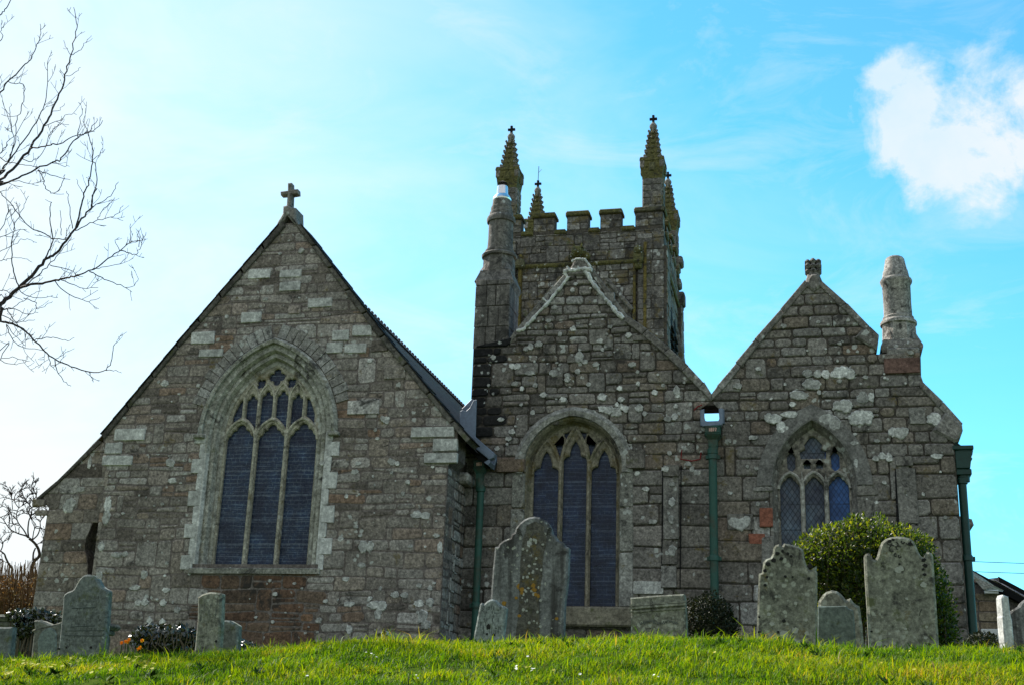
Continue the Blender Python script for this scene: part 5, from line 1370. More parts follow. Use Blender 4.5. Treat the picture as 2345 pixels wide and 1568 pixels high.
# ------------------------------------------------------------------ grass blades (one mass)
def blades(name, n, xr, yr, hr, wr, seed, mat, tufts=()):
    r = np.random.default_rng(seed)
    x = r.uniform(xr[0], xr[1], n); y = r.uniform(yr[0], yr[1], n)
    hm = np.ones(n)
    for (tx, ty, tw, tn) in tufts:
        x = np.concatenate([x, r.uniform(tx-tw, tx+tw, tn)]); y = np.concatenate([y, ty+r.uniform(-.10, .03, tn)]); hm = np.concatenate([hm, r.uniform(1.2, 2.4, tn)])
    n = len(x)
    cl = np.array([mnoise.noise(Vector((a*2.1, b_*2.1, 3.3))) for a, b_ in zip(x, y)]); cl2 = np.array([mnoise.noise(Vector((a*7.5, b_*7.5, 9.3))) for a, b_ in zip(x, y)])
    tone = np.array([mnoise.noise(Vector((a*.9, b_*1.6, 19.3))) for a, b_ in zip(x, y)])
    z = np.array([ground_z(a, b_) for a, b_ in zip(x, y)])-.006
    h = r.uniform(hr[0], hr[1], n)*(1+.75*cl+.6*cl2)*np.where(r.random(n) < .03, 1.45, 1)*hm
    h = np.maximum(h, .012)
    keep = ((cl2 > -.34) & (cl > -.5)) | (r.random(n) < .22)
    x, y, z, h, cl, cl2, tone = [q[keep] for q in (x, y, z, h, cl, cl2, tone)]; n = len(x)
    an = r.uniform(0, 2*np.pi, n); w = r.uniform(wr[0], wr[1], n)
    la = an+r.normal(0, .5, n)+np.pi/2; lean = r.uniform(.1, .9, n)*h+.25*h*np.abs(r.normal(0, 1, n))
    dx, dy = np.cos(an)*w/2, np.sin(an)*w/2
    V = np.zeros((n, 5, 3))
    V[:, 0] = np.stack([x-dx, y-dy, z], 1); V[:, 1] = np.stack([x+dx, y+dy, z], 1)
    mx, my, mz = x+np.cos(la)*lean*.32, y+np.sin(la)*lean*.32, z+h*.58
    V[:, 2] = np.stack([mx+dx*.8, my+dy*.8, mz], 1); V[:, 3] = np.stack([mx-dx*.8, my-dy*.8, mz], 1)
    V[:, 4] = np.stack([x+np.cos(la)*lean, y+np.sin(la)*lean, z+h*np.clip(1-.25*lean/h, .5, 1)], 1)
    me = bpy.data.meshes.new(name); me.vertices.add(n*5); me.vertices.foreach_set('co', V.reshape(-1))
    idx = np.arange(n)[:, None]*5; lp = np.concatenate([idx+np.array([0, 1, 2, 3]), idx+np.array([3, 2, 4])], 1).reshape(-1)
    me.loops.add(n*7); me.loops.foreach_set('vertex_index', lp.astype(np.int32))
    ls = np.stack([np.arange(n)*7, np.arange(n)*7+4], 1).reshape(-1)
    me.polygons.add(n*2); me.polygons.foreach_set('loop_start', ls.astype(np.int32))
    me.update(calc_edges=True); me.validate()
    at = me.attributes.new('rnd', 'FLOAT', 'FACE'); rv = np.clip(.46+.42*tone+.30*cl2+.2*cl+r.normal(0, .18, n), 0, 1)
    at.data.foreach_set('value', np.repeat(rv, 2).astype(np.float32))
    me.materials.append(MT[mat]); o = bpy.data.objects.new(name, me); COL.objects.link(o); return o
MT['blade'] = leaf_mat('grass_blade', [(0, (.014, .050, .007)), (.3, (.055, .14, .008)), (.55, (.12, .21, .009)), (.8, (.19, .25, .011)), (.93, (.25, .265, .022)), (1, (.30, .23, .09))], .55, .6, .15, (1.5, 1.3, .22))
r7 = random.Random(70); TF = [(r7.uniform(-6, 2), r7.uniform(7.2, 9.3), r7.uniform(.03, .10), r7.randint(30, 90)) for _ in range(70)]
o = blades('grass', 330000, (-6.6, 2.3), (4.9, 9.75), (.022, .052), (.003, .0058), 3, 'blade', TF)
tag(o, 'short lush spring grass covering the bank', None, None, 'stuff')
TF2 = [(W(px_, 1480, Y_).x, Y_-.05, W(px_+w_, 1480, Y_).x-W(px_, 1480, Y_).x, 260) for px_, w_, Y_ in ((0, 40, 11.3), (110, 35, 12.2), (185, 60, 11.0), (476, 32, 11.2), (525, 22, 11.5), (877, 26, 10.2), (1205, 95, 14), (1120, 38, 12), (1505, 65, 13.4), (1800, 75, 11.6), (1915, 60, 12.1), (2065, 90, 11.4), (2300, 14, 12.4))]
o = blades('grass', 70000, (-14, 9), (3.0, 20), (.05, .10), (.005, .010), 4, 'blade', TF2)
tag(o, 'longer grass further over the churchyard', None, None, 'stuff')
# low broad weeds in the turf
def leaf_quad(mb, p, t, up, L, w, mat, rnd):
    t = t.normalized(); s = t.cross(up)
    if s.length < 1e-3: s = t.cross(Vector((1, 0, 0)))
    s.normalize(); nrm = s.cross(t)
    a = p; b = p+t*L*.5+s*w/2-nrm*w*.12; c = p+t*L; d = p+t*L*.5-s*w/2-nrm*w*.12; m_ = p+t*L*.5+nrm*w*.05
    i = len(mb.v); mb.v += [tuple(a), tuple(b), tuple(c), tuple(d), tuple(m_)]
    for f in ((i, i+1, i+4), (i+1, i+2, i+4), (i+2, i+3, i+4), (i+3, i, i+4)): mb.f.append(f); mb.m.append(mat); mb.r.append(rnd)
MT['weed'] = leaf_mat('weed_leaf', [(0, (.015, .045, .012)), (.6, (.04, .10, .016)), (1, (.10, .15, .02))], .35, .75, .08)
mb = MB(); r5 = random.Random(4)
for k in range(260):
    x = r5.uniform(-5.8, 1.8); y = r5.uniform(6.3, 8.9)
    if mnoise.noise(Vector((x*1.3, y*1.3, 40))) < .02: continue
    z = ground_z(x, y)+.01; rn = r5.random()
    for q in range(r5.randint(5, 12)):
        a = r5.uniform(0, 6.28); t_ = Vector((math.cos(a), math.sin(a), r5.uniform(.3, 1.3))); leaf_quad(mb, Vector((x, y, z)), t_, Vector((0, 0, 1)), r5.uniform(.025, .07), r5.uniform(.012, .026), 0, min(1, max(0, rn+r5.uniform(-.2, .2))))
tag(mb.build('weeds', ['weed']), 'broad-leaved weeds scattered through the turf', None, None, 'stuff')
MT['petal_yellow'] = leaf_mat('petal_yellow', [(0, (.48, .44, .035)), (1, (.60, .56, .12))], .35, .7, .1)
MT['petal_white'] = leaf_mat('petal_white', [(0, (.75, .75, .68)), (1, (.85, .85, .8))], .3, .6, .3, (1, 1, 1))
MT['petal_orange'] = leaf_mat('petal_orange', [(0, (.85, .30, .01)), (.5, (.90, .42, .015)), (1, (.90, .60, .03))], .35, .5, .3, (1, .9, .5))
def on_bank(px, py):
    best = None
    for k in range(400):
        y = 5.0+k*.012; w = W(px, py, y)
        if w.z <= ground_z(w.x, y)+.03: return w.x, y, ground_z(w.x, y)
    return None
def flower(mb, p, r_, mat, n=5, tilt=None):
    nrm = tilt or Vector((r5.uniform(-.5, .5), r5.uniform(-1.0, -.1), 1)).normalized(); t = nrm.orthogonal().normalized(); s = nrm.cross(t); rn = r5.random()
    for k in range(n):
        a = 2*math.pi*k/n; d = t*math.cos(a)+s*math.sin(a); e = t*math.cos(a+.55)+s*math.sin(a+.55); e2 = t*math.cos(a-.55)+s*math.sin(a-.55)
        mb.face([p, p+e2*r_*.75+nrm*r_*.1, p+d*r_+nrm*r_*.15, p+e*r_*.75+nrm*r_*.1], mat, rn)
for (px, py, n_) in [(60, 1532, 10), (72, 1540, 6), (105, 1541, 6), (128, 1536, 5), (162, 1521, 5), (318, 1524, 7), (345, 1540, 5), (20, 1552, 6), (245, 1551, 5)]:
    q = on_bank(px, py)
    if not q: continue
    mb = MB()
    for k in range(n_*2):
        a = r5.uniform(0, 6.28); leaf_quad(mb, Vector((q[0], q[1], q[2]+.01)), Vector((math.cos(a), math.sin(a), .7)), Vector((0, 0, 1)), r5.uniform(.05, .08), .028, 1, r5.random())
    for k in range(n_):
        flower(mb, Vector((q[0]+r5.gauss(0, .035), q[1]+r5.gauss(0, .035), q[2]+r5.uniform(.05, .085))), r5.uniform(.009, .015), 0)
    tag(mb.build('primrose', ['petal_yellow', 'weed'], origin=q), 'pale yellow primrose clump low in the grass at the left of the bank', 'primrose', 'primrose clumps on the bank')
mb = MB()
for (px, py, n_) in [(1190, 1536, 3), (1222, 1542, 3), (845, 1505, 2), (860, 1510, 2), (1330, 1552, 1), (1500, 1553, 2), (700, 1552, 1), (960, 1550, 2), (1210, 1512, 1)]:
    for k in range(n_):
        q = on_bank(px+r5.uniform(-9, 9), py+r5.uniform(-5, 5))
        if q: flower(mb, Vector((q[0], q[1], q[2]+r5.uniform(.03, .06))), r5.uniform(.006, .009), 0, 6)
tag(mb.build('daisies', ['petal_white']), 'tiny white daisies dotted in the grass', None, None, 'stuff')
mb = MB()
for k in range(16):
    q = on_bank(r5.uniform(0, 2345), r5.uniform(1500, 1566))
    if q: flower(mb, Vector((q[0], q[1], q[2]+r5.uniform(.04, .07))), r5.uniform(.006, .010), 0, 6)
tag(mb.build('celandines', ['petal_yellow']), 'small yellow flowers dotted in the grass', None, None, 'stuff')

# ================================================================== HEADSTONES
MT['hs_slate'] = headstone_mat('hs_slate', (.14, .155, .14), lichen=.02, black=.14, moss=.3)
MT['hs_green'] = headstone_mat('hs_green', (.21, .21, .165), lichen=.30, streak=.22, black=.24, moss=.24, ochre=.08, speck=.75)
MT['hs_tall'] = headstone_mat('hs_tall', (.165, .168, .162), lichen=.06, black=.2, streak=.9, moss=.0, speck=.65)
MT['hs_dark'] = headstone_mat('hs_dark', (.13, .135, .11), lichen=.15, black=.3, moss=.3, ochre=.08)
MT['hs_blue'] = headstone_mat('hs_blue', (.15, .185, .165), lichen=-.03, black=.03, moss=.12, speck=.4)
MT['hs_white'] = headstone_mat('hs_white', (.50, .50, .48), lichen=.0, black=-.1, moss=-.1, speck=.4)
MT['hs_pale'] = headstone_mat('hs_pale', (.20, .222, .21), lichen=.0, black=.14, moss=.1, speck=.6)
MT['growth'] = stone_mat('dark_growth', [(0, (.080, .075, .062)), (1, (.080, .075, .062))], speck=.9, lichen=.1, ochre=.25, moss=.2)
MT['letter'] = plain_mat('cut_letter', (.055, .065, .055), .9, .2, 0, 0, 5, 0)
MT['letter_soft'] = plain_mat('worn_letter', (.105, .115, .10), .9, .2, 0, 0, 5, 0)
MT['carving'] = plain_mat('carving_shadow', (.05, .05, .04), .9, .2, 0, 0, 5, 0)
MT['spot_black'] = plain_mat('black_spot', (.02, .02, .018), .9, .2, 0, 0, 5, 0)
MT['spot_ochre'] = plain_mat('ochre_spot', (.27, .15, .028), .9, .2, 0, .5, 20, .003)
MT['spot_pale'] = plain_mat('pale_spot', (.34, .345, .30), .9, .2, 0, .4, 20, .003)
def headstone(name, label, px, Y, th, mat, group=None, cat='headstone', bev=.018, base=None, parts=None, smooth_top=True):
    P_ = Q(px, Y)
    zb = min(z for _, z in P_); xm = sum(x for x, _ in P_)/len(P_); gz = ground_z(xm, Y)
    lo = [x for x, z in P_ if z <= zb+.12]; keep = []
    for x, z in P_:
        if z > zb+.12: keep.append((x, z))
        elif x in (min(lo), max(lo)): keep.append((x, gz-.25))
    P_ = keep
    root = empty(name, (xm, Y, gz), label, cat, group)
    mb = MB(); mb.prism(P_, Y, Y+th, 0, .5, bev)
    o = mb.build('slab', [mat], root)
    return root, P_
def spots(parent, Y, lst, mat, name, seed=1):
    r_ = random.Random(seed); mb = MB()
    for x, y, rx, ry in lst:
        p = Q([(x, y), (x+rx, y), (x, y-ry)], Y); blob(mb, front(Y), p[0][0], p[0][1], p[1][0]-p[0][0], p[2][1]-p[0][1], 0, r_, .004)
    return mb.build(name, [mat], parent)
def inscription(parent, box, Y, rows, h, mat='letter', seed=1, density=.72, Yoff=0):
    a, b_ = Q([(box[0], box[3]), (box[2], box[1])], Y); mb = MB()
    text_marks(mb, a[0], b_[0], a[1], b_[1], Y+Yoff, rows, 0, random.Random(seed), h, density)
    return mb.build('inscription', [mat], parent)
cL = crop(0, 1420, 6.03); cM = crop(480, 1460, 4.51); cJ = crop(1100, 1200, 2.931); cR = crop(1800, 1200, 3.063); cS = crop(2400, 1400, 6.03)
GR = None
# far left
h, P_ = headstone('headstone', 'plain grey slab headstone cut by the left edge of the photo', [(-40, 1530), (-38, 1434), (-4, 1434), (26.8, 1434), (24, 1530)], 11.3, .09, 'hs_slate')
inscription(h, (-30, 1442, 20, 1500), 11.3, 5, .03, 'letter_soft', 2)
tb = empty('chest_tomb', (W(70, 1480, 13.2).x, 13.2, 1.8), 'dark mossy chest tomb with a flat moulded top under ivy', 'tomb')
mb = MB(); A_, B_ = W(-60, 1436, 13.2), W(160, 1436, 13.2)
mb.box(A_.x, B_.x, 13.2, 14.1, 1.4, A_.z, 0, .4, .02)
for k in range(3):
    a = A_.x+(B_.x-A_.x)*(k+.08)/3; b_ = A_.x+(B_.x-A_.x)*(k+.92)/3; mb.box(a, b_, 13.17, 13.21, 1.4, A_.z-.08, 0, .6, .012)
mb.build('chest', ['hs_dark'], tb)
mb = MB(); zt = W(40, 1406, 13.1).z; z0 = W(40, 1432, 13.1).z
mb.box(A_.x-.06, B_.x+.06, 13.08, 14.2, z0+.05, zt, 0, .5, .03); mb.box(A_.x-.02, B_.x+.02, 13.12, 14.15, z0-.01, z0+.05, 0, .3, .015)
mb.build('top_slab', ['hs_dark'], tb)
h, P_ = headstone('headstone', 'dark headstone with a sagging curved top and pale rim', cp(cL, [(465, 1500), (500, 965), (470, 950), (480, 920), (512, 905), (508, 830), (500, 795), (520, 775), (560, 770), (610, 778), (660, 800), (720, 825), (770, 842), (810, 838), (850, 825), (910, 802), (930, 800), (930, 1500)]), 12.2, .12, 'hs_dark')
P2_ = Q(cp(cL, [(570, 1500), (575, 1080), (600, 1010), (640, 950), (700, 910), (770, 895), (830, 920), (860, 990), (850, 1500)]), 12.2); mb = MB(); mb.prism([(x, z) for x, z in P2_], 12.188, 12.21, 0, .4, .008); mb.build('inset_panel', ['hs_blue'], h)
h, P_ = headstone('headstone', 'tall grey-green slate headstone with round head and many lines of worn lettering', cp(cL, [(850, 1500), (885, 1100), (915, 800), (935, 560), (945, 420), (960, 385), (1010, 350), (1080, 325), (1110, 300), (1140, 240), (1180, 170), (1230, 115), (1270, 93), (1310, 86), (1360, 88), (1410, 105), (1455, 150), (1490, 205), (1510, 250), (1560, 290), (1610, 315), (1630, 340), (1600, 800), (1545, 1370), (1535, 1500)]), 11.0, .08, 'hs_slate')
inscription(h, (150, 1362, 240, 1480), 11.0, 13, .026, 'letter_soft', 5, .8)
spots(h, 11.0, [cL(1372, 1190)+(3, 3), cL(1000, 1190)+(2.5, 2.5), cL(890, 1210)+(4, 2.5)], 'spot_black', 'dark_spots')
mb = MB()
for (a, b_) in (((1090, 600), (1445, 585)), ((1060, 880), (1430, 862)), ((990, 940), (1570, 935)), ((980, 1010), (1560, 1015))):
    p = Q(cp(cL, [a, b_]), 11.0); mb.tube([(p[0][0], 11.0, p[0][1]), (p[1][0], 11.0, p[1][1])], .004, 4)
mb.build('cut_line', ['letter'], h)
# pair at the foot of the left window
h, P_ = headstone('headstone', 'narrow tall greenish headstone with slanting curved top below the left window', cp(cM, [(10, 900), (35, 760), (55, 400), (60, 140), (110, 108), (160, 90), (210, 83), (270, 85), (322, 96), (330, 105), (318, 500), (300, 800), (298, 900)]), 11.2, .09, 'hs_green')
inscription(h, (455, 1372, 503, 1420), 11.2, 4, .06, 'letter_soft', 8, .8)
spots(h, 11.2, [cM(272, 640)+(3.2, 3.2)], 'spot_black', 'drilled_hole')
P2_ = Q(cp(cM, [(45, 900), (55, 790), (70, 690), (215, 480), (308, 490), (300, 800), (295, 900)]), 11.2)
headstone('headstone', 'short grey headstone with a clipped corner tucked behind the narrow one', cp(cM, [(290, 900), (315, 402), (380, 398), (425, 405), (475, 430), (520, 462), (510, 640), (500, 790), (498, 900)]), 11.5, .09, 'hs_slate')
h, P_ = headstone('headstone', 'small rounded stump of a headstone spotted with black and grey lichen', cp(cM, [(2040, 720), (2045, 600), (2075, 560), (2120, 530), (2170, 516), (2220, 530), (2255, 570), (2262, 720)]), 10.2, .12, 'hs_pale', bev=.03)
spots(h, 10.2, [cM(2110, 565)+(4, 4), cM(2165, 545)+(5, 5), cM(2200, 580)+(3, 3), cM(2140, 630)+(5, 4), cM(2240, 630)+(4, 4), cM(2070, 630)+(4, 4)], 'spot_black', 'lichen_spots')
# in front of the middle window
h, P_ = headstone('headstone', 'largest headstone, shouldered and round-topped, streaked grey with orange lichen, before the middle window', cp(cJ, [(360, 1250), (368, 870), (385, 640), (400, 485), (424, 481), (432, 462), (462, 438), (515, 418), (522, 392), (545, 378), (555, 345), (580, 312), (615, 284), (650, 268), (690, 262), (730, 268), (765, 285), (795, 315), (812, 350), (822, 385), (845, 405), (862, 435), (900, 450), (916, 478), (942, 490), (935, 700), (910, 900), (895, 1250)]), 14.0, .13, 'hs_tall', bev=.022)
rr = random.Random(12); ls = []
for k in range(44): ls.append(cJ(rr.gauss(672, 48), rr.uniform(420, 1080))+(rr.uniform(2, 4.5), rr.uniform(2, 4.5)))
spots(h, 14.0, ls, 'spot_pale', 'lichen_spots', 3)
spots(h, 14.0, [cJ(585, 775)+(9, 8), cJ(600, 800)+(6, 6), cJ(685, 770)+(6, 6), cJ(690, 800)+(7, 5), cJ(600, 825)+(5, 4), cJ(700, 835)+(4, 5), cJ(470, 900)+(6, 6), cJ(855, 1012)+(5, 4), cJ(720, 845)+(4, 5), cJ(580, 990)+(5, 4), cJ(560, 860)+(4, 4)], 'spot_ochre', 'orange_lichen', 4)
mb = MB()
for s_, (cx_, cy_) in ((1, (585, 380)), (-1, (795, 375))):
    for k in range(4):
        p = [cJ(cx_+s_*(-25+k*5)+10*s_*t_, cy_-18+k*14-10*math.sin(t_*1.2)) for t_ in (0, 1, 2, 3)]
        mb.tube([(x, 14.0, z) for x, z in Q(p, 14.0)], .006, 4)
mb.build('carving', ['carving'], h)
P2_ = Q(cp(cJ, [(598, 1250), (600, 560), (640, 470), (740, 470), (755, 1250)]), 14.0)
mb = MB(); 
pts = Q(cp(cJ, [(560, 1180), (590, 700), (612, 420), (640, 330), (700, 300), (760, 340), (775, 430), (745, 700), (722, 1180)]), 14.0)
n_ = len(pts); 
L_ = []; 
for q in range(len(pts)):
    a_, b_2 = Vector(pts[q]), Vector(pts[(q+1) % len(pts)])
    for j in range(5):
        v_ = a_+(b_2-a_)*(j/5); L_.append((v_.x+.030*mnoise.noise(Vector((v_.x*9, v_.y*5, 3)))+.018*mnoise.noise(Vector((v_.x*24, v_.y*17, 8))), v_.y))
mb.prism(L_, 13.9975, 14.0, 0, .2); mb.build('dark_growth', ['growth'], h)
h, P_ = headstone('headstone', 'small pale headstone leaning right at the foot of the largest headstone', cp(cJ, [(230, 1250), (245, 1140), (270, 1010), (290, 905), (305, 893), (322, 902), (340, 885), (362, 871), (385, 867), (408, 874), (425, 892), (440, 912), (462, 916), (486, 932), (475, 1050), (462, 1140), (450, 1250)]), 12.0, .08, 'hs_pale')
inscription(h, (1090, 1387, 1150, 1450), 12.0, 7, .034, 'letter', 11, .72)
spots(h, 12.0, [cJ(355, 1070)+(5, 6), cJ(345, 1125)+(4, 3), cJ(395, 1130)+(4, 3)], 'spot_black', 'dark_spots')
h, P_ = headstone('headstone', 'squat square-topped headstone with a moulded cornice left of the dark clipped bush', cp(cJ, [(1402, 1250), (1398, 1000), (1394, 858), (1600, 840), (1788, 830), (1797, 950), (1806, 1140), (1808, 1250)]), 13.4, .22, 'hs_green', bev=.015)
mb = MB(); a, b_ = Q(cp(cJ, [(1398, 945), (1794, 915)]), 13.4)
for dz, hh, pr in ((-.0, .022, .03), (.03, .018, .018), (-.035, .016, .015)):
    mb.prism([(a[0]-.01, a[1]+dz), (b_[0]+.01, b_[1]+dz), (b_[0]+.01, b_[1]+dz+hh), (a[0]-.01, a[1]+dz+hh)], 13.4-pr, 13.4, 0, .5)
mb.build('cornice', ['hs_green'], h)
mb = MB(); rr = random.Random(8)
for k in range(16):
    x0 = 1460+k*18; p = [cJ(x0+t_*9, 1040+14*math.sin(k*.8+t_*1.6)+rr.uniform(-4, 4)) for t_ in (0, 1, 2)]; mb.tube([(x, 13.4, z) for x, z in Q(p, 13.4)], .006, 4)
mb.build('carving', ['letter_soft'], h)
# right hand group
h, P_ = headstone('headstone', 'lichen-spotted headstone with a crumbling scrolled top left of the big bush', cp(cR, [(270, 1400), (278, 1250), (288, 900), (296, 710), (320, 704), (326, 660), (330, 625), (352, 600), (388, 588), (402, 560), (408, 515), (425, 492), (452, 485), (475, 500), (492, 478), (545, 490), (600, 505), (640, 530), (648, 600), (668, 660), (690, 685), (742, 650), (735, 690), (746, 700), (745, 1000), (740, 1250), (738, 1400)]), 11.6, .12, 'hs_green')
rr = random.Random(2)
spots(h, 11.6, [cR(*q)+(r_, r_*.9) for q, r_ in (((575, 1150), 9), ((665, 1170), 6), ((585, 1250), 11), ((490, 1180), 12), ((400, 1100), 6), ((375, 1025), 5), ((580, 940), 5), ((520, 1240), 7), ((430, 890), 4), ((660, 1070), 4))], 'spot_pale', 'pale_lichen', 5)
spots(h, 11.6, [cR(*q)+(r_, r_*.9) for q, r_ in (((490, 1075), 5), ((300, 1160), 4), ((325, 1190), 7), ((330, 1225), 4), ((445, 1160), 3.5), ((450, 1205), 4), ((425, 1245), 6), ((300, 1045), 3), ((500, 735), 4), ((555, 740), 3), ((680, 750), 4), ((345, 800), 4), ((690, 655), 6), ((545, 580), 4), ((470, 600), 5), ((410, 610), 6), ((370, 640), 6), ((345, 690), 5), ((360, 740), 4), ((480, 540), 4), ((520, 560), 4), ((440, 560), 5))], 'spot_black', 'dark_lichen', 6)
h, P_ = headstone('headstone', 'low granite headstone with round top and notched shoulder between two large ones', cp(cR, [(740, 1400), (752, 925), (765, 905), (785, 875), (815, 850), (855, 838), (895, 845), (925, 865), (948, 890), (965, 912), (1000, 898), (1022, 930), (1045, 950), (1070, 962), (1090, 1100), (1104, 1250), (1110, 1400)]), 12.4, .16, 'hs_green', bev=.025)
h, P_ = headstone('headstone', 'small blue-grey slate headstone with clipped corners standing right in front of the low granite one', cp(cR, [(742, 1400), (745, 1250), (748, 962), (966, 958), (985, 980), (1008, 986), (1022, 995), (1032, 1100), (1042, 1250), (1046, 1400)]), 12.1, .06, 'hs_blue', bev=.01)
inscription(h, (2052, 1425, 2130, 1470), 12.1, 4, .03, 'letter_soft', 14, .8)
h, P_ = headstone('headstone', 'broad tall headstone with a carved round head between two knobs before the big bush', cp(cR, [(1150, 1400), (1140, 1250), (1125, 950), (1112, 750), (1104, 575), (1115, 560), (1132, 555), (1152, 560), (1164, 575), (1168, 598), (1188, 604), (1200, 585), (1212, 545), (1222, 505), (1238, 470), (1265, 448), (1305, 432), (1360, 425), (1415, 430), (1455, 440), (1486, 462), (1508, 510), (1524, 550), (1545, 580), (1568, 590), (1572, 560), (1585, 545), (1605, 545), (1625, 558), (1634, 580), (1645, 750), (1662, 1000), (1680, 1300), (1685, 1400)]), 11.4, .13, 'hs_green', bev=.02)
spots(h, 11.4, [cR(*q)+(r_, r_*.8) for q, r_ in (((1365, 685), 10), ((1385, 675), 8), ((1365, 770), 5), ((1560, 800), 9), ((1420, 1135), 4), ((1575, 1205), 5), ((1220, 1250), 9), ((1325, 1245), 6), ((1490, 745), 4), ((1280, 860), 4), ((1430, 905), 4))], 'spot_pale', 'pale_lichen', 7)
spots(h, 11.4, [cR(*q)+(r_, r_*.8) for q, r_ in (((1455, 485), 6), ((1560, 610), 6), ((1570, 650), 6), ((1568, 720), 5), ((1375, 640), 3), ((1600, 1255), 5), ((1265, 1268), 4), ((1160, 1155), 3), ((1555, 680), 4), ((1300, 465), 5), ((1325, 452), 4))], 'spot_black', 'dark_lichen', 8)
mb = MB(); rr = random.Random(31)
for c0, c1, r_, a0, a1 in ((1320, 520, 24, 1.2, 5.4), (1345, 490, 18, -1.5, 2), (1365, 515, 16, 2, 6.0), (1300, 470, 22, .6, 3.2), (1440, 470, 20, -.5, 2.6), (1460, 500, 16, 3.5, 6.2), (1400, 470, 12, 0, 4), (1345, 570, 12, 1, 5), (1375, 580, 10, 0, 4.5)):
    p = [cR(c0+r_*math.cos(a0+(a1-a0)*t_/6), c1+r_*math.sin(a0+(a1-a0)*t_/6)) for t_ in range(7)]; mb.tube([(x, 11.4, z) for x, z in Q(p, 11.4)], .0065, 4)
p = cp(cR, [(1545, 985), (1535, 1000), (1525, 1035)]); mb.tube([(x, 11.4, z) for x, z in Q(p, 11.4)], .004, 4)
mb.build('carving', ['carving'], h)
# stones at the right edge, the nearer one turned so that the sun catches its left side
pA, pB = W(*cS(612, 500), 12.2), W(*cS(662, 500), 12.2)
def turned(name, label, X0, Y, wid, th, ztop, rot, mat, prof):
    gz = ground_z(X0, Y); root = empty(name, (X0, Y, gz), label, 'headstone'); root.rotation_euler = (0, 0, rot)
    mb = MB(); P_ = [(x*wid, gz-.3 if z < 0 else gz+(ztop-gz)*z) for x, z in prof]
    mb.prism([(x, z-gz) for x, z in P_], 0, th, 0, .5, .012); o = mb.build('slab', [mat], None); o.parent = root
    return root
turned('headstone', 'rough headstone with a brilliantly sunlit left edge near the right border', W(2301, 1450, 12.4).x, 12.4, .085, .11, W(2300, 1360, 12.4).z, R(20), 'hs_white', [(0, -1), (1, -1), (1, .72), (.86, .80), (.80, .98), (.2, 1), (0, .96), (0, .78), (-.06, .76), (-.06, .5), (0, .48)])
headstone('headstone', 'large dark round-shouldered headstone cut by the right edge of the photo', cp(cS, [(650, 1560), (672, 1400), (690, 1000), (735, 800), (792, 740), (860, 700), (893, 680), (910, 640), (950, 600), (1010, 560), (1100, 560), (1180, 620), (1200, 800), (1210, 1560)]), 12.9, .14, 'hs_tall')

for r_ in [o for o in COL.objects if o.type == 'EMPTY' and o.get('category') == 'headstone']:
    ch = list(r_.children); sl = [c for c in ch if c.name.startswith('slab')]
    mk = [c for c in ch if c.name.split('.')[0] in ('dark_spots', 'lichen_spots', 'drilled_hole', 'orange_lichen', 'pale_lichen', 'dark_lichen', 'dark_growth', 'carving', 'cut_line', 'inscription')]
    if sl and mk: merge_into(sl[0], mk)
# ================================================================== PLANTS
MT['leaf_bush'] = leaf_mat('leaf_bush', [(0, (.010, .020, .006)), (.5, (.024, .040, .008)), (.8, (.05, .065, .010)), (1, (.09, .09, .015))], 0.5, .45, .32, (3.4, 3.3, .6))
MT['leaf_dark'] = leaf_mat('leaf_dark', [(0, (.010, .015, .007)), (.7, (.022, .030, .012)), (1, (.04, .04, .018))], .15, .55, .15)
MT['leaf_ivy'] = leaf_mat('leaf_ivy', [(0, (.006, .009, .005)), (.6, (.016, .022, .009)), (1, (.045, .055, .022))], .12, .27, .9)
MT['stem'] = plain_mat('stem', (.10, .08, .05), .8, .2, 0, .3, 10, 0)
def bush(name, label, cat, blobs, n, L, w, leaf, seed, parent=None, upbias=.5, stems=True, inner=.45, stem_mat='stem', facing=.4):
    r_ = random.Random(seed); root = empty(name, (blobs[0][0], blobs[0][1], ground_z(blobs[0][0], blobs[0][1])), label, cat)
    mb = MB(); tot = sum(b[3]*b[5] for b in blobs)
    for b in blobs:
        cx, cy, cz, rx, ry, rz = b; m_ = int(n*b[3]*b[5]/tot)
        for k in range(m_):
            u = Vector((r_.gauss(0, 1), r_.gauss(0, 1), r_.gauss(0, 1))).normalized()
            if u.z < -.75: continue
            q = r_.uniform(inner, 1.0)**.5
            lump = 1+.20*mnoise.noise(Vector((u.x*2.2+seed, u.y*2.2, u.z*2.2)))+.10*mnoise.noise(Vector((u.x*6+seed, u.y*6, u.z*6)))
            q *= lump
            p = Vector((cx+u.x*rx*q, cy+u.y*ry*q, cz+u.z*rz*q))
            if p.z < ground_z(p.x, p.y)-.05: continue
            t = (u+Vector((r_.gauss(0, .6), r_.gauss(0, .6), r_.gauss(0, .5)+upbias))).normalized()
            if r_.random() < facing:
                tn = u.cross(Vector((r_.gauss(0, 1), r_.gauss(0, 1), r_.gauss(0, 1)))).normalized(); t = (tn+u*r_.uniform(-.1, .5)).normalized()
            leaf_quad(mb, p, t, (u+Vector((r_.gauss(0, .5), r_.gauss(0, .5), r_.gauss(0, .5)))), L*r_.uniform(.6, 1.25), w*r_.uniform(.7, 1.2), 0, r_.random())
    mb.build('foliage', [leaf], root)
    if stems:
        mb = MB()
        for b in blobs:
            cx, cy, cz, rx, ry, rz = b
            for k in range(7):
                a = r_.uniform(0, 6.28); e = Vector((cx+math.cos(a)*rx*.7, cy+math.sin(a)*ry*.7, cz+rz*r_.uniform(.1, .75))); s_ = Vector((cx+r_.gauss(0, rx*.15), cy+r_.gauss(0, ry*.15), ground_z(cx, cy)-.05))
                md = (s_+e)/2+Vector((r_.gauss(0, .05), r_.gauss(0, .05), .06)); mb.tube([s_, md, e], [.018, .013, .006], 5)
        mb.build('stem', [stem_mat], root)
    return root
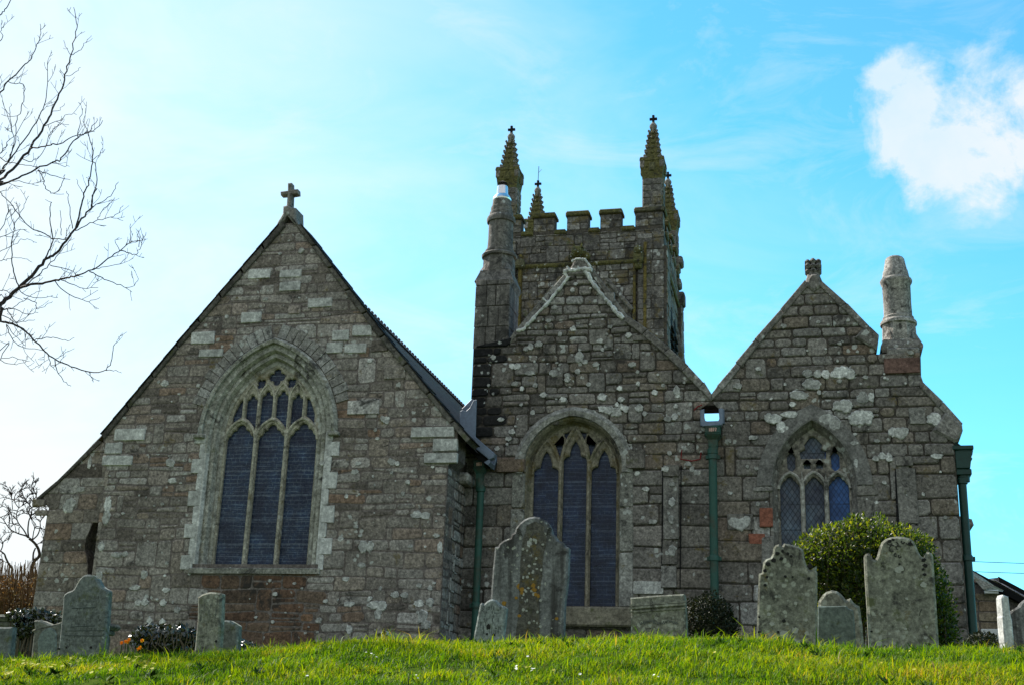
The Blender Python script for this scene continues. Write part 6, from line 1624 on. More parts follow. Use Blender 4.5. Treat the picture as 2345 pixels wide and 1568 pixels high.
def bl(x, y, Y, rx, rz, ry):
    p = W(x, y, Y); s_ = Y/2931.0*1.03; return (p.x, Y, p.z, rx*s_, ry, rz*s_)
bush('bush', 'big glossy evergreen bush lit yellow-green on top behind the right hand headstones', 'bush',
     [bl(1985, 1345, 14.2, 155, 150, .75), bl(1910, 1290, 14.0, 95, 85, .55), bl(1960, 1225, 14.2, 45, 42, .35), bl(2060, 1265, 14.1, 70, 55, .45), bl(2110, 1400, 14.5, 66, 105, .5), bl(2140, 1450, 14.4, 48, 75, .4), bl(1850, 1290, 13.9, 48, 35, .35)], 36000, .052, .025, 'leaf_bush', 3, inner=.12)
bush('clipped_bush', 'round dark clipped bush against the wall under the middle downpipe', 'bush', [bl(1622, 1425, 18.6, 60, 62, .38), bl(1640, 1450, 18.5, 50, 50, .35)], 6500, .05, .026, 'leaf_dark', 5, upbias=.2)
def ivy_glint(root_bl, n, name, label, seed, L=.055, cat='ivy'): return bush(name, label, cat, root_bl, n, L, L*.85, 'leaf_ivy', seed, upbias=.9, stems=True, inner=.55, facing=.85)
ivy_mound = ivy_glint([bl(380, 1470, 12.6, 68, 36, .33), bl(345, 1462, 12.5, 34, 30, .25), bl(415, 1462, 12.6, 36, 30, .28)], 4200, 'ivy', 'dark glossy ivy mound with pale bare stems left of the narrow headstone', 6)
ivy_glint([bl(558, 1488, 12.4, 26, 20, .18), bl(580, 1494, 12.3, 16, 12, .12)], 700, 'ivy', 'small low ivy clump right of the clipped-corner headstone', 7)
ivy_glint([bl(85, 1414, 13.25, 45, 17, .28), bl(50, 1412, 13.2, 26, 14, .2), bl(125, 1420, 13.2, 32, 14, .2), bl(58, 1440, 13.05, 22, 26, .1)], 3000, 'ivy', 'ivy sprawled over the flat top of the chest tomb', 8)
bush('shrub', 'low grey-brown leafless shrub at the far right foot of the church wall', 'shrub', [bl(2250, 1474, 16, 38, 22, .3), bl(2235, 1480, 15.8, 25, 18, .25)], 1800, .04, .02, 'leaf_dark', 9)
# hanging bare ivy stems
mb = MB(); rr = random.Random(44)
for k in range(13):
    x = 345+k*8.2+rr.uniform(-3, 3); pts = [(x+rr.uniform(-4, 4)*t_, 1450+t_*13, 12.22) for t_ in range(5)]; mb.tube([W(*q) for q in pts], [.006]*5, 4)
mb.build('trailing_stem', ['stem'], ivy_mound)
# daffodils
rt = empty('daffodils', W(290, 1490, 12.0), 'orange and yellow daffodils blooming left of the ivy mound', 'flowers')
mb = MB(); md = MB()
for (px, py) in ((279, 1471), (288, 1468), (296, 1464), (293, 1469), (326, 1466), (316, 1486), (322, 1482)):
    p = W(px, py, 12.0); gz = ground_z(p.x, 12.0); mb.tube([(p.x+.02, 12.0, gz-.02), (p.x+.01, 12.0, (gz+p.z)/2), p], .0045, 5)
    flower(md, p, .022, 0, 6, Vector((rr.uniform(-.4, .4), -1, .25)).normalized()); md.lathe(p.x, 12.0-.012, [(.008, p.z-.01), (.014, p.z+.012)], 8, 0, .1)
for k in range(16):
    p = W(rr.uniform(283, 340), 1500, 12.0); gz = ground_z(p.x, 12.0); h_ = rr.uniform(.12, .24); dx = rr.uniform(-.06, .06)
    mb.face([(p.x-.006, 12.0, gz), (p.x+.006, 12.0, gz), (p.x+dx+.003, 11.98, gz+h_), (p.x+dx-.003, 11.98, gz+h_)], 0, .5)
md.build('bloom', ['petal_orange'], rt); mb.build('stalk', ['weed'], rt)

# ------------------------------------------------------------------ big bare tree at the left
T1 = crop(0, 0, 3.135); T2 = crop(0, 500, 3.135)
YTR = 12.0
trk = [(-560, 1700), (-520, 1300), (-470, 1000), (-400, 700), (-330, 450), (-260, 220), (-220, 0)]
tree_root = W(-560, 1640, YTR); tree = empty('bare_tree', (tree_root.x, YTR, ground_z(tree_root.x, YTR)), 'tall leafless tree reaching thin branches in from the left edge', 'tree')
limb = MB(); twig = MB(); rt_ = random.Random(91)
def wpath(pts, y0, dy):
    n_ = len(pts); return [W(x, y, y0+dy*k/(n_-1)) for k, (x, y) in enumerate(pts)]
def smooth_path(P_, sub=4):
    o = []
    for k in range(len(P_)-1):
        p0, p1, p2, p3 = P_[max(k-1, 0)], P_[k], P_[k+1], P_[min(k+2, len(P_)-1)]
        for j in range(sub):
            t = j/sub; o.append(.5*((2*p1)+(p2-p0)*t+(2*p0-5*p1+4*p2-p3)*t*t+(3*p1-p0-3*p2+p3)*t**3))
    o.append(P_[-1]); return o
mb_t = MB(); tp = wpath(trk, YTR, .6); tp[0].z = ground_z(tp[0].x, YTR)-.2
tps = smooth_path(tp, 4); mb_t.tube(tps, [.17-.11*k/(len(tps)-1) for k in range(len(tps))], 12)
mb_t.build('trunk', ['bark'], tree, True)
def branch(pts, w0, w1, y0=0, dy=0, twigs=1.0, lead=None):
    px = U = 12.0/2931
    P_ = wpath(pts, YTR+y0, dy)
    if lead is not None: P_ = [tps[lead]]+P_
    S_ = smooth_path(P_, 4)
    for k in range(1, len(S_)-1): S_[k] += Vector((rt_.gauss(0, .004), rt_.gauss(0, .01), rt_.gauss(0, .004)))
    n_ = len(S_); rad = [U*.5*(w0+(w1-w0)*(k/(n_-1))**.8) for k in range(n_)]
    limb.tube(S_, rad, 6)
    # side twigs
    for k in range(2 if lead is None else 6, n_):
        if rt_.random() < .30*twigs:
            twiglet(S_[k], (S_[min(k+1, n_-1)]-S_[k-1]).normalized(), rt_.uniform(.05, .24), 1)
def twiglet(p, d, L, depth):
    s = 1 if rt_.random() < .5 else -1
    side = d.cross(Vector((0, 1, 0))).normalized()*s
    dd = (d*.6+side*rt_.uniform(.4, 1.0)+Vector((0, rt_.gauss(0, .35), .28))).normalized()
    n_ = 4; P_ = [Vector(p)]
    for k in range(n_):
        dd = (dd+Vector((rt_.gauss(0, .12), rt_.gauss(0, .12), .12))).normalized(); P_.append(P_[-1]+dd*L/n_)
    twig.tube(P_, [.0036, .0032, .0029, .0026, .0030], 4)
    if depth and L > .1:
        for k in (2, 3):
            if rt_.random() < .6: twiglet(P_[k], dd, L*rt_.uniform(.3, .5), 0)
def TB(c, pts, *a, **k): branch([c(x, y) for x, y in pts], *a, **k)
TB(T1, [(-120, 1530), (0, 1420), (130, 1290), (240, 1150), (350, 985), (410, 860), (480, 700), (520, 560), (560, 420), (590, 280), (602, 180), (577, 60)], 10, 1.8, 0, .6, 1.1, 12)
TB(T1, [(-120, 1510), (0, 1455), (140, 1395), (280, 1330), (430, 1270), (480, 1245), (540, 1150), (610, 1080), (690, 1040), (760, 1005), (805, 945)], 8, 1.6, .2, .3, 1.1, 11)
TB(T1, [(-80, 1430), (0, 1350), (60, 1275), (190, 1100), (310, 910), (355, 800), (368, 640), (372, 490)], 6, 1.5, -.2, .2, 1.0, 12)
TB(T1, [(235, 1165), (300, 1160), (400, 1140), (490, 1120), (600, 1060), (680, 1050), (730, 990), (760, 930)], 5, 1.5, .1, -.3)
TB(T1, [(650, 950), (690, 1040), (728, 1180), (725, 1270), (700, 1420), (655, 1520), (640, 1600), (590, 1800)][::-1], 5, 2, .3, -.2)
TB(T1, [(725, 1270), (745, 1290), (758, 1410), (735, 1510), (715, 1640)][::-1], 4, 2, .2, 0)
TB(T1, [(610, 1080), (625, 960), (648, 850)], 2.6, 1.4, .3, 0, .5)
TB(T1, [(-150, 860), (0, 725), (60, 645), (180, 525), (240, 465), (280, 375), (318, 290), (315, 190)], 6, 1.6, .4, .1, 1.0, 16)
TB(T1, [(-120, 210), (0, 125), (40, 80), (85, 5), (110, -60)], 5, 2, .4, 0, .8, 20)
TB(T1, [(-60, 380), (0, 250), (25, 215), (42, 175)], 3, 1.4, .3, 0, .6, 19)
TB(T1, [(60, 645), (120, 655), (185, 670), (183, 790), (150, 890), (125, 980), (125, 1080), (90, 1190), (60, 1280)], 2.4, 2.4, .2, .1)
TB(T1, [(560, 432), (620, 400), (665, 350), (690, 308)], 2.4, 1.3, .5, 0, .5); TB(T1, [(556, 432), (520, 380), (500, 318)], 2.2, 1.3, .5, 0, .4)
TB(T1, [(510, 598), (580, 575), (632, 530)], 2.2, 1.3, .5, 0, .5); TB(T1, [(508, 598), (470, 540)], 2, 1.3, .5, 0, .3)
TB(T1, [(350, 990), (440, 955), (545, 900), (602, 898)], 2.6, 1.3, .4, 0, .8); TB(T1, [(410, 875), (460, 860), (506, 812)], 2, 1.3, .4, 0, .5)
TB(T1, [(60, 1280), (95, 1180), (110, 1080), (60, 920), (18, 790)], 3, 1.4, -.1, 0); TB(T1, [(95, 1040), (75, 900), (85, 812)], 2.4, 1.3, -.1, 0, .6)
TB(T1, [(-40, 1250), (0, 1210), (60, 1120), (130, 1040), (230, 870)], 3, 1.3, -.2, 0); TB(T1, [(-40, 1200), (40, 1265), (120, 1285), (220, 1300), (300, 1310)], 3, 1.6, -.1, 0)
TB(T1, [(300, 1335), (390, 1370), (490, 1395), (550, 1408)], 3, 1.4, .2, 0, .8); TB(T1, [(295, 1335), (335, 1390), (355, 1460), (400, 1510), (450, 1505), (495, 1440), (510, 1370)], 3, 1.8, .1, 0)
TB(T1, [(430, 1275), (490, 1300), (545, 1308)], 2.2, 1.3, .2, 0, .6); TB(T1, [(160, 1240), (250, 1265), (330, 1200), (400, 1040), (455, 975)], 2.6, 1.3, 0, .2)
TB(T1, [(725, 1255), (780, 1220), (825, 1170)], 2.2, 1.2, .2, 0, .4); TB(T1, [(0, 1440), (120, 1420), (250, 1440), (330, 1410)], 2.4, 1.3, -.2, 0)
TB(T1, [(-20, 1510), (40, 1490), (100, 1468)], 2.4, 1.3, -.2, 0, .5); TB(T1, [(660, 1520), (625, 1480), (600, 1405)], 2.2, 1.3, .1, 0, .5)
TB(T2, [(-160, 930), (0, 820), (75, 755), (150, 690), (250, 590), (350, 475), (410, 440), (480, 370), (560, 270), (640, 150), (710, 62), (728, -30), (760, -90)], 15, 3, .2, .2, .9, 8)
TB(T2, [(160, 690), (280, 660), (430, 630), (520, 610), (600, 595), (700, 560), (850, 465), (935, 395), (1020, 335), (1085, 318)], 8, 1.8, .2, .2, 1.1)
TB(T2, [(935, 397), (990, 408), (1050, 432), (1085, 400), (1110, 340), (1145, 255)], 3.2, 1.4, .4, 0, .7); TB(T2, [(1015, 338), (1022, 270), (1024, 188)], 2.4, 1.4, .4, 0, .2); TB(T2, [(935, 395), (905, 320), (935, 295)], 2, 1.2, .4, 0, .4); TB(T2, [(1088, 370), (1098, 275)], 2.4, 1.4, .4, 0, .2)
TB(T2, [(700, 562), (770, 595), (840, 630), (940, 665), (985, 690), (1050, 675), (1085, 620)], 3.4, 1.4, .3, 0, .8); TB(T2, [(985, 690), (1035, 725)], 2, 1.3, .3, 0, .2)
TB(T2, [(720, 550), (830, 525), (960, 485), (1010, 425)], 2.6, 1.3, .3, .2, .9)
TB(T2, [(430, 635), (510, 720), (610, 772), (690, 797), (785, 765)], 3.2, 1.4, .2, 0, .8); TB(T2, [(470, 622), (560, 660), (650, 695), (770, 688)], 3, 1.4, .2, 0, .8)
TB(T2, [(190, 665), (320, 575), (400, 490), (480, 400), (560, 300)], 3.6, 1.8, .1, .1); TB(T2, [(390, 510), (480, 535), (560, 555), (600, 592)], 2.6, 1.8, .2, 0, .5)
TB(T2, [(-140, 930), (0, 955), (90, 970), (160, 1000), (215, 1045), (270, 1100), (350, 1180), (430, 1245), (560, 1300), (700, 1348), (830, 1330), (880, 1240), (897, 1130)], 8, 1.8, -.1, .2, .9, 6)
TB(T2, [(830, 1332), (890, 1330), (955, 1352)], 2.2, 1.2, .1, 0, .6); TB(T2, [(430, 1250), (455, 1340), (500, 1420), (558, 1455)], 2.8, 1.4, .1, 0, .4); TB(T2, [(380, 1210), (395, 1280), (435, 1330)], 2.4, 1.3, .1, 0, .4); TB(T2, [(700, 1350), (722, 1400), (730, 1425)], 2.4, 1.4, .1, 0, .3)
TB(T2, [(270, 1100), (370, 1075), (450, 1085), (530, 1102), (582, 1080)], 2.8, 1.3, .1, 0, .7); TB(T2, [(440, 1240), (500, 1205), (532, 1180)], 2, 1.2, .1, 0, .5)
TB(T2, [(50, 975), (80, 1060), (130, 1130), (200, 1158), (330, 1170), (372, 1150)], 2.8, 1.3, 0, 0, .8); TB(T2, [(60, 985), (130, 1080), (200, 1140)], 2.4, 1.3, 0, 0, .8)
TB(T2, [(-120, 840), (0, 895), (70, 930), (130, 965), (200, 950), (275, 940)], 4, 1.4, 0, 0, .9, 6); TB(T2, [(-100, 890), (0, 865), (100, 850), (200, 890), (300, 884)], 4, 1.4, 0, 0, .9, 6); TB(T2, [(50, 850), (90, 910), (150, 1000)], 3, 2, 0, 0, .5)
TB(T2, [(148, 690), (110, 590), (92, 470), (95, 300), (115, 230), (90, 130), (60, 50)], 4, 1.6, .2, .1, .9); TB(T2, [(105, 240), (150, 130), (190, 40), (225, -30)], 2.4, 1.3, .2, 0, .6)
TB(T2, [(352, 475), (390, 380), (415, 310), (392, 180), (395, 60), (405, 20)], 4.4, 2, .2, 0, .9); TB(T2, [(415, 310), (370, 275), (260, 230), (200, 180), (140, 105), (60, 0), (0, -60)][::1], 3.4, 2.6, .2, .1, .9); TB(T2, [(415, 305), (480, 308), (530, 300), (570, 260)], 3, 2, .2, 0, .8)
TB(T2, [(590, 242), (680, 195), (770, 157), (870, 140), (930, 95), (965, 42)], 3.4, 1.3, .3, 0, .8); TB(T2, [(768, 155), (800, 90), (880, 20)], 2.4, 1.3, .3, 0, .6); TB(T2, [(712, 64), (780, 30), (850, -20), (900, -90), (928, -140)], 3, 1.5, .3, 0, .6)
TB(T2, [(568, 225), (552, 120), (540, 0), (522, -68)], 2.8, 1.6, .3, 0, .4); TB(T2, [(480, 280), (475, 180), (470, 82)], 2.2, 1.4, .3, 0, .3)
TB(T2, [(-60, 1225), (0, 1240), (100, 1235), (180, 1250), (232, 1258)], 2.6, 1.4, 0, 0, .5, 4); TB(T2, [(0, 1242), (50, 1275), (130, 1288), (200, 1270)], 2.2, 1.3, 0, 0, .5)
TB(T2, [(150, 700), (190, 740), (290, 770), (415, 750)], 3, 1.3, .1, 0, .9); TB(T2, [(185, 770), (265, 795), (285, 855), (345, 835), (410, 795)], 2.6, 1.3, .1, 0, .8); TB(T2, [(0, 710), (50, 712), (95, 750), (180, 790)], 2.4, 1.5, .1, 0, .8); TB(T2, [(-30, 870), (90, 855), (180, 790), (250, 745), (330, 712)], 2.6, 1.3, 0, 0, .8)
TB(T2, [(-40, 310), (60, 270), (150, 232), (210, 236)], 2.6, 1.3, 0, 0, .9); TB(T2, [(-40, 420), (80, 365), (170, 310), (250, 318)], 2.4, 1.3, 0, 0, .9); TB(T2, [(-30, 480), (50, 470), (110, 455), (215, 465)], 2.4, 1.3, 0, 0, .9); TB(T2, [(-20, 280), (30, 190), (70, 70), (55, 40)], 2.6, 1.5, 0, 0, .8)
for k in range(6, len(tps)-2, 1):
    for s_ in (-1, -.6, .35, .8):
        d = Vector((s_*.8, rt_.gauss(.2, .5), .75)).normalized(); L_ = rt_.uniform(1.6, 3.2)*(1-.5*k/len(tps)); P_ = [tps[k]]
        for j in range(5): d = (d+Vector((rt_.gauss(0, .18), rt_.gauss(0, .18), .10))).normalized(); P_.append(P_[-1]+d*L_/5)
        if max(W(-40, 800, q_.y).x-q_.x for q_ in P_) < 0 or min(W(-60, 800, max(q_.y, 9)).x-q_.x for q_ in P_) < .1: continue
        limb.tube(P_, [.035, .028, .02, .014, .009, .005], 5)
        for j in (2, 3, 4, 5): twiglet(P_[j], d, rt_.uniform(.3, .7), 1); twiglet(P_[j], d, rt_.uniform(.3, .6), 1)
limb.build('limb', ['twig'], tree, True); twig.build('twig', ['twig'], tree)

# ------------------------------------------------------------------ small crooked bare trees and brown hedge at the far left
cT = crop(0, 1180, 4.125)
def small_tree(name, label, Y, paths, nt, seed):
    r_ = random.Random(seed); s_ = Y/2931.0
    b0 = W(*cT(*paths[0][0][0]), Y); root = empty(name, (b0.x, Y, ground_z(b0.x, Y)), label, 'tree')
    lm, tw = MB(), MB()
    def grow(p, d, L, dep):
        P_ = [p]; 
        for k in range(3): d = (d+Vector((r_.gauss(0, .28), r_.gauss(0, .2), r_.gauss(.06, .2)))).normalized(); P_.append(P_[-1]+d*L/3)
        tw.tube(P_, [s_*(.9+.5*dep), s_*(.8+.4*dep), s_*(.7+.3*dep), s_*.6], 4)
        if dep > 0:
            for k in range(3):
                a = r_.uniform(-.9, .9); d2 = Vector((d.x*math.cos(a)-d.z*math.sin(a), d.y+r_.gauss(0, .3), d.x*math.sin(a)+d.z*math.cos(a))).normalized(); grow(P_[r_.choice((2, 3))], d2, L*r_.uniform(.5, .75), dep-1)
    for i, (pts, w0, w1) in enumerate(paths):
        P_ = [W(*cT(x, y), Y+.25*k*(1 if i % 2 else -1)*.3) for k, (x, y) in enumerate(pts)]
        if i == 0: P_ = [Vector((b0.x+.2, Y, ground_z(b0.x, Y)-.2))]+P_
        S_ = smooth_path(P_, 4); n_ = len(S_); (lm if i else lm).tube(S_, [s_*.5*(w0+(w1-w0)*k/(n_-1)) for k in range(n_)], 7)
        if i >= nt:
            for k in range(n_//3, n_):
                d = (S_[k]-S_[k-1]).normalized()
                if r_.random() < .5: a = r_.choice((-1, 1))*r_.uniform(.5, 1.1); grow(S_[k], Vector((d.x*math.cos(a)-d.z*math.sin(a), r_.gauss(0, .3), d.x*math.sin(a)+d.z*math.cos(a))), s_*r_.uniform(14, 30), 1)
            grow(S_[-1], (S_[-1]-S_[-2]).normalized(), s_*26, 2); grow(S_[-1], (S_[-1]-S_[-2]).normalized(), s_*22, 2)
    lm.build('trunk', ['bark'], root); tw.build('crown', ['twig'], root)
small_tree('bare_tree', 'small twisted leafless tree close to the left corner of the church', 26, [
    ([(335, 1300), (335, 1060), (330, 990), (350, 920), (405, 860), (400, 800), (375, 750), (345, 715), (300, 680)], 10, 6),
    ([(340, 905), (345, 830), (365, 780)], 5, 4),
    ([(340, 700), (270, 655), (190, 630), (110, 590), (70, 540), (30, 480), (0, 460)], 4.5, 1.6),
    ([(285, 670), (250, 600), (190, 520), (170, 450), (185, 380), (230, 340)], 4, 1.6),
    ([(295, 665), (288, 590), (300, 490), (325, 440), (330, 370), (350, 310)], 4.5, 1.8),
    ([(340, 690), (390, 640), (415, 560), (415, 510), (440, 470)], 4, 1.8),
    ([(335, 690), (350, 600), (370, 540), (330, 490)], 3, 1.5),
    ([(375, 745), (420, 720), (455, 710)], 2.5, 1.5),
    ([(195, 545), (130, 520), (120, 440), (90, 380), (0, 330)], 3, 1.4),
    ([(330, 370), (300, 320), (260, 290), (240, 240)], 2.4, 1.2), ([(130, 380), (125, 320), (120, 240)], 2.4, 1.2), ([(190, 360), (155, 310), (150, 250), (190, 200)], 2.4, 1.2), ([(340, 360), (380, 260), (350, 190)], 2.2, 1.2)], 2, 71)
small_tree('bare_tree', 'second leafless tree bending in from the left border above the brown hedge', 28, [
    ([(120, 1300), (120, 1060), (125, 990), (90, 940), (60, 880), (45, 840), (5, 810)], 8, 3.5), ([(5, 810), (28, 750), (10, 690), (-60, 620)], 3.4, 1.5), ([(5, 810), (-60, 790), (-140, 700)], 3.4, 1.5), ([(70, 930), (25, 905)], 2, 1.2)], 1, 72)
rt = empty('hedge', (W(30, 1400, 24).x, 24, 1.5), 'brown wintry hedge of dense upright twigs at the far left', 'hedge')
mb = MB(); rr = random.Random(17)
for k in range(1500):
    x = rr.uniform(-140, 100); Y = rr.uniform(22.6, 25.5); top = 1325+22*mnoise.noise(Vector((x*.03, 1, 1)))+rr.uniform(-45, 90)
    B_ = W(x, 1490, Y); B_.z = ground_z(B_.x, Y); T_ = W(x+rr.uniform(-12, 12), top, Y); bz = rr.uniform(0, .9)**1.5
    p0 = B_+(T_-B_)*bz; md = (p0+T_)/2+Vector((rr.gauss(0, .05), rr.gauss(0, .05), 0))
    mb.tube([p0, md, T_], [.011, .009, .006], 3, 0, rr.random())
mb.build('twig', ['twig_brown'], rt)
mb = MB()
for k in range(5200):
    x = rr.uniform(-140, 98); Y = rr.uniform(22.6, 25.5); y = 1345+30*mnoise.noise(Vector((x*.03, 1, 1)))+rr.uniform(-20, 110)**1.0
    p = W(x, y, Y); leaf_quad(mb, p, Vector((rr.gauss(0, 1), rr.gauss(0, 1), rr.gauss(0, 1))), Vector((0, -1, .3)), rr.uniform(.05, .10), .04, 0, rr.random())
mb.build('foliage', ['twig_brown'], rt)

# ------------------------------------------------------------------ house at the right
YH = 34.0
hs = empty('house', (W(2380, 1480, YH).x, YH, 0), 'stone house with pale slate porch roof and white sash window beyond the church', 'house')
MT['house_stone'] = stone_mat('house_stone', [(0, (.18, .14, .095)), (.5, (.26, .21, .15)), (1, (.24, .15, .09))], speck=.6, ochre=.2)
mb = MB()
q = lambda pts, Y=YH: Q(cp(cS, pts), Y)
P_ = q([(170, 1700), (170, 300), (320, 330), (620, 470), (980, 640), (2000, 1150), (2000, 1700)], YH+1.2)
P_[0] = (P_[0][0]-2, -2); P_[1] = (P_[1][0]-2, P_[1][1]); P_[-1] = (P_[-1][0], -2)
mb.prism(P_, YH+1.2, YH+9, 0, .4)
A_ = q([(170, 500), (600, 490)], YH)
mb.box(A_[0][0]-1.0, A_[1][0], YH, YH+1.18, -2, A_[1][1], 0, .5)
wn = q([(335, 1375), (575, 1035)], YH)
masonry(mb, [[(A_[0][0]-.6, 0), (A_[1][0], 0), (A_[1][0], A_[1][1]), (A_[0][0]-.6, A_[1][1])], [(wn[0][0]-.02, -.5), (wn[1][0]+.02, -.5), (wn[1][0]+.02, wn[1][1]+.02), (wn[0][0]-.02, wn[1][1]+.02)]], front(YH), (.22, .34), (.3, .6), .03, (.01, .03), 1, 201)
mb.build('wall', ['mortar_chapel', 'house_stone'], hs)
mb = MB()
def slab(pts2, y0, y1, mat): # roof slope seen in profile and from above
    (xa, za), (xb, zb_) = pts2; L_ = math.hypot(xb-xa, zb_-za)
    mb.face([(xa, y0, za), (xb, y0, zb_), (xb, y1, zb_), (xa, y1, za)], mat, .5, [(0, 0), (L_, 0), (L_, y1-y0), (0, y1-y0)])
R0 = q([(120, 112), (965, 565), (2000, 1120)], YH+1.0)
for k in range(2):
    slab((R0[k], R0[k+1]), YH+1.0, YH+9, 0)
    A2, B2 = Vector(R0[k]), Vector(R0[k+1]); mb.prism([tuple(A2-Vector((0, .18))), tuple(B2-Vector((0, .18))), tuple(B2), tuple(A2)], YH+.95, YH+1.2, 1)
R1 = q([(430, 268), (570, 252), (1000, 480), (2000, 1010)], YH+16)
mb.prism([(R1[0][0], -2)]+R1+[(R1[-1][0], -2)], YH+16.1, YH+24, 0)
for k in range(1, 3):
    A2, B2 = Vector(R1[k]), Vector(R1[k+1]); mb.prism([tuple(A2-Vector((0, .22))), tuple(B2-Vector((0, .22))), tuple(B2), tuple(A2)], YH+15.8, YH+16.05, 1)
    C2, D2_ = A2-Vector((.25, .40)), B2-Vector((.25, .40))
mb.build('roof', ['slate_purple', 'dark'], hs)
mb = MB(); fp = [W(*cS(a, b), YH+15.5+dy) for a, b, dy in ((440, 285, 0), (575, 262, 1.2), (1000, 492, 1.2), (2000, 1030, 1.2), (2000, 1100, 0), (985, 560, 0), (540, 305, 0))]
mb.face([tuple(q_) for q_ in fp][::-1], 0, .5, [(q_.x, q_.z) for q_ in fp][::-1]); mb.build('roof', ['slate_purple'], hs)
mb = MB()   # pale slated porch roof tilting to the left and front
pr = [W(*cS(178, 150), YH+1.1), W(*cS(535, 388), YH-.15), W(*cS(352, 440), YH-.25), W(*cS(150, 215), YH+.2)]
mb.face([tuple(p) for p in (pr[3], pr[2], pr[1], pr[0])], 0, .5, [(0, 0), (1.4, 0), (1.4, .9), (0, .9)])
pr2 = [W(*cS(352, 442), YH-.25), W(*cS(640, 470), YH-.25), W(*cS(660, 450), YH+1.0), W(*cS(535, 388), YH+.5)]
mb.face([tuple(p) for p in pr2], 0, .5, [(0, 0), (1, 0), (1, .6), (0, .6)])
mb.build('porch_roof', ['slate_pale'], hs)
mb = MB()
F_ = q([(370, 490), (578, 462)], YH-.2); mb.box(F_[0][0], F_[1][0], YH-.22, YH-.1, F_[0][1]-.01, F_[1][1]+.03, 0, .5, .01)
mb.build('fascia', ['white'], hs)
mb = MB(); x0, z0, x1, z1 = wn[0][0], wn[0][1]-.5, wn[1][0], wn[1][1]
t_ = .09
mb.box(x0, x1, YH-.05, YH+.02, z1-.12, z1, 0, .5, .01); mb.box(x1-t_, x1, YH-.05, YH+.02, z0, z1-.121, 0, .5, .01); mb.box(x0, x0+t_, YH-.05, YH+.02, z0, z1-.121, 0, .5, .01)
xm = (x0+x1)/2; mb.box(xm-.025, xm+.025, YH-.02, YH+.01, z0, z1-.121, 0); mb.box(x0+t_, x1-t_, YH-.025, YH+.01, (z0+z1)/2-.03, (z0+z1)/2+.03, 0)
wo = mb.build('window', ['white'], hs)
mb = MB(); mb.face([(x0, YH+.005, z0), (x1, YH+.005, z0), (x1, YH+.005, z1), (x0, YH+.005, z1)], 0); mb.build('pane', ['pane'], wo)
# telephone wires
for i, (ya, yb, Y) in enumerate(((1283, 1284, 44), (1306, 1307, 45))):
    A_, B_ = W(2190, ya, Y), W(3000, yb+6, Y+4); mb = MB(); pts = []
    for k in range(17):
        t = k/16; p = A_+(B_-A_)*t; p.z -= 1.2*t*(1-t)*.35; pts.append(p)
    mb.tube(pts, .011, 4, 0)
    tag(mb.build('overhead_wire', ['wire']), ('upper' if i == 0 else 'lower')+' of two thin overhead wires crossing the sky at far right', 'wire', 'overhead wires')

# ================================================================== LIGHT AND SKY
SUN_AZ, SUN_EL = R(-58), R(42)        # to the left and a little behind the church
sd = Vector((math.sin(SUN_AZ)*math.cos(SUN_EL), math.cos(SUN_AZ)*math.cos(SUN_EL), math.sin(SUN_EL)))
sun = bpy.data.lights.new('sun', 'SUN'); sun.energy = 5.0; sun.angle = R(.5); sun.color = (1, .94, .84)
so = bpy.data.objects.new('sun', sun); COL.objects.link(so); so.rotation_euler = sd.to_track_quat('Z', 'Y').to_euler(); so.location = sd*60
world = bpy.data.worlds.new('World'); scene.world = world; world.use_nodes = True
nt = world.node_tree; nt.nodes.clear(); g = NG(nt)
wo_ = nt.nodes.new('ShaderNodeOutputWorld'); bg = nt.nodes.new('ShaderNodeBackground'); nt.links.new(bg.outputs[0], wo_.inputs[0])
sky = nt.nodes.new('ShaderNodeTexSky'); sky.sky_type = 'NISHITA'; sky.sun_disc = False; sky.sun_elevation = SUN_EL; sky.sun_rotation = SUN_AZ
sky.air_density = 1.0; sky.dust_density = .15; sky.ozone_density = 1.2; sky.altitude = 30
tc = nt.nodes.new('ShaderNodeTexCoord'); dirv = tc.outputs['Generated']
sep = nt.nodes.new('ShaderNodeSeparateXYZ'); nt.links.new(dirv, sep.inputs[0])
def dot(v):
    nd = nt.nodes.new('ShaderNodeVectorMath'); nd.operation = 'DOT_PRODUCT'; nt.links.new(dirv, nd.inputs[0]); nd.inputs[1].default_value = v; return nd.outputs['Value']
sc_ = g.mix(1.0, sky.outputs[0], (.50, 1.27, 1.36), 'MULTIPLY')     # cyan cast of the photograph
# thin bright veil of cirrus towards the sun
hz = Vector((math.sin(R(-54)), math.cos(R(-54)), math.tan(R(9)))).normalized(); ds = dot(tuple(hz))
mpn = nt.nodes.new('ShaderNodeMapping'); nt.links.new(dirv, mpn.inputs[0]); mpn.inputs['Rotation'].default_value = (.3, .5, .2); mpn.inputs['Scale'].default_value = (1.2, 1.2, 3.0)
ncir = g.noise(mpn.outputs[0], 2.6, 6, .6, .7)
veil = g.math('ADD', g.ramp(ds, [(.58, 0), (.76, .22), (.87, .55), (.96, .97)]), g.math('MULTIPLY', g.math('SUBTRACT', ncir, .5), .9), True)
low = g.ramp(sep.outputs[2], [(.02, .5), (.30, .0)])
veil = g.math('ADD', veil, g.math('MULTIPLY', low, .45), True)
veil = g.math('MULTIPLY', veil, g.ramp(ds, [(.45, 0.12), (.72, 1)]))
col = g.mix(veil, sc_, (4.9, 5.3, 5.4))
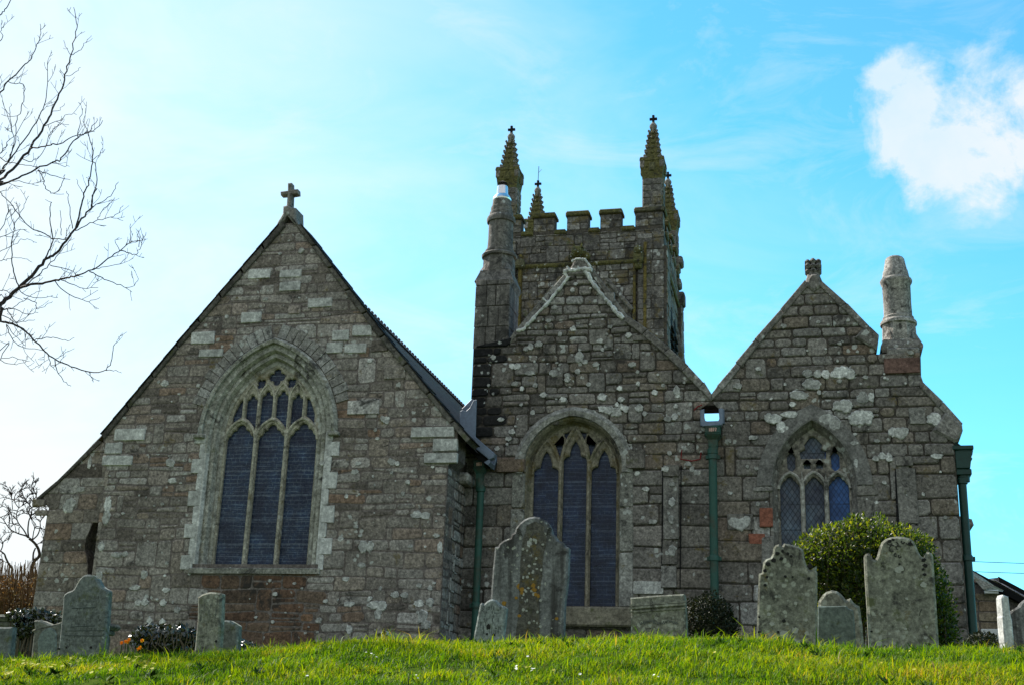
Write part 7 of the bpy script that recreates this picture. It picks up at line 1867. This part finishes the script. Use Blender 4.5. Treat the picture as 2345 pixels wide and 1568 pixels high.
# unseen broken cloud, added behind the camera to light the facade neutrally
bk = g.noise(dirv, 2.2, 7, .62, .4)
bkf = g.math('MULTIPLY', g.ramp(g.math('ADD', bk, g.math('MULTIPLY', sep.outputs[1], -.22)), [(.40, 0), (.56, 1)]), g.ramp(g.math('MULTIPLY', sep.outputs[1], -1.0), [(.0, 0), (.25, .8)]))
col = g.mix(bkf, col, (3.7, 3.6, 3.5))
wsp = g.noise(mpn.outputs[0], 4.5, 8, .66, 1.2)
col = g.mix(g.math('MULTIPLY', g.ramp(wsp, [(.50, 0), (.72, .30)]), g.ramp(sep.outputs[1], [(.2, 0), (.5, 1)])), col, (4.7, 4.95, 5.0))
# cumulus puff at the right
def px_dir(x, y): return W(x, y, 1.0)-Vector((0, 0, EYE))
mask = None
for x, y, k, r_ in ((2080, 250, 1, .040), (2200, 320, 1, .052), (2290, 240, 1, .048), (2130, 330, 1, .040), (2330, 350, 1, .045), (2240, 395, 1, .036), (2390, 290, 1, .055), (2030, 175, 1, .022), (2110, 420, .7, .022)):
    d = px_dir(x, y).normalized(); v_ = dot(tuple(d)); c0 = math.cos(r_*1.25); c1 = math.cos(r_*.1)
    f = nt.nodes.new('ShaderNodeMapRange'); nt.links.new(v_, f.inputs[0]); f.inputs[1].default_value = c0; f.inputs[2].default_value = c1; f.inputs[3].default_value = 0; f.inputs[4].default_value = k
    mask = f.outputs[0] if mask is None else g.math('MAXIMUM', mask, f.outputs[0])
nc = g.noise(dirv, 17, 9, .64, .35); nc2 = g.noise(dirv, 34, 5, .65)
cl = g.math('ADD', g.math('MULTIPLY', mask, 1.0), g.math('ADD', g.math('MULTIPLY', g.math('SUBTRACT', nc, .5), 2.6), g.math('MULTIPLY', g.math('SUBTRACT', nc2, .5), 1.0)))
clf = g.math('MULTIPLY', g.ramp(cl, [(.34, 0), (.62, .30), (1.15, 1)]), g.ramp(mask, [(.0, 0), (.12, 1)]))
shade = g.ramp(g.noise(dirv, 9, 5, .6), [(.35, (3.9, 4.6, 4.95)), (.6, (4.75, 4.9, 4.9))])
col = g.mix(g.math('MULTIPLY', clf, .88), col, shade)
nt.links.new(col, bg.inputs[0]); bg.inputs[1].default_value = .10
vs = scene.view_settings; vs.view_transform = 'Standard'; vs.look = 'None'; vs.exposure = 1.0; vs.gamma = 1; vs.use_curve_mapping = False
scene.display_settings.display_device = 'sRGB'
try: scene.cycles.use_denoising = True
except Exception: pass
scene.cycles.max_bounces = 6
